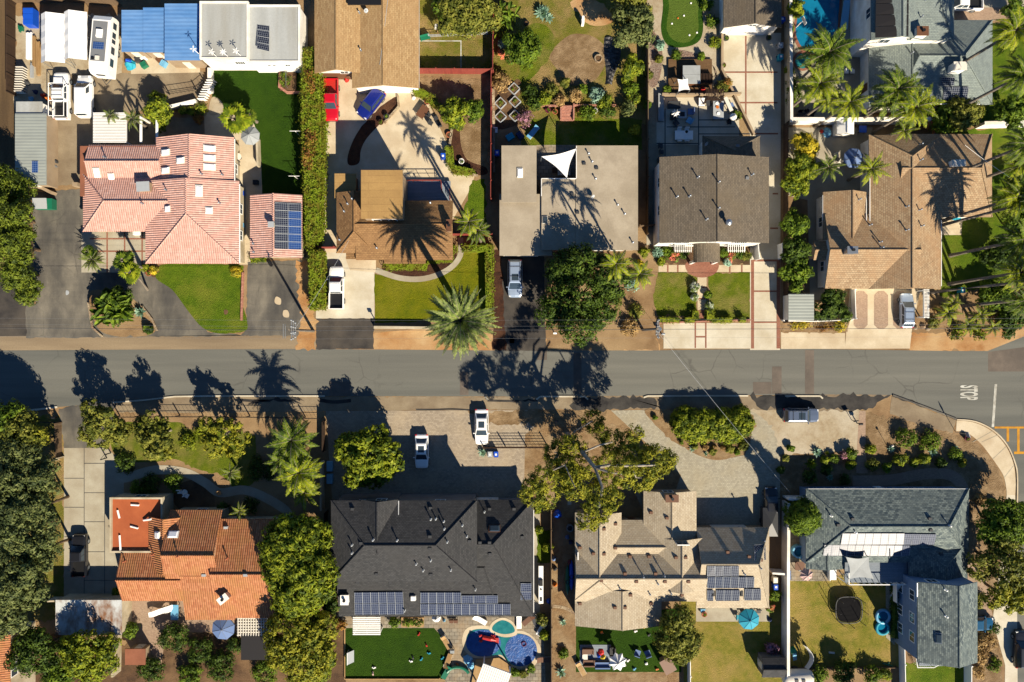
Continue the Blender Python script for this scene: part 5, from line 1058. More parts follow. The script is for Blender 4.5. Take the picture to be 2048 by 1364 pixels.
shrub(472,544,11,1.0,'yellow','yellow flowering bush at the corner of the green front lawn'); shrub(306,540,9,.6,'yellow','yellow tuft in the small bed by the pink house'); shrub(290,536,8,.6,'lime','lime tuft in the small bed by the pink house')
hedge([(604,96),(628,95),(640,150),(643,260),(641,350),(637,470),(620,496),(610,495),(608,400),(602,250)],2.6,'hedge','very long clipped hedge with rusty patches between two lots',dens=60,size=.15,wob=.22)
shrub(622,300,17,3.5,'rust','rusty flowering vine spilling over the long hedge','flowering_vine','vine',rpy=60,dens=8); shrub(622,160,15,3.5,'rust','upper rusty vine patch on the long hedge','flowering_vine','vine',rpy=40,dens=8)
hedge([(617,502),(643,500),(645,616),(619,617)],2.4,'hedge','short dense green hedge beside the white pickup',dens=60,size=.14); hedge([(497,514),(530,514),(530,522),(500,524)],.7,'lime','low hedge strip below the solar garage',size=.1)
hedge([(821,175),(845,177),(868,190),(884,214),(868,212),(846,192),(826,186)],1.3,'hedge','curved low hedge in front of the tan roof',size=.12)
tree(905,222,28,3.6,'lime','left bushy tree in the dry red fenced yard',clump=.5); tree(945,218,24,3.2,'green','right bushy tree in the dry red fenced yard',clump=.5); tree(910,240,18,2.4,'lime','low front bush of the dry red fenced yard','garden_bush','bush',clump=.45)
tree(933,25,62,5.5,'olive','broad leafy tree above the fenced back lawn',clump=.6,lobes=9); tree(900,8,36,4.5,'green','left half of the leafy mass above the fenced back lawn',clump=.6)
broadleaf(1012,28,34,4.0,'green','banana plants with shiny leaves behind the back lawn',22); broadleaf(1000,62,18,2.5,'lime','smaller banana plant by the red fence corner',10)
tree(1046,96,40,4.0,'green','round green tree in the wild back yard',clump=.55,lobes=9); shrub(1001,108,9,.8,'flower','orange flowering bush beside the round green tree'); shrub(1004,88,9,.8,'blue','silvery bush beside the round green tree')
shrub(1002,163,22,2.2,'dry','dry grey twiggy bush above the raised boxes',dens=9); rosette(1085,26,18,'blue','big pale blue agave cluster in the wild back yard',40); rosette(1098,36,12,'blue','smaller pale agave beside the big cluster',24)
tree(1268,48,50,6.0,'grey','grey green olive tree beside the black tarp','olive_tree',clump=.6,lobes=8); tree(1262,5,40,5.5,'olive','dark olive tree at the top edge','olive_tree',clump=.6)
tree(1264,136,24,3.4,'lime','bright bush tree right of the black tarp',clump=.45); shrub(1262,175,17,1.8,'green','green bush between tarp and lower yellow bush'); shrub(1266,196,15,1.6,'lime','low lime bush along the brown fence')
for k,(x,y,r,l,lb) in enumerate(((1060,182,14,'dark','dark bush right of the raised boxes'),(1068,205,18,'dark','larger dark bush below the raised boxes'),(1088,198,14,'lime','lime leafed plant in the middle planting strip'),(1105,180,15,'olive','olive bush at the top of the planting strip'),(1120,200,12,'dry','dry grass tuft left of the pink steps'),(1152,190,14,'dry','dry tuft right of the pale boulder'),(1165,178,10,'green','small green plant above the planting strip'),(1195,190,16,'blue','blue green plant right of the pink steps'),(1210,203,17,'lime','lime paddle plant right of the pink steps'),(1175,225,18,'green','green bush hanging over the lawn edge'),(1215,222,17,'dark','dark spiky bush near the brown fence'),(1255,215,16,'grey','grey spiky bush by the brown fence'),(1050,235,17,'plum','lilac flowering bush below the raised boxes'),(1130,165,10,'olive','olive tuft at the edge of the dry yard'))): shrub(x,y,r,1.2 + .3 * (k % 3),l,lb)
shrub(1270,260,11,1.2,'yellow','bright yellow bush in the lawn corner'); hedge([(889,292),(905,293),(908,330),(947,338),(945,349),(905,346),(893,325)],1.0,'hedge','l shaped low hedge round the mulch bed',size=.12)
palm(938,444,30,11.5,'tall queen palm beside the red gate','palm_lime',22,droop=1.7,w=.2); palm(955,462,28,10.5,'second tall palm beside the red gate','palm',22,droop=1.7,w=.2)
hedge([(925,488),(985,488),(985,640),(972,640),(970,502),(925,503)],1.5,'hedge','tall l shaped hedge bounding the lime lawn',size=.14); hedge([(766,527),(852,527),(862,508),(912,506),(914,490),(906,489),(905,522),(855,524),(852,538),(766,538)],.9,'hedge','low hedge hugging the brown house',size=.12)
palm(922,641,66,13.5,'huge feather palm with dense round crown at the lawn corner','date',86,tr=.42,droop=1.05,w=.15,up=1.3,tilt=.2,fwd=1.0,name='date_palm')
tree(1162,588,86,9.0,'dark','large round dark tree in front of the flat roofed house',clump=.6,lobes=13,dens=28,per=.8);
palm(1232,528,34,12,'thin palm beside the flat roof corner','palm_lime',15,tr=.13,droop=1.7,w=.2); palm(1280,548,32,11.5,'thin palm beside the left front lawn','palm_lime',14,tr=.13,droop=1.7,w=.2)
for x,y,r,l,lb in ((1265,568,15,'blue','pale blue bush under the short thin palm'),(1272,622,18,'olive','olive bush in the bare brown yard'),(1288,505,11,'lime','lime bush between flat roof and white gable'),(1280,530,10,'yellow','yellow bush between flat roof and white gable'),(1230,595,16,'olive','olive tuft right of the round dark tree'),(1260,655,20,'dry','dry weeds near the verge below the round tree')): shrub(x,y,r,1.0,l,lb)
# fourth lot
for x,y,r,l,lb in ((1353,109,10,'green','round bush above the deck corner'),(1403,112,8,'green','smaller round bush above the deck'),(1318,118,8,'olive','small bush in the stones left of the deck'),(1334,178,9,'green','green bush at the lower deck corner'),(1298,148,9,'olive','grey bush along the brown fence'),(1295,210,8,'green','dark bush low along the brown fence'),(1430,85,13,'lime','lime bush right of the putting green'),(1424,42,14,'green','dark bush beside the grey garage'),(1445,175,14,'olive','olive bush between deck and driveway'),(1455,165,10,'rust','rusty bush beside the driveway edge'),(1474,230,10,'green','green bush at the driveway wall'),(1320,90,10,'blue','pale bush left of the putting green'),(1415,8,14,'green','bush at the top edge right of the putting green')): shrub(x,y,r,1.0,l,lb)
for x,y,r,l,lb in ((1315,505,12,'blue','blue green bush at the left end of the gable bed'),(1335,505,13,'green','leafy bush second in the gable bed'),(1350,512,12,'flower','orange flowers left of the porch'),(1366,508,11,'dark','dark bush left of the porch'),(1448,506,10,'green','green bush right of the porch'),(1462,512,12,'flower','orange flowers right of the porch'),(1478,508,11,'dark','dark bush near the driveway gate'),(1494,512,10,'olive','last bush of the gable bed'),(1322,522,9,'lime','low round bush in front of the gable bed'),(1455,524,8,'blue','low blue bush right of the porch')): shrub(x,y,r,.9,l,lb)
for x,y,r,l,lb in ((1390,574,11,'white_flower','upper white rose bush left of the front walk'),(1390,594,8,'white_flower','lower white rose bush left of the front walk'),(1416,590,8,'green','rose bush right of the front walk'),(1419,612,9,'white_flower','lower rose bush right of the front walk')): shrub(x,y,r,.9,l,lb)
for p,lb in ((rect(1319,635,1360,644),'yellow green clipped hedge below the left front lawn'),(rect(1371,635,1390,644),'small clipped block left of the front steps'),(rect(1385,621,1398,638),'square clipped block at the left of the steps'),(rect(1414,619,1428,640),'square clipped block at the right of the steps'),(rect(1424,635,1466,644),'yellow green clipped hedge below the right front lawn'),(rect(1481,635,1493,643),'tiny clipped block near the brick edge')): hedge(p,.95,'lime',lb,dens=70,size=.1)
# trees along the driveway wall and round the tan roof
for x,y,r,hh,l,lb in ((1610,296,34,5.0,'yellow','yellowing tree below the white garden wall'),(1600,340,32,5.0,'lime','second yellow green tree down the driveway wall'),(1588,372,28,4.5,'lime','third tree down the driveway wall'),(1590,450,28,4.0,'green','green tree halfway down the driveway wall'),(1592,500,30,4.5,'dark','dark tree beside the small house gable'),(1592,545,36,4.5,'green','lowest wide orange tree above the pale shed')): tree(x,y,r,hh,l,lb,clump=.5,group='trees along the long driveway')
tree(1667,612,34,3.6,'dark','dark spreading tree between shed and paver driveway',clump=.5); shrub(1680,650,14,.8,'yellow','yellow flowers in the dry bed'); shrub(1600,652,24,.5,'yellow','yellow ground plants below the pale shed',rpy=7); shrub(1650,655,22,.5,'rust','rusty ground plants in the dry bed',rpy=7)
palm(1742,338,36,5.5,'bright palm against the tan roof edge','palm_lime',16,droop=1.5,lean=(-.4,-.2)); palm(1656,335,30,4.5,'palm left of the blue umbrella','palm',16,droop=1.6)
palm(1658,105,58,8.5,'tall shaggy palm beside the blue pool','palm',26,lean=(-1.6,-1.6),droop=1.6,w=.2); palm(1640,168,46,7.0,'yellow green palm below the shaggy pool palm','palm_lime',22,lean=(-1.5,-1.2),droop=1.6,w=.2); palm(1700,205,40,6.5,'palm leaning over the white garden wall','palm_lime',18,lean=(-1.8,-1.2),droop=1.6,w=.2); palm(1655,200,30,6.0,'lower palm beside the garden furniture','palm_lime',16,lean=(-1.2,-.8),droop=1.7,w=.2)
palm(1795,180,46,8.0,'dense palm against the grey roof','palm',26,lean=(-1.0,-1.2),droop=1.6,w=.2); palm(1830,215,48,7.5,'wide bright palm below the grey roof','palm_lime',24,lean=(-1.6,-1.0),droop=1.6,w=.2); palm(1808,262,26,6.0,'palm tip hanging over the tan roof ridge','palm_lime',12,lean=(-.8,.8),droop=1.8,w=.2); palm(1775,205,34,7.0,'left palm of the trio below the grey roof','palm',18,lean=(-.8,-.6),droop=1.6,w=.2)
tree(1925,222,44,5.0,'olive','bushy yellow green tree below the solar panels',clump=.5,lobes=9); tree(1890,235,32,4.0,'green','darker bush left of the bushy yellow green tree','garden_bush','bush',clump=.5); shrub(1870,248,20,2.0,'flower','orange flowered bush at the white garden wall'); broadleaf(1960,225,24,2.5,'green','banana plant right of the bushy yellow green tree',12); shrub(1950,185,10,1.0,'lime','small lime shrub at the grey roof corner')
tree(2025,225,34,5.0,'green','dark tree at the end of the white garden wall',clump=.5)
for x,y,r,hh,l,lb,ln in ((2030,62,46,12,'palm_lime','topmost tall palm on the right edge',(-3.5,-2)),(2045,150,44,12,'palm','second tall palm down the right edge',(-2.8,-1.5)),(2052,290,44,12.5,'palm','tall palm right of the tan roof corner',(-3.0,-1.5)),(2040,330,30,9,'palm_lime','shorter palm right of the tan roof',(-2,-.8)),(2035,395,46,11.5,'palm_lime','bright tall palm over the green side lawn',(-2.6,-1.0)),(2045,480,44,11,'palm','tall palm halfway down the right edge',(-2.2,-.6)),(2040,545,40,10.5,'palm_lime','tall palm above the driveway end',(-2.4,-.6)),(2048,600,36,9,'palm','lowest tall palm near the street corner',(-2.0,-.3))):
    palm(x,y,r,hh,lb,l,34,lean=ln,droop=1.6,w=.2,tr=.19,group='tall palms on the right edge')
palm(2075,400,40,13,'palm just outside the right edge shading the tan roof','palm',18,lean=(-4,-1)) ; palm(2080,560,40,13,'palm outside the right edge near the street','palm',18,lean=(-5.5,-.6))
for x,y,r,hh,l,lb in ((2000,505,34,4.0,'dark','dark bush on the green side lawn edge'),(1990,590,34,3.0,'green','leafy bush in the palm grove'),(2020,640,30,2.5,'dark','dark bush at the street corner grove'),(2030,440,30,4.0,'green','tree crowded among the tall palms'),(2035,370,24,3.5,'dark','dark bush below the tall palms')): tree(x,y,r,hh,l,lb,'garden_bush','bush',clump=.5)
for x,y,r,lb in ((1895,625,26,'short palm beside the white fence panel'),(1935,650,24,'short palm near the street verge'),(1905,605,20,'small palm above the white fence panel'),(1960,630,24,'short palm right of the verge palms'),(1985,655,18,'tiny palm at the dirt verge')): palm(x,y,r,2.6,lb,'palm_lime',14,droop=1.6,w=.2,group='short palms near the verge')
for x,y,r,l,lb in ((1870,645,13,'olive','grey bush beside the silver hatchback'),(1915,665,16,'lime','lime ground plant along the verge'),(1960,668,15,'lime','lime tuft further along the verge'),(2000,640,18,'dry','dry bush at the verge'),(1880,620,12,'dry','pale dry rosette by the fence panel')): shrub(x,y,r,.8,l,lb)
tree(1590,20,16,2.5,'lime','small lime tree at the pool corner',clump=.4); shrub(1588,180,18,1.8,'green','green bush by the garden furniture',rpy=34); shrub(1580,140,10,1.2,'lime','lime bush beside the spa'); shrub(1580,55,9,.8,'green','tuft at the diving board'); tree(2030,18,22,3.0,'green','bush by the grey driveway in the top corner','garden_bush','bush',clump=.45)
# ---- south of the street
tree(42,868,50,7.0,'olive','olive green street tree at the left kerb',clump=.65,lobes=8); tree(72,880,34,6.0,'euc','yellow green tree by the left boundary fence',clump=.55); tree(12,842,40,7.0,'green','tree on the left edge at the street',clump=.6)
for x,y,r,hh,lb in ((50,955,66,9.0,'upper grey leaved tree in the left grove'),(52,1062,62,9.5,'second grey leaved tree in the left grove'),(18,1010,50,9.0,'grey leaved tree on the left edge'),(40,1160,66,10.0,'largest grey leaved tree in the left grove'),(92,1100,36,8.0,'grey leaved tree nearest the black pickup'),(88,1010,34,8.0,'grey leaved tree nearest the slab driveway'),(22,1225,50,9.0,'lowest grey leaved tree above the corner house')): tree(x,y,r,hh,'grey',lb,'grove_tree',clump=.6,lobes=10,per=.75,group='grey leaved grove on the left')
tree(205,850,54,6.5,'olive','open crowned street tree by the slab driveway','street_tree',clump=.42,per=.38,bark='bark_pale'); tree(312,868,50,6.5,'olive','second open crowned street tree from the slab driveway','street_tree',clump=.42,per=.4,bark='bark_pale'); tree(445,868,48,6.0,'euc','sparse yellow green street tree behind the iron fence','street_tree',clump=.4,per=.28,bark='bark_pale')
palm(585,880,48,6.0,'large palm behind the iron fence','palm',26,droop=1.6,w=.2); palm(600,945,46,6.0,'yellow green palm leaning below the large palm','palm_lime',26,droop=1.6,w=.2); palm(610,985,34,4.5,'lowest palm of the palm clump by the snaking path','palm_lime',18,droop=1.6,w=.2); palm(565,920,34,5.0,'left palm of the palm clump by the snaking path','palm',18,droop=1.6,w=.2); palm(462,945,20,2.5,'small palm beside the snaking path','palm',14,droop=1.5); palm(480,1022,18,2.6,'bright palm against the rust tiles','palm_lime',16,droop=1.4)
tree(735,917,66,7.0,'lime','dense glossy green tree on the paver forecourt','magnolia_tree',clump=.62,lobes=11,dens=30,size=.24,asp=.6)
for x,y,r,l,lb in ((250,926,23,'dark','round dark bush at the start of the snaking path'),(300,970,26,'dark','dark spreading bush inside the path bend'),(345,965,20,'green','green bush in the path bend'),(275,975,16,'green','leafy bush near the white parapet'),(400,862,14,'lime','lime shrub on the front garden slope'),(375,885,18,'lime','wide lime shrub on the front garden slope'),(410,880,14,'euc','yellow shrub on the front garden slope'),(335,905,18,'euc','pale low shrub below the second street tree'),(500,1010,18,'dark','dark bush between path and rust tiles'),(445,1015,12,'dark','small dark bush by the path end'),(520,940,30,'dark','shaded ground cover below the palm clump')): shrub(x,y,r,1.0,l,lb)
tree(598,1125,70,9.0,'lime','big dense yellow green tree between rust and charcoal roofs','bamboo_clump','bamboo',blobs=[(585,1090,60,6.5),(605,1150,66,6.8),(570,1130,46,6.2),(625,1075,40,6.0),(595,1190,48,5.6)],clump=.6,dens=34,asp=.28,size=.32)
tree(600,1290,66,7.0,'euc','olive coloured tree below the big yellow green tree',blobs=[(590,1265,58,5.0),(610,1310,56,4.8),(640,1255,36,4.4),(570,1300,38,4.5)],clump=.6)
tree(640,1330,34,4.5,'lime','lime bush tree along the lawn edge fence',clump=.5); tree(655,1190,30,4.0,'dark','dark bush by the charcoal house wall','garden_bush','bush',clump=.5)
tree(72,1305,52,7.0,'dark','dark tree over the corner house',clump=.65); tree(165,1312,60,7.0,'lime','bright puffy tree below the rusty white shed',clump=.6,dens=30,lobes=9); tree(120,1350,40,5.5,'green','green tree at the bottom edge left',clump=.6)
for x,y,r,l,hh,lb in ((258,1262,17,'green',2.0,'bush at the shed corner by the terrace'),(345,1275,34,'dark',2.2,'dark rounded hedge bush below the terrace'),(400,1300,30,'dark',2.0,'dark bush in the shady bottom garden'),(300,1340,30,'dark',1.8,'dark bush at the bottom edge'),(440,1335,34,'dark',2.0,'shaded bush below the grey umbrella'),(530,1345,30,'green',2.0,'green bush in the bottom shade'),(470,1290,18,'dark',1.5,'small dark bush beside the navy canopy'),(380,1350,28,'green',1.6,'leafy bush at the bottom edge centre left'),(232,1185,9,'lime',.8,'lime bush at the rust roof corner')): shrub(x,y,r,hh,l,lb)
T = tree(1190,930,100,13.0,'euc','huge spreading eucalyptus with yellow green masses beside the paver drive','eucalyptus_tree','eucalyptus',blobs=[(1112,905,26,6),(1185,842,22,4.5),(1085,960,26,10.5),(1066,985,28,10.8),(1098,992,24,10.3),(1150,975,26,7),(1195,1018,30,14.5),(1225,998,22,15),(1178,1040,22,13.5),(1245,945,30,14.5),(1310,925,34,10),(1285,955,28,9.6),(1338,918,18,10),(1228,885,26,6.5),(1268,868,18,5),(1150,895,26,6),(1178,935,22,7),(1130,935,24,7.2),(1262,905,20,8),(1110,935,18,8),(1140,955,18,8.5),(1215,920,20,7.5),(1205,865,18,6),(1135,890,18,7),(1290,905,18,9),(1060,970,14,9.5),(1150,945,20,5.5),(1212,962,22,5.5),(1190,985,20,6),(1245,915,22,6),(1265,935,20,6.5),(1128,965,20,6)],clump=.42,per=.8,squash=.45,bark='bark_pale',dens=24,size=.2,asp=.32,stem=False)
b = MB()
for pts,r in (([(1135,868,0),(1140,876,3),(1165,905,7),(1190,935,10)],.36),([(1190,935,10),(1220,930,11),(1262,932,11),(1310,930,10.8)],.2),([(1190,935,10),(1205,975,11.5),(1198,1015,12.6)],.2),([(1190,935,10),(1220,945,12),(1245,948,12.8)],.14),([(1140,876,3),(1118,905,6),(1095,945,8.2),(1070,980,9)],.24),([(1118,905,6),(1110,905,7.6)],.1),([(1262,932,11),(1272,955,10),(1292,956,9.8),(1318,958,9.6)],.09),([(1095,945,8.2),(1130,930,9),(1150,975,10)],.12),([(1140,876,3),(1150,862,4.6),(1185,842,5.6)],.12),([(1165,905,7),(1200,890,9),(1225,884,9.8)],.13)): b.tube([P(*v) for v in pts],[r * (1 - .5 * k / len(pts)) for k in range(len(pts))],7)
b.build('trunk',M['bark_pale'],T)
tree(1425,848,80,2.6,'lime','oblong clipped bush on the mulched island','oblong_bush','bush',blobs=[(1370,848,28,1.3),(1405,845,28,1.4),(1440,847,29,1.4),(1475,845,30,1.4),(1385,855,26,1.2),(1460,860,28,1.2),(1355,840,14,1.0),(1388,845,26,1.35),(1422,850,27,1.3),(1458,845,27,1.4),(1488,850,18,1.2),(1440,862,22,1.1),(1400,862,20,1.1),(1370,835,20,1.2),(1480,832,20,1.2)],clump=.5,dens=40,squash=.75,size=.18)
for k,(x,y,r,l,lb) in enumerate(((1363,885,4,'green','tiny plant at the left of the island row'),(1390,893,7,'olive','second round tuft of the island row'),(1411,895,6,'dry','third round tuft of the island row'),(1429,896,5,'dry','fourth round tuft of the island row'),(1446,896,5,'dry','fifth round tuft of the island row'),(1460,898,9,'olive','sixth wider tuft of the island row'),(1488,892,11,'olive','last grey bush of the island row'),(1425,903,8,'olive','low olive tuft under the island row'),(1310,835,5,'green','tiny green tuft in the mulched island'),(1475,905,6,'green','green tuft at the island edge'))): shrub(x,y,r,.6,l,lb)
rosette(1385,897,9,'blue','pale agave at the left of the island row',16); rosette(1412,908,6,'blue','small agave below the island row',12); rosette(965,905,11,'blue','spiky agave beside the grey and blue bins',24,h=.8)
tree(1605,1032,40,4.5,'green','dark green conifer beside the speckled roof corner','conifer_tree','conifer',clump=.4,squash=.9,asp=.3,size=.22,blobs=[(1605,1032,36,2.2),(1607,1034,28,4),(1609,1036,19,6),(1611,1038,9,8)])
for k,(x,y,r,l,lb) in enumerate(((1582,897,7,'green','small round shrub in the sandy parking'),(1571,917,7,'olive','grey shrub at the parking edge'),(1562,940,8,'dark','dark shrub at the paver edge'),(1650,920,8,'lime','yellow green mound left of the brick walk'),(1669,918,9,'green','clipped ball left of the brick walk'),(1702,906,12,'green','taller bush against the brick walk'),(1702,930,10,'lime','lime ball against the brick walk'),(1688,910,8,'plum','plum coloured shrub near the brick walk'),(1741,898,11,'lime','lime ball right of the brick walk'),(1813,878,23,'green','left of two round green bushes at the corner garden'),(1862,882,24,'green','right of two round green bushes at the corner garden'),(1802,918,14,'lime','lime ball below the left round bush'),(1830,925,9,'lime','small lime ball between the round bushes'),(1850,918,12,'lime','lime ball below the right round bush'),(1910,908,14,'green','cactus like bush near the corner walk'),(1882,926,11,'dark','dark ball in the house shadow'),(1745,930,13,'olive','shaded low bush right of the brick walk'),(1775,935,10,'green','shaded low bush in the corner garden'),(1925,925,9,'yellow','yellow orange bush near the curved sidewalk'),(1655,940,12,'dark','dark shrub before the speckled roof'),(1690,960,12,'dark','shaded shrub at the brick corner'),(1620,955,16,'dark','shaded shrub before the conifer'))): shrub(x,y,r,.8 + .02 * r * (k % 2 + 1),l,lb)
for x,y,r,l,lb in ((1634,905,12,'blue','grey agave in the corner garden'),(1622,928,15,'lime','striped yellow agave in the corner garden'),(1655,906,6,'lime','tiny spiky plant beside the grey agave'),(1783,898,9,'blue','silver agave left of the round green bush'),(1866,904,11,'blue','silver agave under the right round bush'),(1912,896,7,'blue','pale agave near the purple pot'),(1660,955,9,'blue','shaded agave near the speckled roof')): rosette(x,y,r,l,lb,20)
tree(2008,1050,52,7.0,'green','dark tree by the right sidewalk',clump=.55,lobes=9); tree(2000,1125,58,7.5,'olive','sparse olive tree over the right sidewalk',clump=.55,per=.6); tree(2015,1190,44,7.0,'euc','lowest sparse tree over the right sidewalk',clump=.5,per=.6)
for x,y,r,l,lb in ((1960,1200,15,'olive','grey bush beside the teal car'),(1975,1285,22,'dry','dry grass mound along the right sidewalk'),(1960,1310,20,'dry','rusty dry mound by the tall grey wing'),(1990,1330,16,'green','green plant at the sidewalk edge'),(1955,1345,16,'dry','dry plant at the bottom right'),(1985,1255,14,'dark','dark bush behind the teal car'),(1960,1000,14,'dry','dry tuft in the mulched corner garden'),(1990,1010,12,'olive','tuft near the curved sidewalk end')): shrub(x,y,r,.9,l,lb)
tree(1355,1268,50,5.0,'olive','dark olive tree between bright turf and worn lawn',clump=.55,lobes=9,blobs=[(1355,1240,32,4.0),(1345,1275,34,4.2),(1370,1285,32,4.0),(1358,1300,26,3.6)])
for x,y,r,l,lb in ((1126,1245,9,'blue','upper agave in the mulch side yard'),(1128,1308,11,'green','middle round shrub in the mulch side yard'),(1122,1345,13,'blue','lower agave in the mulch side yard')): rosette(x,y,r,l,lb,20) if l == 'blue' else shrub(x,y,r,.8,l,lb)
hedge([(1790,1150),(1800,1150),(1800,1280),(1790,1280)],1.2,'dark','low dark hedge against the tall blue wall',size=.14)
for x,y,r,hh,l,lb in ((1690,1345,26,2.5,'dark','dark bush at the bottom fence'),(1640,1350,18,2.0,'green','green bush at the bottom fence'),(1745,1350,20,1.8,'green','leafy bush at the bottom fence corner'),(1770,1350,14,1.4,'lime','lime bush beside the white railings'),(1550,1190,12,1.4,'green','green bush at the white boundary wall'),(1540,1215,9,1.0,'flower','pink flowering bush at the white boundary wall'),(1545,1300,14,1.2,'plum','red leaved bush above the grey shed'),(1085,1240,12,1.6,'olive','bush at the stone poolside corner'),(1088,1270,10,1.5,'lime','lime bush beside the round pool'),(1030,1345,9,.9,'green','left of three clipped balls below the pool'),(1047,1348,9,.9,'olive','middle of three clipped balls below the pool'),(1062,1338,9,.9,'green','right of three clipped balls below the pool'),(788,1246,12,1.2,'green','bush between white pergola and planter'),(680,1250,12,1.0,'rust','orange bush at the turf corner'),(1075,1020,8,1.2,'lime','bush beside the charcoal roof corner'),(1078,1060,8,1.2,'lime','second bush along the charcoal wall'),(1095,1095,10,1.4,'lime','thin lime shrub at the board fence')): shrub(x,y,r,hh,l,lb)
hedge([(1890,1322),(1922,1322),(1925,1334),(1892,1334)],2.4,'lime','vine trained along the white railing',size=.16)
tree(1668,1405,26,7.0,'dark','tree just below the bottom edge shading the worn lawn',clump=.6); tree(1745,1420,22,6.0,'dark','second tree below the bottom edge shading the worn lawn',clump=.6)
# ---------------------------------------------------------------- fences, walls, poles, furniture
def fence(pts,h,mat,label,name='board_fence',cat='fence',t=.08,post=2.4,pmat=None,caps=True,z0=0.0,solid=True,rails=2):
    """pts: photo pixels of the foot line"""
    q = [P(*p) for p in pts]; c = q[len(q) // 2]; T = thing(name,label,cat,(c.x,c.y,0)); b = MB(); k = MB(); np_ = 0
    for i in range(len(q) - 1):
        d = q[i + 1] - q[i]; L_ = d.length; d.normalize(); n = Vector((-d.y,d.x,0)) * t / 2
        if solid: b.prism([tuple(v[:2]) for v in (q[i] - n,q[i + 1] - n,q[i + 1] + n,q[i] + n)],z0 + .03,h - .004 * (i % 3))
        else:
            for j in range(rails): z = h * (j + .9) / rails; b.tube([q[i] + Vector((0,0,z)),q[i + 1] + Vector((0,0,z))],.03,5)
            m = int(L_ / .5)
            for j in range(m): v = q[i] + d * (L_ * j / m); b.box((v.x,v.y,.05),(.02,.02,h * .9))
        m = max(1,int(L_ / post))
        for j in range(m + (i == len(q) - 2)):
            v = q[i] + d * (L_ * j / m) + Vector((0,0,0)); p_ = MB().box((v.x + n.x * 1.9,v.y + n.y * 1.9,0),(.12,.12,h + .06)); p_.build('post',M[pmat or mat],T)
    b.build('panel',M[mat],T); return T
def wall(pts,h,w,mat,label,name='garden_wall',cat='wall',cap=None):
    q = [P(*p) for p in pts]; c = q[len(q) // 2]; T = thing(name,label,cat,(c.x,c.y,0)); b = MB(); k = MB()
    for i in range(len(q) - 1):
        d = (q[i + 1] - q[i]).normalized(); n = Vector((-d.y,d.x,0)) * w / 2; hh = h - .005 * (i % 3)
        b.prism([tuple(v[:2]) for v in (q[i] - n,q[i + 1] - n + d * w * .3,q[i + 1] + n + d * w * .3,q[i] + n)],0,hh)
        if cap: n2 = n * 1.25; k.prism([tuple(v[:2]) for v in (q[i] - n2,q[i + 1] - n2 + d * w * .3,q[i + 1] + n2 + d * w * .3,q[i] + n2)],hh + .002,hh + .07)
    b.build('wall_body',M[mat],T)
    if cap: k.build('coping',M[cap],T)
    return T
fence([(31,8),(31,192)],1.9,'f_dark','dark board fence on the left side of the storage yard'); fence([(31,6),(150,5),(242,12)],1.9,'f_wood','weathered board fence at the top of the storage yard')
fence([(838,147),(984,148)],1.9,'f_red','red board fence across the back yard'); fence([(986,-40),(986,150)],1.9,'f_red','tall red fence between back lawn and wild yard'); fence([(983,150),(982,402)],1.9,'f_red','long red fence along the dry side yard')
fence([(905,471),(985,472)],1.7,'f_red','short red fence by the banana clump'); fence([(642,497),(673,497)],1.6,'f_red','short red gate fence above the white pickup'); wall([(987,180),(988,345)],.6,.35,'stone','low rough stone wall beside the long red fence')
fence([(1292,62),(1292,470)],1.7,'f_wood','long weathered fence between wild yard and gravel garden',caps=False); fence([(1276,455),(1316,452)],1.7,'f_wood','short board fence beside the white gable'); fence([(1567,250),(1567,645)],1.7,'f_dark','dark fence along the long pale driveway')
wall([(1570,-60),(1572,252)],2.0,.3,'w_cream','pale cream wall between driveway and pool',cap='w_white'); wall([(1575,247),(1700,247),(1860,246)],2.0,.35,'w_white','white garden wall below the palms',cap='w_white'); wall([(1950,255),(2060,252)],2.0,.35,'w_white','right stretch of the white garden wall',cap='w_white')
wall([(1442,72),(1442,142),(1505,270)],.7,.3,'w_tan','low tan retaining wall bending along the driveway')
fence([(240,833),(360,832),(500,833),(648,836)],1.3,'black','dark iron fence along the south verge','iron_fence',solid=False); fence([(65,842),(122,844)],1.3,'black','short iron fence by the left kerb','iron_fence',solid=False)
fence([(123,845),(124,915)],1.5,'f_wood','board fence left of the asphalt mouth'); fence([(128,912),(118,918)],1.6,'w_cream','short cream gate post wall','gate_wall'); fence([(221,905),(213,915)],1.5,'black','open iron gate leaf at the slab driveway','iron_gate',cat='gate',solid=False)
fence([(650,840),(650,900)],1.5,'f_dark','dark fence beside the forecourt trees'); wall([(648,920),(648,1015)],1.8,.2,'w_cream','pale wall beside the white bench boxes'); fence([(655,1020),(655,1160)],1.8,'f_dark','dark fence beside the charcoal house')
fence([(1101,1015),(1102,1400)],1.8,'f_wood','tall board fence between pool yard and mulch yard'); wall([(1566,1000),(1565,1120),(1565,1345)],2.1,.3,'w_white','long white boundary wall beside the beige house',cap='w_white'); wall([(1565,992),(1614,992)],2.1,.2,'w_white','short white wall at the speckled roof corner',cap='w_white')
wall([(1535,1138),(1565,1140)],1.9,.25,'w_white','short white cross wall by the bins'); fence([(1375,1305),(1376,1420)],1.6,'white','white fence below the dark olive tree','vinyl_fence'); fence([(1797,1280),(1800,1400)],1.6,'white','white fence beside the small railed lawn','vinyl_fence'); fence([(1928,1322),(1928,1400)],1.7,'white','white fence panel right of the railed lawn','vinyl_fence')
fence([(690,1256),(690,1357),(880,1357)],.25,'timber','low timber edging round the dark turf','edging',cat='edging',post=30,t=.12); fence([(1573,1335),(1790,1333)],.5,'f_wood','low timber edge below the worn lawn','edging',cat='edging',post=30)
wall([(108,1195),(140,1194),(235,1195)],1.5,.2,'w_cream','pale low wall closing the slab driveway'); wall([(243,1200),(240,1340)],2.0,.3,'w_cream','cream wall along the terrace')
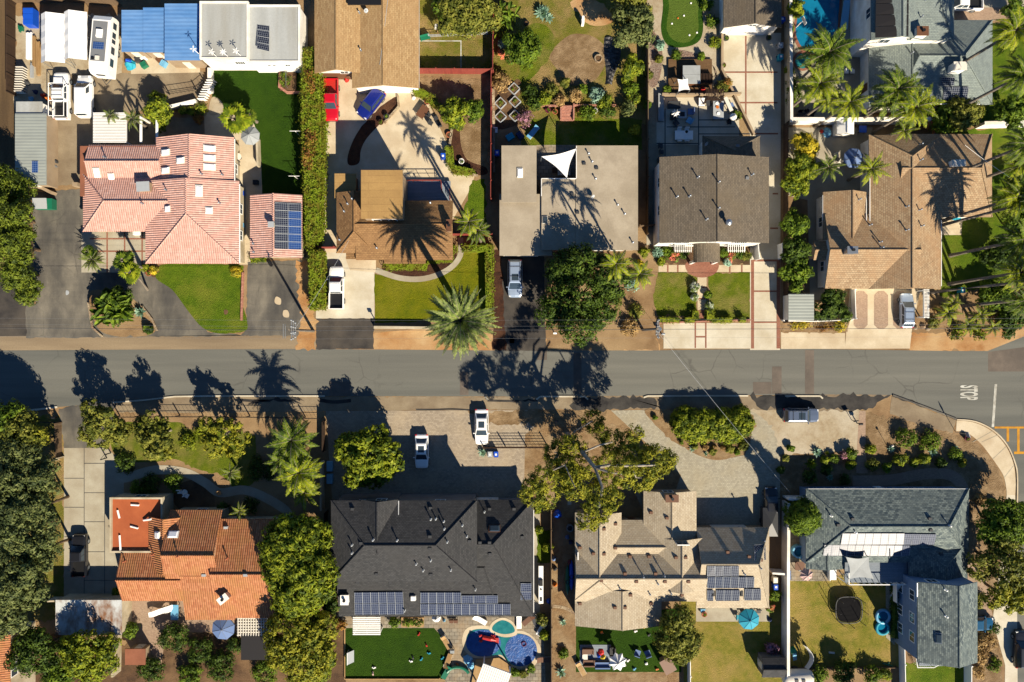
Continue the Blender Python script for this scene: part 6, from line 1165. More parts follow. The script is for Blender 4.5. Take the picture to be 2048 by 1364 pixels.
wall([(63,372),(92,378),(112,388)],1.2,.4,'w_tan','tan gate wall by the green dumpster'); wall([(155,372),(163,372)],1.2,.5,'w_tan','tan gate pier by the pink house')
wall([(340,218),(395,205)],.9,.35,'w_white','white slanting ramp wall'); wall([(424,140),(424,185)],.9,.5,'w_white','white wall at the lawn edge')
wall([(562,142),(560,175),(575,186),(603,186)],.35,.3,'red_stone','pink brick planter edge in the lawn corner'); wall([(519,280),(521,335)],1.2,.25,'w_cream','cream wall beside the grey umbrella')
wall([(750,655),(865,656)],.8,.3,'w_cream','pale block wall below the lime lawn',cap='w_cream'); wall([(905,252),(897,310),(918,345),(955,352)],.4,.3,'stone','curved stone edging of the pale yard'); wall([(796,192),(798,214),(770,246)],.35,.25,'stone','stone rim on the curved mulch bed')
wall([(487,545),(485,600),(484,640)],.3,.25,'red_stone','stone edging between lawn and asphalt'); wall([(178,605),(186,655),(205,672)],.25,.25,'stone','stone rim left of the driveway island'); wall([(285,612),(305,638),(315,660)],.25,.25,'stone','stone rim right of the driveway island')
wall([(1500,640),(1316,646)],.3,.2,'red_stone','low edging below the front lawns')
wall([(1322,192),(1440,192),(1478,190)],.9,.25,'w_tan','stone retaining wall between deck and slab patio'); wall([(1062,213),(1140,213)],.4,.25,'red_stone','low pink wall left of the steps'); wall([(1146,212),(1230,212)],.4,.25,'red_stone','low pink wall right of the steps')
b = MB(); p = P(1134,226,0)
for k in range(5): b.box((p.x,p.y - .9 + .38 * k,0),(1.5,.4,.12 + .12 * k))
for s_ in (-.85,.85): b.box((p.x + s_,p.y,0),(.2,2.1,.75))
solo(b,'garden_steps',M['red_stone'],'pink brick garden steps above the shaded lawn','steps',(p.x,p.y,0))
b = MB(); p = P(415,185,0)
for k in range(9): b.box((p.x - .5 + .16 * k,p.y - 1.1 + .3 * k,0),(1.0,.07,1.0 + .02 * k))
solo(b,'ramp_fence',M['white'],'white slatted ramp rail by the white walled house','railing',(p.x,p.y,0))
T = fence([(340,190),(395,182),(412,168)],1.1,'black','dark iron railing above the white ramp wall','iron_railing','railing',solid=False)
# slatted fence by the white sedan
T = fence([(968,893),(1095,893)],1.5,'timber_dark','dark slatted ranch fence beside the white sedan','slatted_fence',solid=False,rails=5)
# utility poles and wires
def pole(px,py,h,arms,label,tilt=(0,0)):
    p = P(px,py); T = thing('utility_pole',label,'utility pole',(p.x,p.y,0)); top = p + Vector((tilt[0],tilt[1],h))
    MB().tube([p,top],[.2,.13],9).build('pole',M['bark_palm'],T); dr = (top - p).normalized()
    for z,w in arms:
        c = p + dr * z; a = MB().box((c.x + .2,c.y,c.z),(.1,w,.12)); o = a.build('crossarm',M['grey'],T)
        for k in range(4): y = c.y - w / 2 + .15 + (w - .3) * k / 3; MB().lathe((c.x + .2,y,c.z + .144),[(.09,0),(.05,.1),(.09,.14),(.04,.24)],8).build('insulator',M['ltgrey'],o)
    return T,p,dr
T,p1,d1 = pole(627,662,11.0,((10.6,2.6),(9.8,2.4),(8.9,2.0)),'utility pole with three crossarms beside the cracked asphalt drive')
MB().lathe(p1 + Vector((-.35,-.35,7.4)),[(.25,0),(.28,.1),(.28,.8),(.2,.9)],12).build('transformer',M['galv'],T)
for z in (10.2,9.4): MB().tube([p1 + d1 * z + Vector((-.9,.7,.1)),p1 + d1 * z + Vector((-.9,-1.0,.1))],.05).build('insulator',M['grey'],T)
T,p2,d2 = pole(1286,660,10.0,((9.6,2.4),(8.8,2.2),(8.0,1.6)),'thinner utility pole in the bare yard beside the front apron',(0,0))
MB().lathe(p2 + d2 * 8.2 + Vector((.5,0,0)),[(.24,0),(.26,.1),(.26,.7),(.2,.8)],12).build('transformer',M['galv'],T)
def wire(pts,label,r=.016,mat='dkgrey',sag=.4):
    q = []
    for a,b in zip(pts,pts[1:]):
        a,b = Vector(a),Vector(b)
        for k in range(10): t = k / 10; v = a.lerp(b,t); v.z -= sag * 4 * t * (1 - t); q.append(v)
    q.append(Vector(pts[-1])); return solo(MB().tube(q,r,4),'overhead_wire',M[mat],label,'wire',q[0])
for k,(z,dy,lb) in enumerate(((10.85,1.1,'northernmost overhead wire along the street'),(10.85,-.1,'overhead wire second from the north'),(10.85,-1.1,'southernmost thin overhead wire along the street'),(9.1,.4,'lower overhead wire above the verge'),(7.2,0,'thick lowest cable along the street'))):
    wire([(-95,p1.y + dy + .6,z),(p1.x + .2,p1.y + dy,z),(p2.x + .2,p2.y + dy,z - .9),(95,p2.y + dy + .3,z - .5)],lb,.02 if k == 4 else .007,'black' if k == 4 else 'grey')
_c = P(1580,985,3.5); wire([p2 + Vector((.3,-.3,8.4)),_c],'pale service cable crossing the street to the white wall',.016,'ltgrey',.9)
wire([p1 + Vector((0,.2,8.5)),P(698,480,3.6)],'service cable from the pole to the brown roof',.018,'ltgrey',.6); wire([P(1930,290,10),P(2060,380,10)],'thin cable over the tan roof corner',.02,'white',.3)
# tents, pergolas, sails, umbrellas
def canopy_tent(r,h,label,mat='fabric_white'):
    x0,y0 = P(r[0],r[3],h)[:2]; x1,y1 = P(r[2],r[1],h)[:2]; T = thing('canopy_tent',label,'canopy',((x0 + x1) / 2,(y0 + y1) / 2,0)); xm = x0 + (x1 - x0) * .32; b = MB(); n = 8
    for k in range(n):
        a,c = y0 + (y1 - y0) * k / n,y0 + (y1 - y0) * (k + 1) / n; s0,s1 = (.06 if k % 2 else 0),(0 if k % 2 else .06)
        b.face([(x0,a,h - s0),(xm,a,h + .7 - s0),(xm,c,h + .7 - s1),(x0,c,h - s1)][::-1]); b.face([(xm,a,h + .7 - s0),(x1,a,h - s0),(x1,c,h - s1),(xm,c,h + .7 - s1)][::-1])
    b.build('cover',M[mat],T)
    for x in (x0 + .1,x1 - .1):
        for t in (.03,.5,.97): y = y0 + (y1 - y0) * t; MB().tube([(x,y,0),(x,y,h - .1)],.035).build('leg',M['galv'],T)
    return T
canopy_tent((82,28,130,126),2.5,'left of two white canopy tents in the storage yard'); canopy_tent((128,24,174,120),2.5,'right white canopy tent next to the travel trailer')
def pergola(r,h,n,mat,label,axis='x',posts=True,beam=.12,cross=0):
    x0,y0 = P(r[0],r[3],h)[:2]; x1,y1 = P(r[2],r[1],h)[:2]; T = thing('pergola',label,'pergola',((x0 + x1) / 2,(y0 + y1) / 2,0))
    b = MB()
    for k in range(n):
        t = (k + .5) / n
        if axis == 'x': b.box(((x0 + x1) / 2,y0 + (y1 - y0) * t,h),(x1 - x0,beam,.12))
        else: b.box((x0 + (x1 - x0) * t,(y0 + y1) / 2,h),(beam,y1 - y0,.12))
    b.build('slats',M[mat],T); b = MB()
    for k in range(cross or 2):
        t = k / ((cross or 2) - 1)
        if axis == 'x': b.box((x0 + .1 + (x1 - x0 - .2) * t,(y0 + y1) / 2,h - .2),(.14,y1 - y0,.19))
        else: b.box(((x0 + x1) / 2,y0 + .1 + (y1 - y0 - .2) * t,h - .2),(x1 - x0,.14,.19))
    b.build('beam',M[mat],T)
    for x in (x0 + .15,x1 - .15):
        for y in (y0 + .15,y1 - .15): MB().box((x,y,0),(.14,.14,h - .2)).build('post',M[mat],T)
    return T
pergola((187,225,253,286),2.5,20,'white','white slatted pergola beside the pink roof','x',beam=.12); pergola((706,1233,761,1270),2.4,10,'white','white louvred pergola at the turf corner','x',beam=.14,cross=3)
pergola((474,1225,536,1272),2.4,12,'offwhite','pale lattice pergola in the shade of the big tree','y',beam=.1,cross=9); T = pergola((955,1335,1015,1390),2.6,14,'white','striped white pergola at the bottom edge by the pool','y',beam=.22); T.rotation_euler.z = -.35
pergola((1412,178,1448,200),2.4,12,'timber_dark','small dark slatted pergola at the patio corner','y',beam=.08); pergola((1862 - 15,578,1858,636),1.9,20,'white','white arbour of narrow slats right of the silver hatchback','x',beam=.08)
for x,lb in ((282,'left of two white beams above the terrace'),(314,'right of two white beams above the terrace')):
    a,c = P(x,232,2.4),P(x,285,2.4); T = thing('terrace_beam',lb,'beam',((a + c) / 2).to_2d().to_3d()); b = MB().box((a.x,(a.y + c.y) / 2,2.3),(.28,abs(a.y - c.y),.18)); b.build('beam',M['white'],T); MB().box((a.x,a.y - .2,0),(.18,.18,2.3)).build('post',M['white'],T)
def sail(pts,mat,label):
    q = [P(*p) for p in pts]; c = sum(q,Vector()) / len(q); T = thing('shade_sail',label,'shade sail',(c.x,c.y,0)); b = MB(); n = 8; m = len(q); rim = []
    for i in range(m):
        for k in range(n): t = k / n; v = q[i].lerp(q[(i + 1) % m],t); rim.append(v.lerp(c,.16 * math.sin(math.pi * t)))
    for i in range(len(rim)): b.face([rim[i],rim[(i + 1) % len(rim)],c + Vector((0,0,-.15))])
    b.build('cloth',M[mat],T)
    for v in q: MB().tube([(v.x,v.y,0),v],.05).build('post',M['galv'],T)
sail([(1083,313,4.0),(1153,297,4.6),(1134,356,3.9)],'fabric_white','white triangular shade sail over the courtyard'); sail([(1692,1114,4.6),(1738,1114,4.4),(1748,1158,3.8),(1699,1158,3.8)],'fabric_grey','grey shade sail over the balcony deck')
sail([(1355,158,2.2),(1376,157,2.2),(1380,180,2.1),(1357,183,2.1)],'fabric_white','small square white sail on the deck')
def umbrella(px,py,r,mat,label,h=2.5,n=8,closed=0,scal=0.0):
    p = P(px,py,h); T = thing('garden_umbrella',label,'umbrella',(p.x,p.y,0)); R = r * S; b = MB(); c = Vector((p.x,p.y,h + .35)); rb = MB()
    for k in range(n):
        a0,a1 = 2 * math.pi * k / n + .3,2 * math.pi * (k + 1) / n + .3; v0,v1 = [Vector((p.x + R * math.cos(a),p.y + R * math.sin(a),h - .25)) for a in (a0,a1)]; m = v0.lerp(v1,.5).lerp(Vector((p.x,p.y,h - .25)),scal)
        if scal: b.face([c,v0,m]); b.face([c,m,v1])
        else: b.face([c,v0,v1]); b.face([v0,v0 + Vector((0,0,-.16)),v1 + Vector((0,0,-.16)),v1])
        rb.tube([c + Vector((0,0,.012)),v0 + Vector((0,0,.015))],.018,4)
    b.build('canopy',M[mat],T); rb.build('rib',M['grey' if mat != 'teal' else 'navy'],T); MB().tube([(p.x,p.y,0),(p.x,p.y,h + .45)],.03).build('pole',M['galv'],T); MB().lathe((p.x,p.y,0),[(.3,0),(.3,.07),(.08,.12)],14).build('base',M['dkgrey'],T)
umbrella(499,270,19,'fabric_grey','pale grey umbrella beside the artificial lawn'); umbrella(1499,1240,21,'teal','teal umbrella on the grey slab patio'); umbrella(1236,1325,19,'fabric_white','white scalloped umbrella on the bright turf',scal=.22); umbrella(1614,1150,14,'pink','small pale pink umbrella on the flagstones',scal=.15)
umbrella(1709,315,20,'denim','blue umbrella in the paved side court'); umbrella(445,1258,23,'denim','grey blue umbrella in the shade below the rust roof'); umbrella(1352,225,9,'fabric_white','folded looking small white umbrella on the slab patio',scal=.4); umbrella(872,1237,9,'fabric_white','small white umbrella at the turf edge'); umbrella(1468,232,7,'fabric_white','tiny white umbrella by the driveway wall')
# furniture helpers
def chair(px,py,rz,mat,label,group=None,name='garden_chair',frame='dkgrey',w=.55):
    p = P(px,py); T = thing(name,label,'chair',(p.x,p.y,0),group,math.radians(rz))
    MB().box((0,0,.38),(w,w,.09)).build('seat',M[mat],T,False); MB().box((0,w * .47,.47),(w,.08,.5)).build('backrest',M[mat],T,False)
    for x in (-1,1):
        for y in (-1,1): MB().box((x * w * .42,y * w * .42,0),(.05,.05,.38)).build('leg',M[frame],T,False)
    return T
def table(px,py,w,d,mat,label,rz=0,h=.74,round_=False,cat='table',leg='dkgrey'):
    p = P(px,py,h); T = thing('garden_table',label,cat,(p.x,p.y,0),None,math.radians(rz))
    (MB().lathe((0,0,h - .05),[(w / 2 * .98,0),(w / 2,.02),(w / 2,.05)],22) if round_ else MB().box((0,0,h - .06),(w,d,.06))).build('tabletop',M[mat],T,False)
    if round_: MB().lathe((0,0,0),[(.3,0),(.06,.06),(.05,h - .05)],12).build('pedestal',M[leg],T,False)
    else:
        for x in (-1,1):
            for y in (-1,1): MB().box((x * (w / 2 - .1),y * (d / 2 - .1),0),(.07,.07,h - .06)).build('leg',M[leg],T,False)
    return T
def lounger(px,py,rz,mat,label,group=None,frame='offwhite'):
    p = P(px,py,.4); T = thing('sun_lounger',label,'sun lounger',(p.x,p.y,0),group,math.radians(rz))
    MB().box((0,-.3,.3),(.66,1.35,.1)).build('mattress',M[mat],T,False); MB().slab([(-.33,.36,.36),(.33,.36,.36),(.33,.95,.7),(-.33,.95,.7)],.08).build('backrest',M[mat],T,False); MB().box((0,0,.22),(.72,1.95,.07)).build('frame',M[frame],T,False)
    for x in (-1,1):
        for y in (-1,1): MB().box((x * .3,y * .85,0),(.06,.06,.22)).build('leg',M[frame],T,False)
def sofa(px,py,w,rz,mat,label,d=.8):
    p = P(px,py,.4); T = thing('outdoor_sofa',label,'sofa',(p.x,p.y,0),None,math.radians(rz))
    MB().box((0,0,.04),(w,d,.3)).build('base',M['dkgrey'],T,False); MB().box((0,-.06,.34),(w * .94,d * .8,.12),top=.96).build('cushion',M[mat],T,False); MB().box((0,d * .42,.345),(w,.16,.42)).build('backrest',M[mat],T,False)
    for s_ in (-1,1): MB().box((s_ * w * .485,0,.345),(.12,d,.22)).build('armrest',M[mat],T,False)
def bin_(px,py,mat,label,rz=0):
    p = P(px,py,1); T = thing('wheelie_bin',label,'bin',(p.x,p.y,0),None,math.radians(rz))
    b = MB().box((0,0,.1),(.56,.64,.9)); b.build('body',M[mat],T,False); MB().box((0,-.03,1.003),(.64,.76,.07),top=.9).build('lid',M[mat],T,False); MB().box((0,0,1.076),(.26,.26,.012)).build('lid_label',M['white'],T,False)
    for s_ in (-1,1): MB().tube([(s_ * .26,.3,.12),(s_ * .32,.3,.12)],.12,10).build('wheel',M['tyre'],T,False)
    MB().tube([(-.25,.4,1.0),(.25,.4,1.0)],.025).build('handle',M['dkgrey'],T,False)
bin_(886,312,'blue','blue wheelie bin standing on the pale yard',180); bin_(992,909,'blue','blue wheelie bin beside the slatted fence',180); bin_(980,909,'ltgrey','grey wheelie bin beside the blue one at the slatted fence',180)
bin_(1551,1160,'offwhite','pale bin by the white boundary wall'); bin_(1552,1174,'blue','blue bin below the pale bin at the white wall'); bin_(994,305,'blue','blue bin in the shade beside the flat roofed house'); bin_(1575,1016,'blue','blue bin behind the short white wall'); bin_(1562,90,'ltgrey','grey grill box beside the cream wall'); bin_(1562,113,'teal','teal bin beside the cream wall'); bin_(1565,38,'blue','blue bin beside the grey garage',90); bin_(1926,580,'teal','teal drum shaped bin on the green side lawn')
p = P(88,408,1); T = thing('dumpster','green dumpster with a pale lid beside the cypress row','dumpster',(p.x,p.y,0)); MB().box((0,0,.1),(2.3,1.3,1.2),top=1.06).build('body',M['green'],T,False); MB().slab([(-1.25,-.7,1.32),(.6,-.7,1.32),(.6,.7,1.5),(-1.25,.7,1.5)],.06).build('lid',M['ltgrey'],T,False)
# storage yard clutter
def crate_stack(px,py,w,d,h,mat,label,name='crate',rz=0,n=3):
    p = P(px,py,h); T = thing(name,label,name.replace('_',' '),(p.x,p.y,0),None,math.radians(rz))
    b = MB().box((0,0,0),(w,d,h)); b.build('body',M[mat],T,False)
    q = MB()
    for k in range(n): q.box((0,-d / 2 + d * (k + .5) / n,h + .003),(w * 1.02,d / n * .8,.03))
    q.build('lid',M[mat],T,False); return T
crate_stack(56,32,1.3,2.2,1.3,'blue','tarp covered blue stack in the storage yard corner','covered_stack',.1)
def heap(px,py,r,h,mat,label,name='tarp_heap',cat='tarp',rpy=None):
    p = P(px,py,h * .5); b = MB(); n,m = 12,5; rr = [[random.uniform(.8,1.15) for _ in range(n)] for _ in range(m)]; R,Ry = r * S,(rpy or r) * S; V = []
    for j in range(m):
        t = j / (m - 1); V.append([(p.x + R * math.cos(2 * math.pi * k / n) * (1 - t ** 1.6) * rr[j][k],p.y + Ry * math.sin(2 * math.pi * k / n) * (1 - t ** 1.6) * rr[j][k],h * t * rr[j][k] ** .5) for k in range(n)])
    for j in range(m - 1):
        for k in range(n): b.face([V[j][k],V[j][(k + 1) % n],V[j + 1][(k + 1) % n],V[j + 1][k]])
    return solo(b,name,M[mat],label,cat,(p.x,p.y,0))
heap(257,127,11,1.0,'teal','teal green tarp heap under the blue shed'); heap(256,122,8,1.2,'blue','blue tarp heap against the blue shed')
for x,y,w,d,m,lb in ((57,92,12,52,'white','long white board stack on the yard sand'),(67,100,6,60,'timber','orange brown lumber pile beside the white boards'),(75,115,7,66,'timber','pale lumber pile nearest the tents'),(62,140,5,24,'ltgrey','short grey board pile in the storage yard'),(40,56,10,8,'green','green sheet stack against the dark fence')):
    p = P(x,y,.4); b = MB(); n = 5
    for k in range(n): b.box((p.x - w * S / 2 + w * S * (k + .5) / n,p.y + random.uniform(-.2,.2),0),(w * S / n * .9,d * S,.35 + .05 * (k % 3)))
    solo(b,'lumber_pile',M[m],lb,'lumber pile',(p.x,p.y,0))
p = P(42,158,1); b = MB()
for k in range(11): b.box((p.x - .4 + .02 * k,p.y - 1.6 + .32 * k,0),(1.0,.1,1.1))
for x in (-.75,-.1): b.box((p.x + x,p.y,.5),(.08,3.6,.1))
solo(b,'pallet_stack',M['offwhite'],'stack of pale slatted pallets along the dark fence','pallets',(p.x,p.y,0))
for k,(x,y,m) in enumerate(((52,165,'dkgrey'),(68,182,'navy'),(84,190,'red'),(93,196,'orange'),(60,196,'ltblue'))): heap(x,y,5,.8,m,['grey','navy','red','orange','pale blue'][k] + ' junk heap above the small white shed','junk_heap','junk')
for k,(x,y,m) in enumerate(((104,255,'offwhite'),(102,272,'brown'),(100,288,'ltgrey'),(105,312,'dkgrey'),(107,322,'dkgrey'),(106,332,'grey'))):
    p = P(x,y,.6); solo(MB().lathe((p.x,p.y,0),[(.32,0),(.36,.3),(.36,.7),(.3,.74)],14),'barrel',M[m],['pale','brown','light grey','upper dark','middle dark','lower grey'][k] + ' barrel along the long grey shed','barrel',(p.x,p.y,0))
for k,(x,y,m) in enumerate(((275,118,'dkgrey'),(284,112,'white'),(286,128,'green'),(318,118,'brown'),(325,126,'ltblue'))): crate_stack(x,y,.8,.7,.7,m,['dark','white','green','brown','pale blue'][k] + ' box under the eaves of the blue sheds','storage_box',15 * k)
for k,(x,y,n,lb) in enumerate(((455,112,7,'big white star shaped windmill on the pale roof'),(432,112,5,'left small white windmill on the pale roof'),(480,110,5,'right small white windmill on the pale roof'),(396,106,4,'white windmill beside the blue roof'))):
    p = P(x,y,4.5); T = thing('windmill',lb,'windmill',(p.x,p.y,4.3)); MB().tube([(p.x,p.y,4.3),(p.x - .15,p.y + .1,5.6)],.04).build('pole',M['white'],T); b = MB()
    for j in range(n): a = 2 * math.pi * j / n; d = Vector((math.cos(a),math.sin(a),0)); s_ = Vector((-d.y,d.x,0)) * .12; c = Vector((p.x - .15,p.y + .1,5.6)); b.face([c,c + d * .25 - s_ * .7,c + d * .5,c + d * .25 + s_ * .7])
    b.build('blades',M['white'],T)
# raised beds, back yard things
for k,(x,y) in enumerate(((1028,177),(1001,206),(1030,203),(1001,233),(1030,231))):
    p = P(x,y,.4); T = thing('raised_bed',['topmost diamond raised bed near the twiggy bush','middle left diamond raised bed','middle right diamond raised bed','lower left diamond raised bed','lower right diamond raised bed'][k],'raised bed',(p.x,p.y,0),'raised beds in the vegetable plot',math.radians(45)); b = MB()
    for rz in range(4): a = rz * math.pi / 2; b.box((math.cos(a) * .55,math.sin(a) * .55,0),(.1,1.2,.4 - .003 * (rz % 2)),a)
    b.build('frame',M['ltgrey'],T,False); MB().box((0,0,0),(1.0,1.0,.3)).build('soil',M['dirt_dark'],T,False); C,N = cloud([(0,0,.38,.3,.3,.12)],.8,.18,10); leafobj('plants',C,N,.09,L['green'],T,world=False)
p = P(1221,120,.3); b = MB(); n,m = 6,22
for j in range(m):
    for i in range(n):
        def q(i,j): t = j / m; w = (12 + 5 * math.sin(t * 5)) * S; return (p.x + (i / n - .5) * 2 * w + .3 * math.sin(t * 4),p.y + 3.1 - 6.3 * t,.28 * math.sin(math.pi * i / n) + .08 * math.sin(i * 7.3 + j * 3.1) * (0 < i < n) + .02)
        b.face([q(i,j),q(i,j + 1),q(i + 1,j + 1),q(i + 1,j)])
solo(b,'tarp',M['tarp'],'long crumpled black plastic tarp on the wild yard','tarp',(p.x,p.y,0))
def ring(px,py,r,mat,fill,label,name,cat,h=.4):
    p = P(px,py,h); T = thing(name,label,cat,(p.x,p.y,0)); R = r * S; MB().lathe((p.x,p.y,0),[(R,0),(R,h),(R * .75,h),(R * .74,h * .6)],16).build('rim',M[mat],T); MB().lathe((p.x,p.y,h * .6),[(R * .74,0),(R * .7,.03)],14).build('filling',M[fill],T)
ring(1197,116,8,'stone','dirt_dark','round stone fire ring beside the black tarp','fire_ring','fire pit'); ring(898,269,6,'terracotta','dirt_dark','terracotta pot ring at the pale yard edge','planter_pot','pot'); ring(1053,45,5,'black','dirt_dark','dark tub beside the banana plants','planter_pot','pot')
for k,(x,y,m,lb) in enumerate(((1096,221,'purple','dark red pot left of the pink steps'),(1110,224,'terracotta','small terracotta pot left of the pink steps'),(1190,222,'white','white round pot right of the pink steps'),(1161,222,'terracotta','terracotta pot right of the pink steps'),(923,323,'white','white pot on the red fenced mulch bed'),(854,204,'terracotta','terracotta pot on the curved lawn hedge'),(762,245,'brown','brown pot beside the curved mulch bed'),(773,233,'dkgrey','dark pot beside the curved mulch bed'),(1452,77,'dkgrey','dark pot left of the garage door'),(1537,76,'dkgrey','dark pot right of the garage door'),(1446,131,'brown','brown pot on the driveway edge'),(1623,187,'terracotta','terracotta pot in the palm garden'),(1934,877,'purple','purple pot beside the curved sidewalk'),(298,547,'terracotta','terracotta pot at the pink house bed'),(1408,1228,'terracotta','flower pot on the grey slab patio'))):
    p = P(x,y,.4); T = thing('planter_pot',lb,'pot',(p.x,p.y,0)); MB().lathe((p.x,p.y,0),[(.2,0),(.34,.5),(.38,.52),(.38,.58),(.3,.58),(.28,.48)],14).build('pot',M[m],T); C,N = cloud([(p.x,p.y,.62,.2,.2,.15)],.8,.14,9); leafobj('plant',C,N,.08,L['green'],T)
p = P(1066,264,.4); lounger(1066,264,-40,'ltblue','pale blue lounger on the shaded lawn edge'); chair(991,263,0,'white','white chair in the vegetable plot shade'); crate_stack(1020,273,1.0,.8,.6,'teal','teal box in the vegetable plot shade','storage_box',30); crate_stack(1040,270,.7,1.0,.6,'navy','navy box beside the pale blue lounger','storage_box',35)
p = P(1166,40,1); solo(MB().box((p.x,p.y,0),(.35,.9,1.2)).box((p.x,p.y + .2,1.203),(.3,.4,.2)),'beehive_box',M['white'],'white upright box post in the wild yard','post box',(p.x,p.y,0))
p = P(874,58,1.6); T = thing('bird_feeder','small pale bird feeder on a post in the fenced back lawn','bird feeder',(p.x,p.y,0)); MB().tube([(p.x,p.y,0),(p.x,p.y,2.3)],.06).build('pole',M['timber'],T); MB().box((p.x,p.y,2.3),(.5,.7,.4),top=.6).build('house',M['offwhite'],T)
p = P(850,74,.7); T = thing('garden_swing','green metal bench frame beside the tan roof','bench',(p.x,p.y,0),None,.25); MB().box((0,0,.4),(1.3,.5,.06)).build('seat',M['green'],T,False); MB().box((0,.25,.46),(1.3,.06,.5)).build('backrest',M['green'],T,False)
for x in (-.6,.6): MB().box((x,0,0),(.06,.5,.4)).build('leg',M['green'],T,False)
fence([(858,75),(975,70)],.9,'ltgrey','thin wire fence across the back lawn','wire_fence',solid=False,rails=3)
table(845,223,1.7,1.1,'brown','brown table with rusty top on the pale yard',55); 
for k,(x,y,rz) in enumerate(((858,232,150),(862,248,60),(872,238,-60),(880,252,200))): chair(x,y,rz,'dkgrey',['chair nearest the rusty brown table','chair left of the terracotta ring','chair against the leafy yard edge','outermost chair by the stone edging'][k],'dark patio chairs')
for x,y,lb in ((590,262,'upper white clothes line post on the deep green lawn'),(588,352,'lower white clothes line post on the deep green lawn')):
    p = P(x,y,2); T = thing('clothes_post',lb,'clothes post',(p.x,p.y,0)); MB().tube([(p.x,p.y,0),(p.x,p.y,2.0)],.04).build('pole',M['white'],T); MB().tube([(p.x - .7,p.y,2.0),(p.x + .7,p.y,2.0)],.035).build('crossbar',M['white'],T)
p = P(575,160,.5); T = thing('planter_bed','planted bed with trellis in the lawn corner','planter',(p.x,p.y,0)); MB().box((p.x,p.y,0),(2.2,2.6,.3)).build('soil',M['dirt_dark'],T); C,N = cloud([(p.x - .3,p.y,.6,.8,1.0,.3)],.8,.3,12); leafobj('plants',C,N,.12,L['green'],T); MB().tube([(p.x,p.y - 1,.3),(p.x,p.y - 1,1.2),(p.x,p.y + 1,1.2),(p.x,p.y + 1,.3)],.03).build('trellis',M['galv'],T)
p = P(476,313,.7); table(476,313,.9,.9,'offwhite','round pale table right of the pink house',round_=True); chair(474,300,180,'dkgrey','dark chair above the round pale table'); chair(477,328,0,'dkgrey','dark chair below the round pale table')
for x,y,m,lb in ((482,386,'blue','blue box by the pink house wall'),(482,450,'ltblue','pale blue tub by the pink house wall'),(481,415,'white','white box by the pink house wall'),(510,364,'black','black barbecue beside the tiled garage')): crate_stack(x,y,.6,.6,.7,m,lb,'storage_box')
crate_stack(273,466,1.0,.5,.5,'white','white bench box on the pink house court','storage_box')
# deck, hot tub, slab patio
p0,p1 = P(1337,192,.35),P(1424,118,.35); T = thing('wooden_deck','brown wooden deck carrying the hot tub','deck',((p0.x + p1.x) / 2,(p0.y + p1.y) / 2,0)); MB().prism([(p0.x,p0.y),(p1.x,p0.y),(p1.x,p1.y),(p0.x,p1.y)],0,.35).build('platform',M['deck'],T)
for k in range(6): x = p0.x + (p1.x - p0.x) * k / 5; MB().tube([(x,p0.y + .1,.35),(x,p0.y + .1,1.3)],.04).build('railing_post',M['black'],T)
MB().tube([(p0.x,p0.y + .1,1.3),(p1.x,p0.y + .1,1.3)],.04).build('railing',M['black'],T)
p = P(1383,149,1.2); T = thing('hot_tub','square hot tub under a pale grey cover on the deck','hot tub',(p.x,p.y,.354)); MB().box((0,0,0),(2.3,2.4,.78)).build('shell',M['brown'],T,False); MB().box((0,.6,.784),(2.35,1.2,.12),top=.98).build('cover',M['fabric_grey'],T,False); MB().box((0,-.61,.784),(2.35,1.2,.12),top=.98).build('cover',M['fabric_grey'],T,False)
b = MB(); p = P(1413,158,.8)
for k in range(8): b.box((p.x - .7 + .2 * k,p.y,.36),(.1,1.3,.7))
solo(b,'slatted_bench',M['timber_dark'],'dark slatted bench beside the hot tub','bench',(p.x,p.y,.36)); heap(1405,178,5,.5,'red','red towel heap on the deck edge','towel_heap','towel').location.z = .36
sofa(1322,215,3.6,90,'fabric_grey','long grey sofa along the slab patio'); sofa(1348,210,1.6,0,'dkgrey','dark sofa above the fire table'); table(1365,228,1.1,1.1,'ltgrey','square fire table with black centre',h=.45); p = P(1365,228,.5); solo(MB().box((p.x,p.y,.453),(.6,.6,.03)),'burner',M['black'],'black burner tray on the square fire table','burner',(p.x,p.y,.453))
chair(1380,225,-90,'denim','blue armchair right of the fire table',w=.8); chair(1378,243,-120,'ltblue','pale blue armchair below the fire table',w=.8); chair(1345,235,90,'black','black armchair left of the fire table',w=.8); chair(1351,248,40,'dkgrey','dark armchair below left of the fire table',w=.7); table(1437,220,1.4,2.4,'ltgrey','long pale kitchen counter on the sunny slab',0,.9); 
for k,(x,y,m) in enumerate(((1434,207,'white'),(1435,214,'orange'),(1437,227,'white'))): p = P(x,y,1); solo(MB().lathe((p.x,p.y,.903),[(.1,0),(.2,.08),(.22,.1)],12),'bowl',M[m],['white bowl at the top of the kitchen counter','orange bowl on the kitchen counter','white bowl low on the kitchen counter'][k],'bowl',(p.x,p.y,.903))
sofa(1403,204,.9,90,'fabric_white','white cushioned seat at the patio wall'); chair(1416,208,0,'dkgrey','dark chair beside the white cushioned seat',w=.7); table(1368,270,2.4,1.2,'white','white dining table in the patio shade',0); 
for k,(x,y,rz) in enumerate(((1357,262,0),(1372,262,0),(1357,281,180),(1372,281,180))): chair(x,y,rz,'white',['upper left','upper right','lower left','lower right'][k] + ' white chair at the white dining table','white dining chairs')
heap(1371,266,3,.2,'black','dark cloth on the white dining table','cloth_heap','cloth').location.z = .75; table(1457,208,.5,2.0,'offwhite','white bar table by the driveway wall',25,1.0); chair(1461,212,115,'denim','blue chair at the white bar table'); chair(1457,246,0,'black','small black chair on the slab patio')
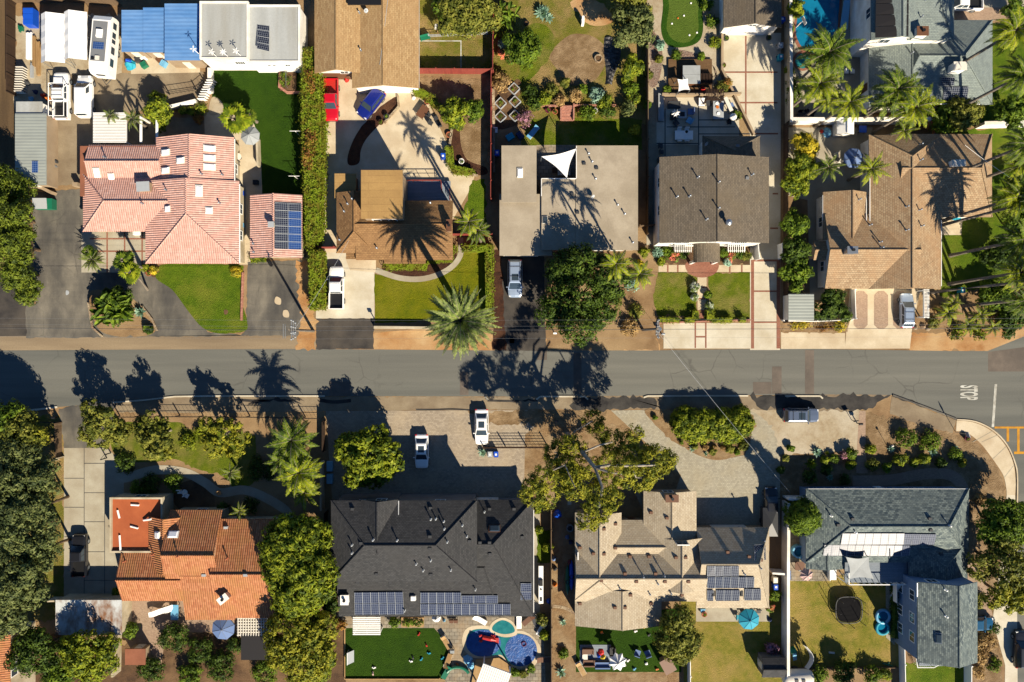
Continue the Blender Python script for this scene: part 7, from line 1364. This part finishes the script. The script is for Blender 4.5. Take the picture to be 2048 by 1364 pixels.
for k,(x,y,m) in enumerate(((1320,293,'dkgrey'),(1322,306,'dkgrey'),(1318,322,'dkgrey'))): chair(x,y,90,m,['first','second','third'][k] + ' dark chair in the shaded side path')
# golf flags and cups
for k,(x,y) in enumerate(((1368,31),(1344,47),(1379,70),(1382,6),(1394,65),(1356,36))):
    p = P(x,y,.1); solo(MB().lathe((p.x,p.y,.04),[(.1,0),(.13,.04),(.1,.09),(.03,.11)],10),'golf_ball_marker',M['white' if k != 5 else 'orange'],['white marker on the middle of the putting green','white marker left on the putting green','white marker at the lower putting green','white marker at the top of the putting green','white marker on the green fringe','orange marker on the putting green'][k],'golf marker',(p.x,p.y,.04))
# pools
def pool_sheet(pts,z,mat,name,label,cat='pool',kind='structure'):
    q = [P(*p) for p in pts]; a = sum(q[i].x * q[i - 1].y - q[i - 1].x * q[i].y for i in range(len(q)))
    if a > 0: q = q[::-1]
    return tag(MB().face([(p.x,p.y,z) for p in q]).build(name,M[mat]),label,cat,kind=kind)
o1 = spline([(1600,-40),(1595,30),(1592,70),(1610,100),(1645,105),(1668,80),(1676,40),(1672,-40)],6)
pool_sheet([(x + (x - 1634) * .12,y + (y - 30) * .1) for x,y in o1],.03,'brick_strip','pool_coping','brick coping round the bright blue pool','coping'); pool_sheet(o1,.036,'pool','pool_water','bright blue pool water beside the palms','water'); pool_sheet(circle(1605,122,20,24),.04,'brick_strip','spa_coping','brick ring round the dark spa','coping'); pool_sheet(circle(1605,122,15,24),.046,'spa','spa_water','dark round spa water below the bright pool','water')
p = P(1597,50,.8); T = thing('basketball_hoop','white pool side basketball hoop','hoop',(p.x,p.y,0)); MB().tube([(p.x,p.y,0),(p.x,p.y,1.3),(p.x + .5,p.y + .3,1.5)],.05).build('pole',M['white'],T); MB().box((p.x + .45,p.y + .25,1.2),(.06,1.0,.7),.4).build('backboard',M['white'],T)
o2 = spline([(938,1265),(955,1258),(985,1260),(1003,1270),(1018,1268),(1045,1268),(1068,1285),(1074,1305),(1062,1325),(1040,1333),(1018,1326),(1003,1310),(985,1312),(955,1312),(937,1300),(932,1282)],5); cx,cy = 1003,1293
pool_sheet([(cx + (x - cx) * 1.11,cy + (y - cy) * 1.2) for x,y in o2],.03,'concrete','pool_coping','pale coping round the hourglass pool','coping'); pool_sheet(o2,.036,'spa','pool_water','hourglass pool water','water')
pool_sheet(circle(967,1286,35,30,27),.042,'cover','pool_cover','left blue floating cover on the hourglass pool','pool cover'); pool_sheet(circle(1042,1300,32,30,32),.042,'cover','pool_cover','right round blue floating cover on the hourglass pool','pool cover')
pool_sheet(spline([(980,1262),(984,1245),(1005,1235),(1027,1245),(1034,1268),(1008,1274)],5),.05,'concrete','spa_coping','pale rim of the small spa above the hourglass pool','coping'); pool_sheet(spline([(985,1260),(989,1248),(1005,1240),(1023,1248),(1029,1263),(1007,1268)],5),.056,'spa','spa_water','green water of the small spa','water')
b = MB(); p = P(979,1276,.1)
b.tube([p + Vector((-.9,.15,.15)),p + Vector((.2,-.05,.2)),p + Vector((.9,-.3,.12))],[.28,.3,.12],10)
for s_ in (-1,1): b.tube([p + Vector((-.8,.1,.15)),p + Vector((-1.1,s_ * .45,.15)),p + Vector((-1.35,s_ * .3,.15))],[.12,.14,.2],8)
for k in range(3): b.tube([p + Vector((.1 + .25 * k,0,.15)),p + Vector((.3 + .25 * k,-.5,.08))],.07,6); b.tube([p + Vector((.1 + .25 * k,0,.15)),p + Vector((.3 + .25 * k,.45,.08))],.07,6)
b.box(p + Vector((1.0,-.3,.06)),(.5,.7,.12)); solo(b,'pool_float',M['red'],'red inflatable crustacean float on the blue pool cover','pool float',p)
p = P(1048,1288,.1); b = MB(); b.tube([(p.x + .3 * math.cos(a),p.y + .3 * math.sin(a),.12) for a in [k * math.pi / 8 for k in range(17)]],.05,6,caps=False); solo(b,'pool_ring',M['purple'],'small purple ring on the round blue cover','pool ring',(p.x,p.y,.06))
for k,(x,y,rz,m) in enumerate(((960,1240,60,'white'),(1038,1243,0,'white'),(1057,1240,-50,'brown'),(1083,1258,-30,'fabric_white'),(892,1285,30,'timber'),(896,1322,160,'timber'),(1070,1240,20,'dkgrey'),(1088,1320,90,'brown'))): lounger(x,y,rz,m,['white lounger left of the small spa','white lounger right of the small spa','brown lounger at the charcoal eaves','pale lounger with towels by the fence','wooden lounger at the upper turf edge','wooden lounger at the lower turf edge','dark lounger under the eaves corner','brown lounger right of the round pool'][k],'loungers round the hourglass pool')
for k,(x,y,m) in enumerate(((903,1240,'brown'),(912,1240,'brown'),(905,1300,'fabric_grey'))): chair(x,y,0,m,['left brown chair under the charcoal eaves','right brown chair under the charcoal eaves','grey chair between turf and pool'][k])
for k,(x,y,r,m) in enumerate(((935,1320,10,'ltblue'),(942,1332,8,'ltblue'),(1075,1250,5,'navy'),(1082,1262,5,'green'),(888,1242,3,'ltblue'))): heap(x,y,r,.5,m,['pale blue deflated pool toy left of the pool','second pale blue pool toy left of the pool','navy towel heap near the fence','green towel heap near the fence','pale blue tub by the white umbrella'][k],'toy_heap','pool toy')
p0 = [P(*v) for v in ((952,1318),(998,1314),(1022,1330),(1010,1380),(940,1380))]; T = thing('wooden_deck','tan wooden deck below the hourglass pool','deck',p0[0].lerp(p0[2],.5)); MB().prism([tuple(v[:2]) for v in p0],0,.28).build('platform',M['timber'],T)
b = MB(); p = P(915,1345,.4); b.tube([(p.x + 1.6 * math.cos(a),p.y - .6 + 1.3 * math.sin(a),.35) for a in [.4 + k * .25 for k in range(10)]],.22,8); solo(b,'curved_bench',M['green'],'curved dark green bench left of the tan deck','bench',(p.x,p.y,0)); lounger(893,1345,-30,'green','green framed lounger at the turf corner',frame='green')
p = P(810,1245,.4); T = thing('planter_bed','timber planter bed with green plants above the dark turf','planter',(p.x + 1,p.y,0)); MB().box((p.x + 1,p.y,0),(3.0,1.3,.4)).build('frame',M['timber'],T); C,N = cloud([(p.x + .4,p.y,.5,.8,.45,.2),(p.x + 1.6,p.y,.5,.8,.45,.2)],.9,.25,12); leafobj('plants',C,N,.12,L['green'],T)
for k,(x,y,m) in enumerate(((748,1335,'white'),(838,1268,'red'),(853,1290,'red'),(858,1306,'teal'),(843,1318,'teal'),(826,1315,'dkgrey'),(822,1322,'white'),(885,1316,'teal'),(746,1347,'pink'),(915,1328,'orange'))):
    p = P(x,y,.1); solo(MB().box((p.x,p.y,.05),(.5,.16,.12),k).lathe((p.x,p.y,.172),[(.1,0),(.12,.1),(.05,.16)],8),'lawn_toy',M[m],['white toy low on the dark turf','red toy at the top of the dark turf','red toy mid right on the dark turf','teal toy mid right on the dark turf','teal toy lower right on the dark turf','dark toy near the lower teal toy','small white toy beside the dark toy','teal toy at the turf edge','pink toy at the turf bottom','orange toy beside the wooden lounger'][k],'toy',(p.x,p.y,.05))
p = P(695,1317,.8); T = thing('toy_goal','small pale net goal at the left turf edge','goal',(p.x,p.y,0)); MB().tube([(p.x,p.y - .8,0),(p.x,p.y - .8,1.0),(p.x,p.y + .8,1.0),(p.x,p.y + .8,0)],.04).build('frame',M['white'],T); MB().face([(p.x,p.y - .8,1),(p.x + .7,p.y - .8,.02),(p.x + .7,p.y + .8,.02),(p.x,p.y + .8,1)]).build('net',M['ltgrey'],T)
p = P(1082,1170,1); T = thing('kitchen_counter','long white outdoor counter with a black grill beside the charcoal house','outdoor kitchen',(p.x,p.y,0)); MB().box((0,0,0),(.55,4.9,.88)).build('cabinet',M['w_cream'],T,False); MB().box((0,0,.884),(.62,5.0,.06)).build('worktop',M['white'],T,False); MB().box((0,.3,.948),(.5,.9,.25),top=.85).build('grill',M['black'],T,False); MB().box((0,-1.9,.948),(.3,.5,.04)).build('sink',M['dkgrey'],T,False); MB().lathe((0,-.6,.948),[(.12,0),(.12,.05)],10).build('burner',M['black'],T,False)
for x,y,lb in ((659,933,'upper white storage bench by the pale wall'),(659,958,'lower white storage bench by the pale wall')): crate_stack(x,y,.75,1.3,.6,'ltblue',lb,'storage_bench',n=2)
for k,y in enumerate((984,994,1006)): p = P(1139,y); tag(MB().box((p.x,p.y,0),(.5,.5,.05)).build('stepping_stone',M['concrete_white'],loc=(p.x,p.y,0)),['top','middle','bottom'][k] + ' of three square stepping stones beside the beige house','stepping stone')
# side yard of the beige house: covered things and kayak
heap(1115,1030,9,1.1,'blue','blue tarp covered heap at the top of the mulch side yard'); ring(1140,1057,7,'grey','black','round dark air unit in the shady side yard','air_unit','air conditioner',.7)
for x,y,m,lb in ((1143,1150,'blue','blue kayak lying along the beige house'),(1135,1160,'green','dark green canoe beside the blue kayak')):
    p = P(x,y,.3); T = thing('kayak',lb,'kayak',(p.x,p.y,0)); MB().tube([(p.x,p.y - 2.0,.3),(p.x,p.y - 1.4,.24),(p.x,p.y,.22),(p.x,p.y + 1.4,.24),(p.x,p.y + 2.0,.32)],[.03,.25,.36,.25,.03],10).build('hull',M[m],T,smooth=True); MB().lathe((p.x,p.y - .2,.5),[(.3,0),(.3,.1),(.24,.1),(.22,.02)],12).build('cockpit',M['black'],T)
for k,(x,y,m) in enumerate(((1135,1075,'denim'),(1142,1085,'navy'),(1108,1118,'denim'),(1110,1138,'dkgrey'),(1140,1125,'purple'),(1110,1170,'orange'),(1098,1203,'blue'))): heap(x,y,5,.6,m,['blue grey','navy','pale denim','dark grey','plum','orange','bright blue'][k] + ' bundle in the shady side yard','bundle','bundle')
p = P(1542,1045,1.5); T = thing('covered_trailer','black peaked trailer under a cover beside the dark car','trailer',(p.x,p.y,0)); q = [(-1.0,-1.9),(1.0,-1.9),(1.0,1.9),(-1.0,1.9)]; b = MB()
for i in range(4): b.face([(*q[i],.3),(*q[(i + 1) % 4],.3),(*q[(i + 1) % 4],1.3),(*q[i],1.3)]); b.face([(*q[i],1.3),(*q[(i + 1) % 4],1.3),(0,0,1.9)])
b.build('cover',M['dkgrey'],T,False)
for s_ in (-1,1): MB().tube([(s_ * .9,0,.3),(s_ * 1.06,0,.3)],.3,12).build('wheel',M['tyre'],T,False)
# turf terrace of the beige house
p0,p1 = P(1160,1330,.1),P(1222,1290,.1); tag(MB().prism([(p0.x,p0.y),(p1.x,p0.y),(p1.x,p1.y),(p0.x,p1.y)],0,.06).build('patio',M['deck_grey']),'grey boarded terrace on the bright turf','patio',kind='structure')
sofa(1176,1303,1.5,0,'brown','brown wicker sofa at the top of the boarded terrace'); sofa(1178,1326,1.5,180,'brown','brown wicker sofa at the bottom of the boarded terrace'); table(1170,1314,.7,.7,'offwhite','pale low table between the wicker sofas',0,.42); heap(1202,1306,8,.4,'red','bright red toy heap on the terrace','toy_heap','toys'); heap(1206,1315,6,.5,'yellow','yellow toy heap on the terrace','toy_heap','toys'); heap(1198,1312,5,.5,'blue','blue toy heap on the terrace','toy_heap','toys')
sofa(1205,1330,2.0,180,'denim','blue cushioned sofa at the terrace edge'); sofa(1225,1304,1.2,-90,'black','black seat right of the terrace'); lounger(1162,1338,30,'timber','wooden lounger below the terrace')
chair(1274,1303,160,'denim','left blue lawn chair on the bright turf',w=.75); chair(1294,1304,200,'denim','right blue lawn chair on the bright turf',w=.75)
for k,(x,y,m) in enumerate(((1288,1254,'yellow'),(1297,1270,'dkgrey'),(1203,1265,'orange'),(1270,1262,'white'),(1268,1338,'ltblue'),(1292,1327,'white'),(1313,1338,'orange'),(1255,1321,'white'))):
    p = P(x,y,.1); solo(MB().lathe((p.x,p.y,.03),[(.05,0),(.16,.08),(.18,.16),(.1,.28)],10).box((p.x + .15,p.y,.03),(.35,.14,.1),k),'lawn_toy',M[m],['yellow toy under the beige eaves','dark toy beside the olive tree','orange toy left on the bright turf','white ball toy at the top of the turf','pale blue toy low on the bright turf','white toy below the blue chairs','orange toy at the turf bottom edge','pale round toy beside the white umbrella'][k],'toy',(p.x,p.y,.03))
p = P(1335,1330,1); T = thing('garden_shed','tilted brown roofed playhouse below the olive tree','playhouse',(p.x,p.y,0),None,.5); MB().box((0,0,0),(1.2,1.8,1.2)).build('wall',M['w_tan'],T,False); MB().slab([(-.8,-1.05,1.22),(.8,-1.05,1.22),(.8,1.05,1.5),(-.8,1.05,1.5)],.1).build('roof',M['brown'],T,False)
h = House('garden_shed','grey garden shed with a dark gable roof on the worn lawn corner','shed',1548,1335,'sh_char','w_grey'); h.gable((1524,1315,1570,1355),2.1,2.8,'x',ov=.15).done(); h.door('w',.5,.9,1.8)
for k,(x,y,rz,m) in enumerate(((1474,1232,90,'teal'),(1482,1222,0,'dkgrey'),(1515,1220,0,'dkgrey'),(1488,1226,30,'teal'),(1404,1218,0,'ltblue'))): chair(x,y,rz,m,['teal chair left of the teal umbrella','dark chair above the teal umbrella','dark chair right above the teal umbrella','second teal chair by the umbrella','pale blue chair at the patio left end'][k])
heap(1540,1240,5,.5,'navy','navy bundle at the patio corner','bundle','bundle'); heap(1505,1222,4,.5,'ltblue','pale blue bundle under the eaves','bundle','bundle')
# back yard of the grey green house
p = P(1698,1220,.9); T = thing('trampoline','black trampoline with a net on the sunny lawn','trampoline',(p.x,p.y,0)); R = 1.75
sq = lambda r: [(p.x + r * math.copysign(abs(math.cos(a)) ** .6,math.cos(a)),p.y + r * math.copysign(abs(math.sin(a)) ** .6,math.sin(a))) for a in [k * math.pi / 16 for k in range(32)]]
MB().face([(x,y,.9) for x,y in sq(R * .93)]).build('mat',M['net'],T); MB().tube([(x,y,.9) for x,y in sq(R)] + [(*sq(R)[0],.9)],.08,6,caps=False).build('frame',M['dkgrey'],T)
nt = MB(); pts = sq(R * 1.03)
for k in range(0,32,4): MB().tube([(*pts[k],0),(*pts[k],2.6)],.04).build('pole',M['dkgrey'],T)
for z in (1.3,1.75,2.2,2.6): nt.tube([(x,y,z) for x,y in pts] + [(*pts[0],z)],.01,4,caps=False)
for x,y in pts[::2]: nt.tube([(x,y,.95),(x,y,2.6)],.008,4,caps=False)
nt.build('net',M['net'],T)
for x,y,r,lb in ((1766,1233,13,'upper inflatable blue ring pool beside the brick walk'),(1765,1256,12,'lower teal inflatable ring beside the brick walk')):
    q = P(x,y,.2); R2 = r * S; T = thing('inflatable_pool',lb,'inflatable pool',(q.x,q.y,0)); MB().tube([(q.x + R2 * math.cos(a),q.y + R2 * math.sin(a),.2) for a in [k * math.pi / 12 for k in range(25)]],.2,8,caps=False).build('ring',M['ltblue' if r == 13 else 'teal'],T,smooth=True); MB().lathe((q.x,q.y,.02),[(R2 * .9,0),(R2 * .85,.04)],20).build('floor',M['pool'],T)
p = P(1602,1310,.9); T = thing('soccer_goal','curved white pop up goal with dark net on the worn lawn','goal',(p.x,p.y,0)); arc = [(p.x + .9 * math.sin(k * math.pi / 10) + .6,p.y - 1.6 + 3.2 * k / 10 - .6) for k in range(11)]
b = MB(); n2 = MB()
for (xa,ya),(xb,yb) in zip(arc,arc[1:]): b.face([(xa,ya,.03),(xb,yb,.03),(xb + .25,yb,.75),(xa + .25,ya,.75)]); n2.face([(xa,ya,.028),(xb,yb,.028),(p.x - 1.1,(ya + yb) / 2 + .9,.5)])
b.build('panel',M['white'],T); MB().tube([(x,y,.75) for x,y in [(xa + .25,ya) for xa,ya in arc]],.03,5).build('frame',M['white'],T); MB().tube([(p.x + .6,p.y - 2.2,.05),(p.x - .6,p.y + 1.2,1.0),(p.x - .2,p.y + 2.4,.6),(p.x + .6,p.y + 1.0,.05)],.025,5).build('net',M['net'],T)
p = P(1590,1312,.8); T = thing('toy_slide','green and blue toy slide at the white wall','toy slide',(p.x,p.y,0),None,.3); MB().slab([(-.25,-.9,.15),(.25,-.9,.15),(.25,.4,.95),(-.25,.4,.95)],.1).build('slide',M['ltblue'],T,False); MB().box((0,.7,0),(.7,.6,.95)).build('platform',M['green'],T,False)
p = P(1664,1306,.2); solo(MB().box((p.x,p.y,.02),(.75,.22,.16),-.1).box((p.x,p.y,.183),(.5,.12,.05),-.1),'lawn_toy',M['offwhite'],'pale long toy on the worn lawn','toy',(p.x,p.y,.02)); p = P(1776,1330,.2); solo(MB().tube([(p.x - .7,p.y + .2,.1),(p.x + .7,p.y - .2,.1)],.08).tube([(p.x,p.y - .2,.1),(p.x + .2,p.y + .3,.1)],.06),'sprinkler',M['green'],'green sprinkler by the bottom fence','sprinkler',(p.x,p.y,0))
ring(1598,1104,13,'ltblue','pool','round pale blue plunge tub on the flagstones','plunge_tub','tub',.8); table(1600,1132,1.3,1.1,'brown','dark wood table below the plunge tub'); crate_stack(1577,1150,.6,1.2,.8,'denim','blue grey lawn mower at the white wall','lawn_mower'); ring(1585,998,5,'white','black','left white fan unit behind the white wall','air_unit','air conditioner',.6); ring(1599,998,5,'dkgrey','black','dark fan unit behind the white wall','air_unit','air conditioner',.6)
p = P(1668,1150,.9); T = thing('garden_bench','white bench box below the speckled eaves','bench',(p.x,p.y,0)); MB().box((0,0,0),(1.0,1.6,.5)).build('seat',M['white'],T,False); MB().box((-.5,0,.503),(.1,1.6,.4)).build('backrest',M['white'],T,False)
b = MB(); q = [P(*v,1.0) for v in ((1832,1312),(1835,1335),(1868,1335),(1900,1318))]
for i in range(3):
    d = q[i + 1] - q[i]; n = int(d.length / .25)
    for j in range(n + 1): v = q[i] + d * j / n; b.tube([(v.x,v.y,0),(v.x,v.y,1.0)],.025,4)
    b.tube([q[i],q[i + 1]],.06)
solo(b,'porch_railing',M['white'],'white picket railing below the tall grey wing','railing',q[0]); p0,p1 = P(1838,1332,.2),P(1890,1318,.2); solo(MB().prism([(p0.x,p0.y),(p1.x,p0.y),(p1.x,p0.y + 2.0),(p0.x,p0.y + 2.0)],0,.2).box((p0.x + 2,p0.y + 1,.203),(1.6,.1,.05)),'porch_deck',M['deck_grey'],'pale porch deck behind the white picket railing','deck',(p0.x,p0.y,0))
# rust house terrace
b = MB(); p = P(320,1225,1.0); n = 10
for k in range(n): a,c = k / n,(k + 1) / n; b.face([(p.x - 1.6 + 3.2 * a,p.y - .8 + .9 * a,.7 + .2 * math.sin(k)),(p.x - 1.6 + 3.2 * c,p.y - .8 + .9 * c,.7 + .2 * math.sin(k + 1)),(p.x - 1.6 + 3.2 * c,p.y - .1 + 1.1 * c,.9),(p.x - 1.6 + 3.2 * a,p.y - .1 + 1.1 * a,.9)])
T = thing('covered_swing','white cloth draped swing on the reddish terrace','swing',(p.x,p.y,0)); b.build('cloth',M['fabric_white'],T)
for x,y in ((-1.4,-.6),(1.4,.6),(-1.4,.2),(1.4,1.1)): MB().tube([(p.x + x,p.y + y,0),(p.x + x,p.y + y,.8)],.03).build('leg',M['galv'],T)
table(349,1225,1.0,2.0,'ltblue','pale glass table right of the draped swing'); h = House('garden_shed','small brown roofed shed at the terrace foot','shed',270,1310,'flat_tan','w_tan'); h.flat((250,1298,290,1330),2.1,'flat_brown').done(); h.door('n',.5)
h = House('garden_pavilion','navy covered pavilion in the bottom shade','pavilion',510,1300,'flat_brown','w_grey'); h.flat((482,1272,540,1320),2.5,'pv_heat').done(); h.window('s',.5,1.3); 
T = chair(362,982,0,'white','white garden chair in the front garden patio'); chair(376,990,60,'white','second white garden chair in the front garden patio'); table(369,985,.8,.8,'offwhite','round white table between the garden chairs',round_=True); chair(440,985,30,'timber','wooden chair beside the snaking path')
# cut corners: street furniture
def mailbox(px,py,label,mat='black',rz=0):
    p = P(px,py,1); T = thing('mailbox',label,'mailbox',(p.x,p.y,0),None,rz); MB().box((0,0,0),(.1,.1,1.0)).build('post',M['timber_dark'],T,False); MB().box((0,0,1.0),(.45,.3,.16)).tube([(-.225,0,1.16),(.225,0,1.16)],.15,10).build('box',M[mat],T,False)
mailbox(1721,848,'black mailbox beside the narrow brick walk'); mailbox(1113,842,'dark mailbox near the slim eucalyptus'); mailbox(748,640,'dark mailbox at the black asphalt apron'); mailbox(1110,666,'white mailbox post below the round dark tree','white'); mailbox(1326,668,'pale meter box at the pole','ltgrey'); mailbox(108,835,'dark mailbox at the short iron fence')
p = P(1911,864); T = thing('street_sign','street sign on a thin post at the sidewalk end','street sign',(p.x,p.y,0)); MB().tube([p,p + Vector((0,0,2.9))],.035).build('pole',M['galv'],T); MB().box(p + Vector((0,0,2.3)),(.08,.75,.75),.35).build('sign_plate',M['ltgrey'],T)
p = P(1713,845); T = thing('garden_sign','dark tilted sign on the sandy parking edge','sign',P(1700,838)); MB().tube([P(1703,840),P(1703,840) + Vector((0,0,1.4))],.04).build('pole',M['timber_dark'],T); MB().box(P(1703,840) + Vector((0,0,1.1)),(.6,.06,.5),.3).build('sign_plate',M['dkgrey'],T)
p = P(1772,888); T = thing('lamp_post','thin garden lamp post in the corner garden','lamp post',(p.x,p.y,0)); MB().tube([p,p + Vector((0,0,1.6))],.03).build('pole',M['dkgrey'],T); MB().lathe(p + Vector((0,0,1.6)),[(.08,0),(.14,.12),(.14,.2),(.02,.3)],10).build('lamp',M['offwhite'],T)
for x,y,r,lb in ((556,602,9,'pale concrete patch upper in the cracked drive'),(572,628,9,'pale concrete patch lower in the cracked drive'),(135,585,5,'round utility cover in the weathered driveway'),(452,624,6,'brown bare spot in the green front lawn')): sheet('ground_patch','concrete' if r == 9 else 'dirt_dark' if r == 6 else 'ltgrey',spline([(x + r * math.cos(a) * random.uniform(.6,1.1),y + r * math.sin(a) * random.uniform(.7,1.2)) for a in (0,1,2,3.1,4.2,5.2)],3),10,lb,'patch')
for k,(x,y,r) in enumerate(((1155,200,8),(1115,197,6),(1340,664,0),(1847,652,8),(1858,657,7),(1832,655,6),(1566,934,3),(1566,942,3),(1565,950,3))):
    if r: heap(x,y,r * .8,r * .06,'stone',['pale boulder in the planting strip','smaller boulder in the planting strip','','middle boulder by the white fence panel','right boulder by the white fence panel','left boulder by the white fence panel','first white stone at the paver edge','second white stone at the paver edge','third white stone at the paver edge'][k],'boulder','boulder')
shed('metal_shed','small pale roofed shed beside the brick lined driveway',(1577,588,1628,641),2.3,'corr_grey','w_white',tilt=.15); fence([(1702,580),(1704,638)],1.2,'white','white fence stub left of the paver driveway','vinyl_fence'); fence([(1563,642),(1630,643),(1700,640)],.9,'white','low white fence below the small pale shed','vinyl_fence')
fence([(1508,490),(1510,520)],1.8,'white','white gate panel at the long driveway','driveway_gate','gate'); fence([(1555,490),(1556,518)],1.8,'white','white gate panel by the driveway trees','driveway_gate','gate')
# poolside clutter and tan house court
for k,(x,y,rz,m) in enumerate(((1690,145,90,'white'),(1702,145,90,'white'),(1598,228,0,'black'),(1612,224,30,'black'),(1622,230,-20,'black'),(1730,178,0,'fabric_white'),(1738,190,0,'white'))): chair(x,y,rz,m,['left white chair under the palms','right white chair under the palms','left black chair in the garden wall corner','middle black chair in the garden wall corner','right black chair in the garden wall corner','pale chair beside the grey roof','white chair below the grey roof edge'][k])
table(1608,232,1.6,.9,'dkgrey','dark table in the garden wall corner'); heap(1655,264,10,.5,'ltblue','pale blue covered heap below the garden wall','covered_heap','cover'); heap(1645,262,4,.6,'red','red bucket heap below the garden wall','bucket_heap','bucket'); table(1726,258,1.0,.9,'blue','bright blue table tennis like table at the garden wall'); h = House('play_house','small white roofed playhouse against the garden wall','playhouse',1690,255,'white','w_white'); h.gable((1674,238,1708,268),1.7,2.3,'y',ov=.12).done()
for k,(x,y,rz,m) in enumerate(((1670,312,20,'offwhite'),(1678,325,60,'offwhite'),(1700,330,120,'offwhite'),(1725,300,0,'offwhite'))): chair(x,y,rz,m,['left pale chair by the blue umbrella','lower left pale chair by the blue umbrella','lower right pale chair by the blue umbrella','upper right pale chair by the blue umbrella'][k])
p = P(1690,20,.6); T = thing('water_slide','pale blue pool slide between pool and grey house','pool slide',(p.x,p.y,0)); MB().slab([(p.x - .5,p.y - 2.4,.25),(p.x + .5,p.y - 2.4,.25),(p.x + .4,p.y + 2.0,1.6),(p.x - .4,p.y + 2.0,1.6)],.15).build('slide',M['ltblue'],T); MB().box((p.x,p.y + 2.2,0),(.7,.5,1.6)).build('ladder',M['ltgrey'],T)
chair(1905,437,0,'teal','left teal chair at the tan roof slab'); chair(1914,437,0,'teal','right teal chair at the tan roof slab'); p = P(770,178,.5); heap(692,158,5,.7,'red','red covered item under the white gable','covered_item','cover'); heap(823,183,4,.8,'offwhite','pale planter heap at the tan roof corner','planter_heap','planter'); heap(827,195,4,.5,'white','white stone at the curved low hedge','boulder','boulder')
p = P(1085,355,.5); sofa(1128,345,1.6,0,'offwhite','pale sofa in the shaded courtyard'); table(1112,340,1.0,.7,'timber_dark','dark coffee table in the shaded courtyard',0,.45)
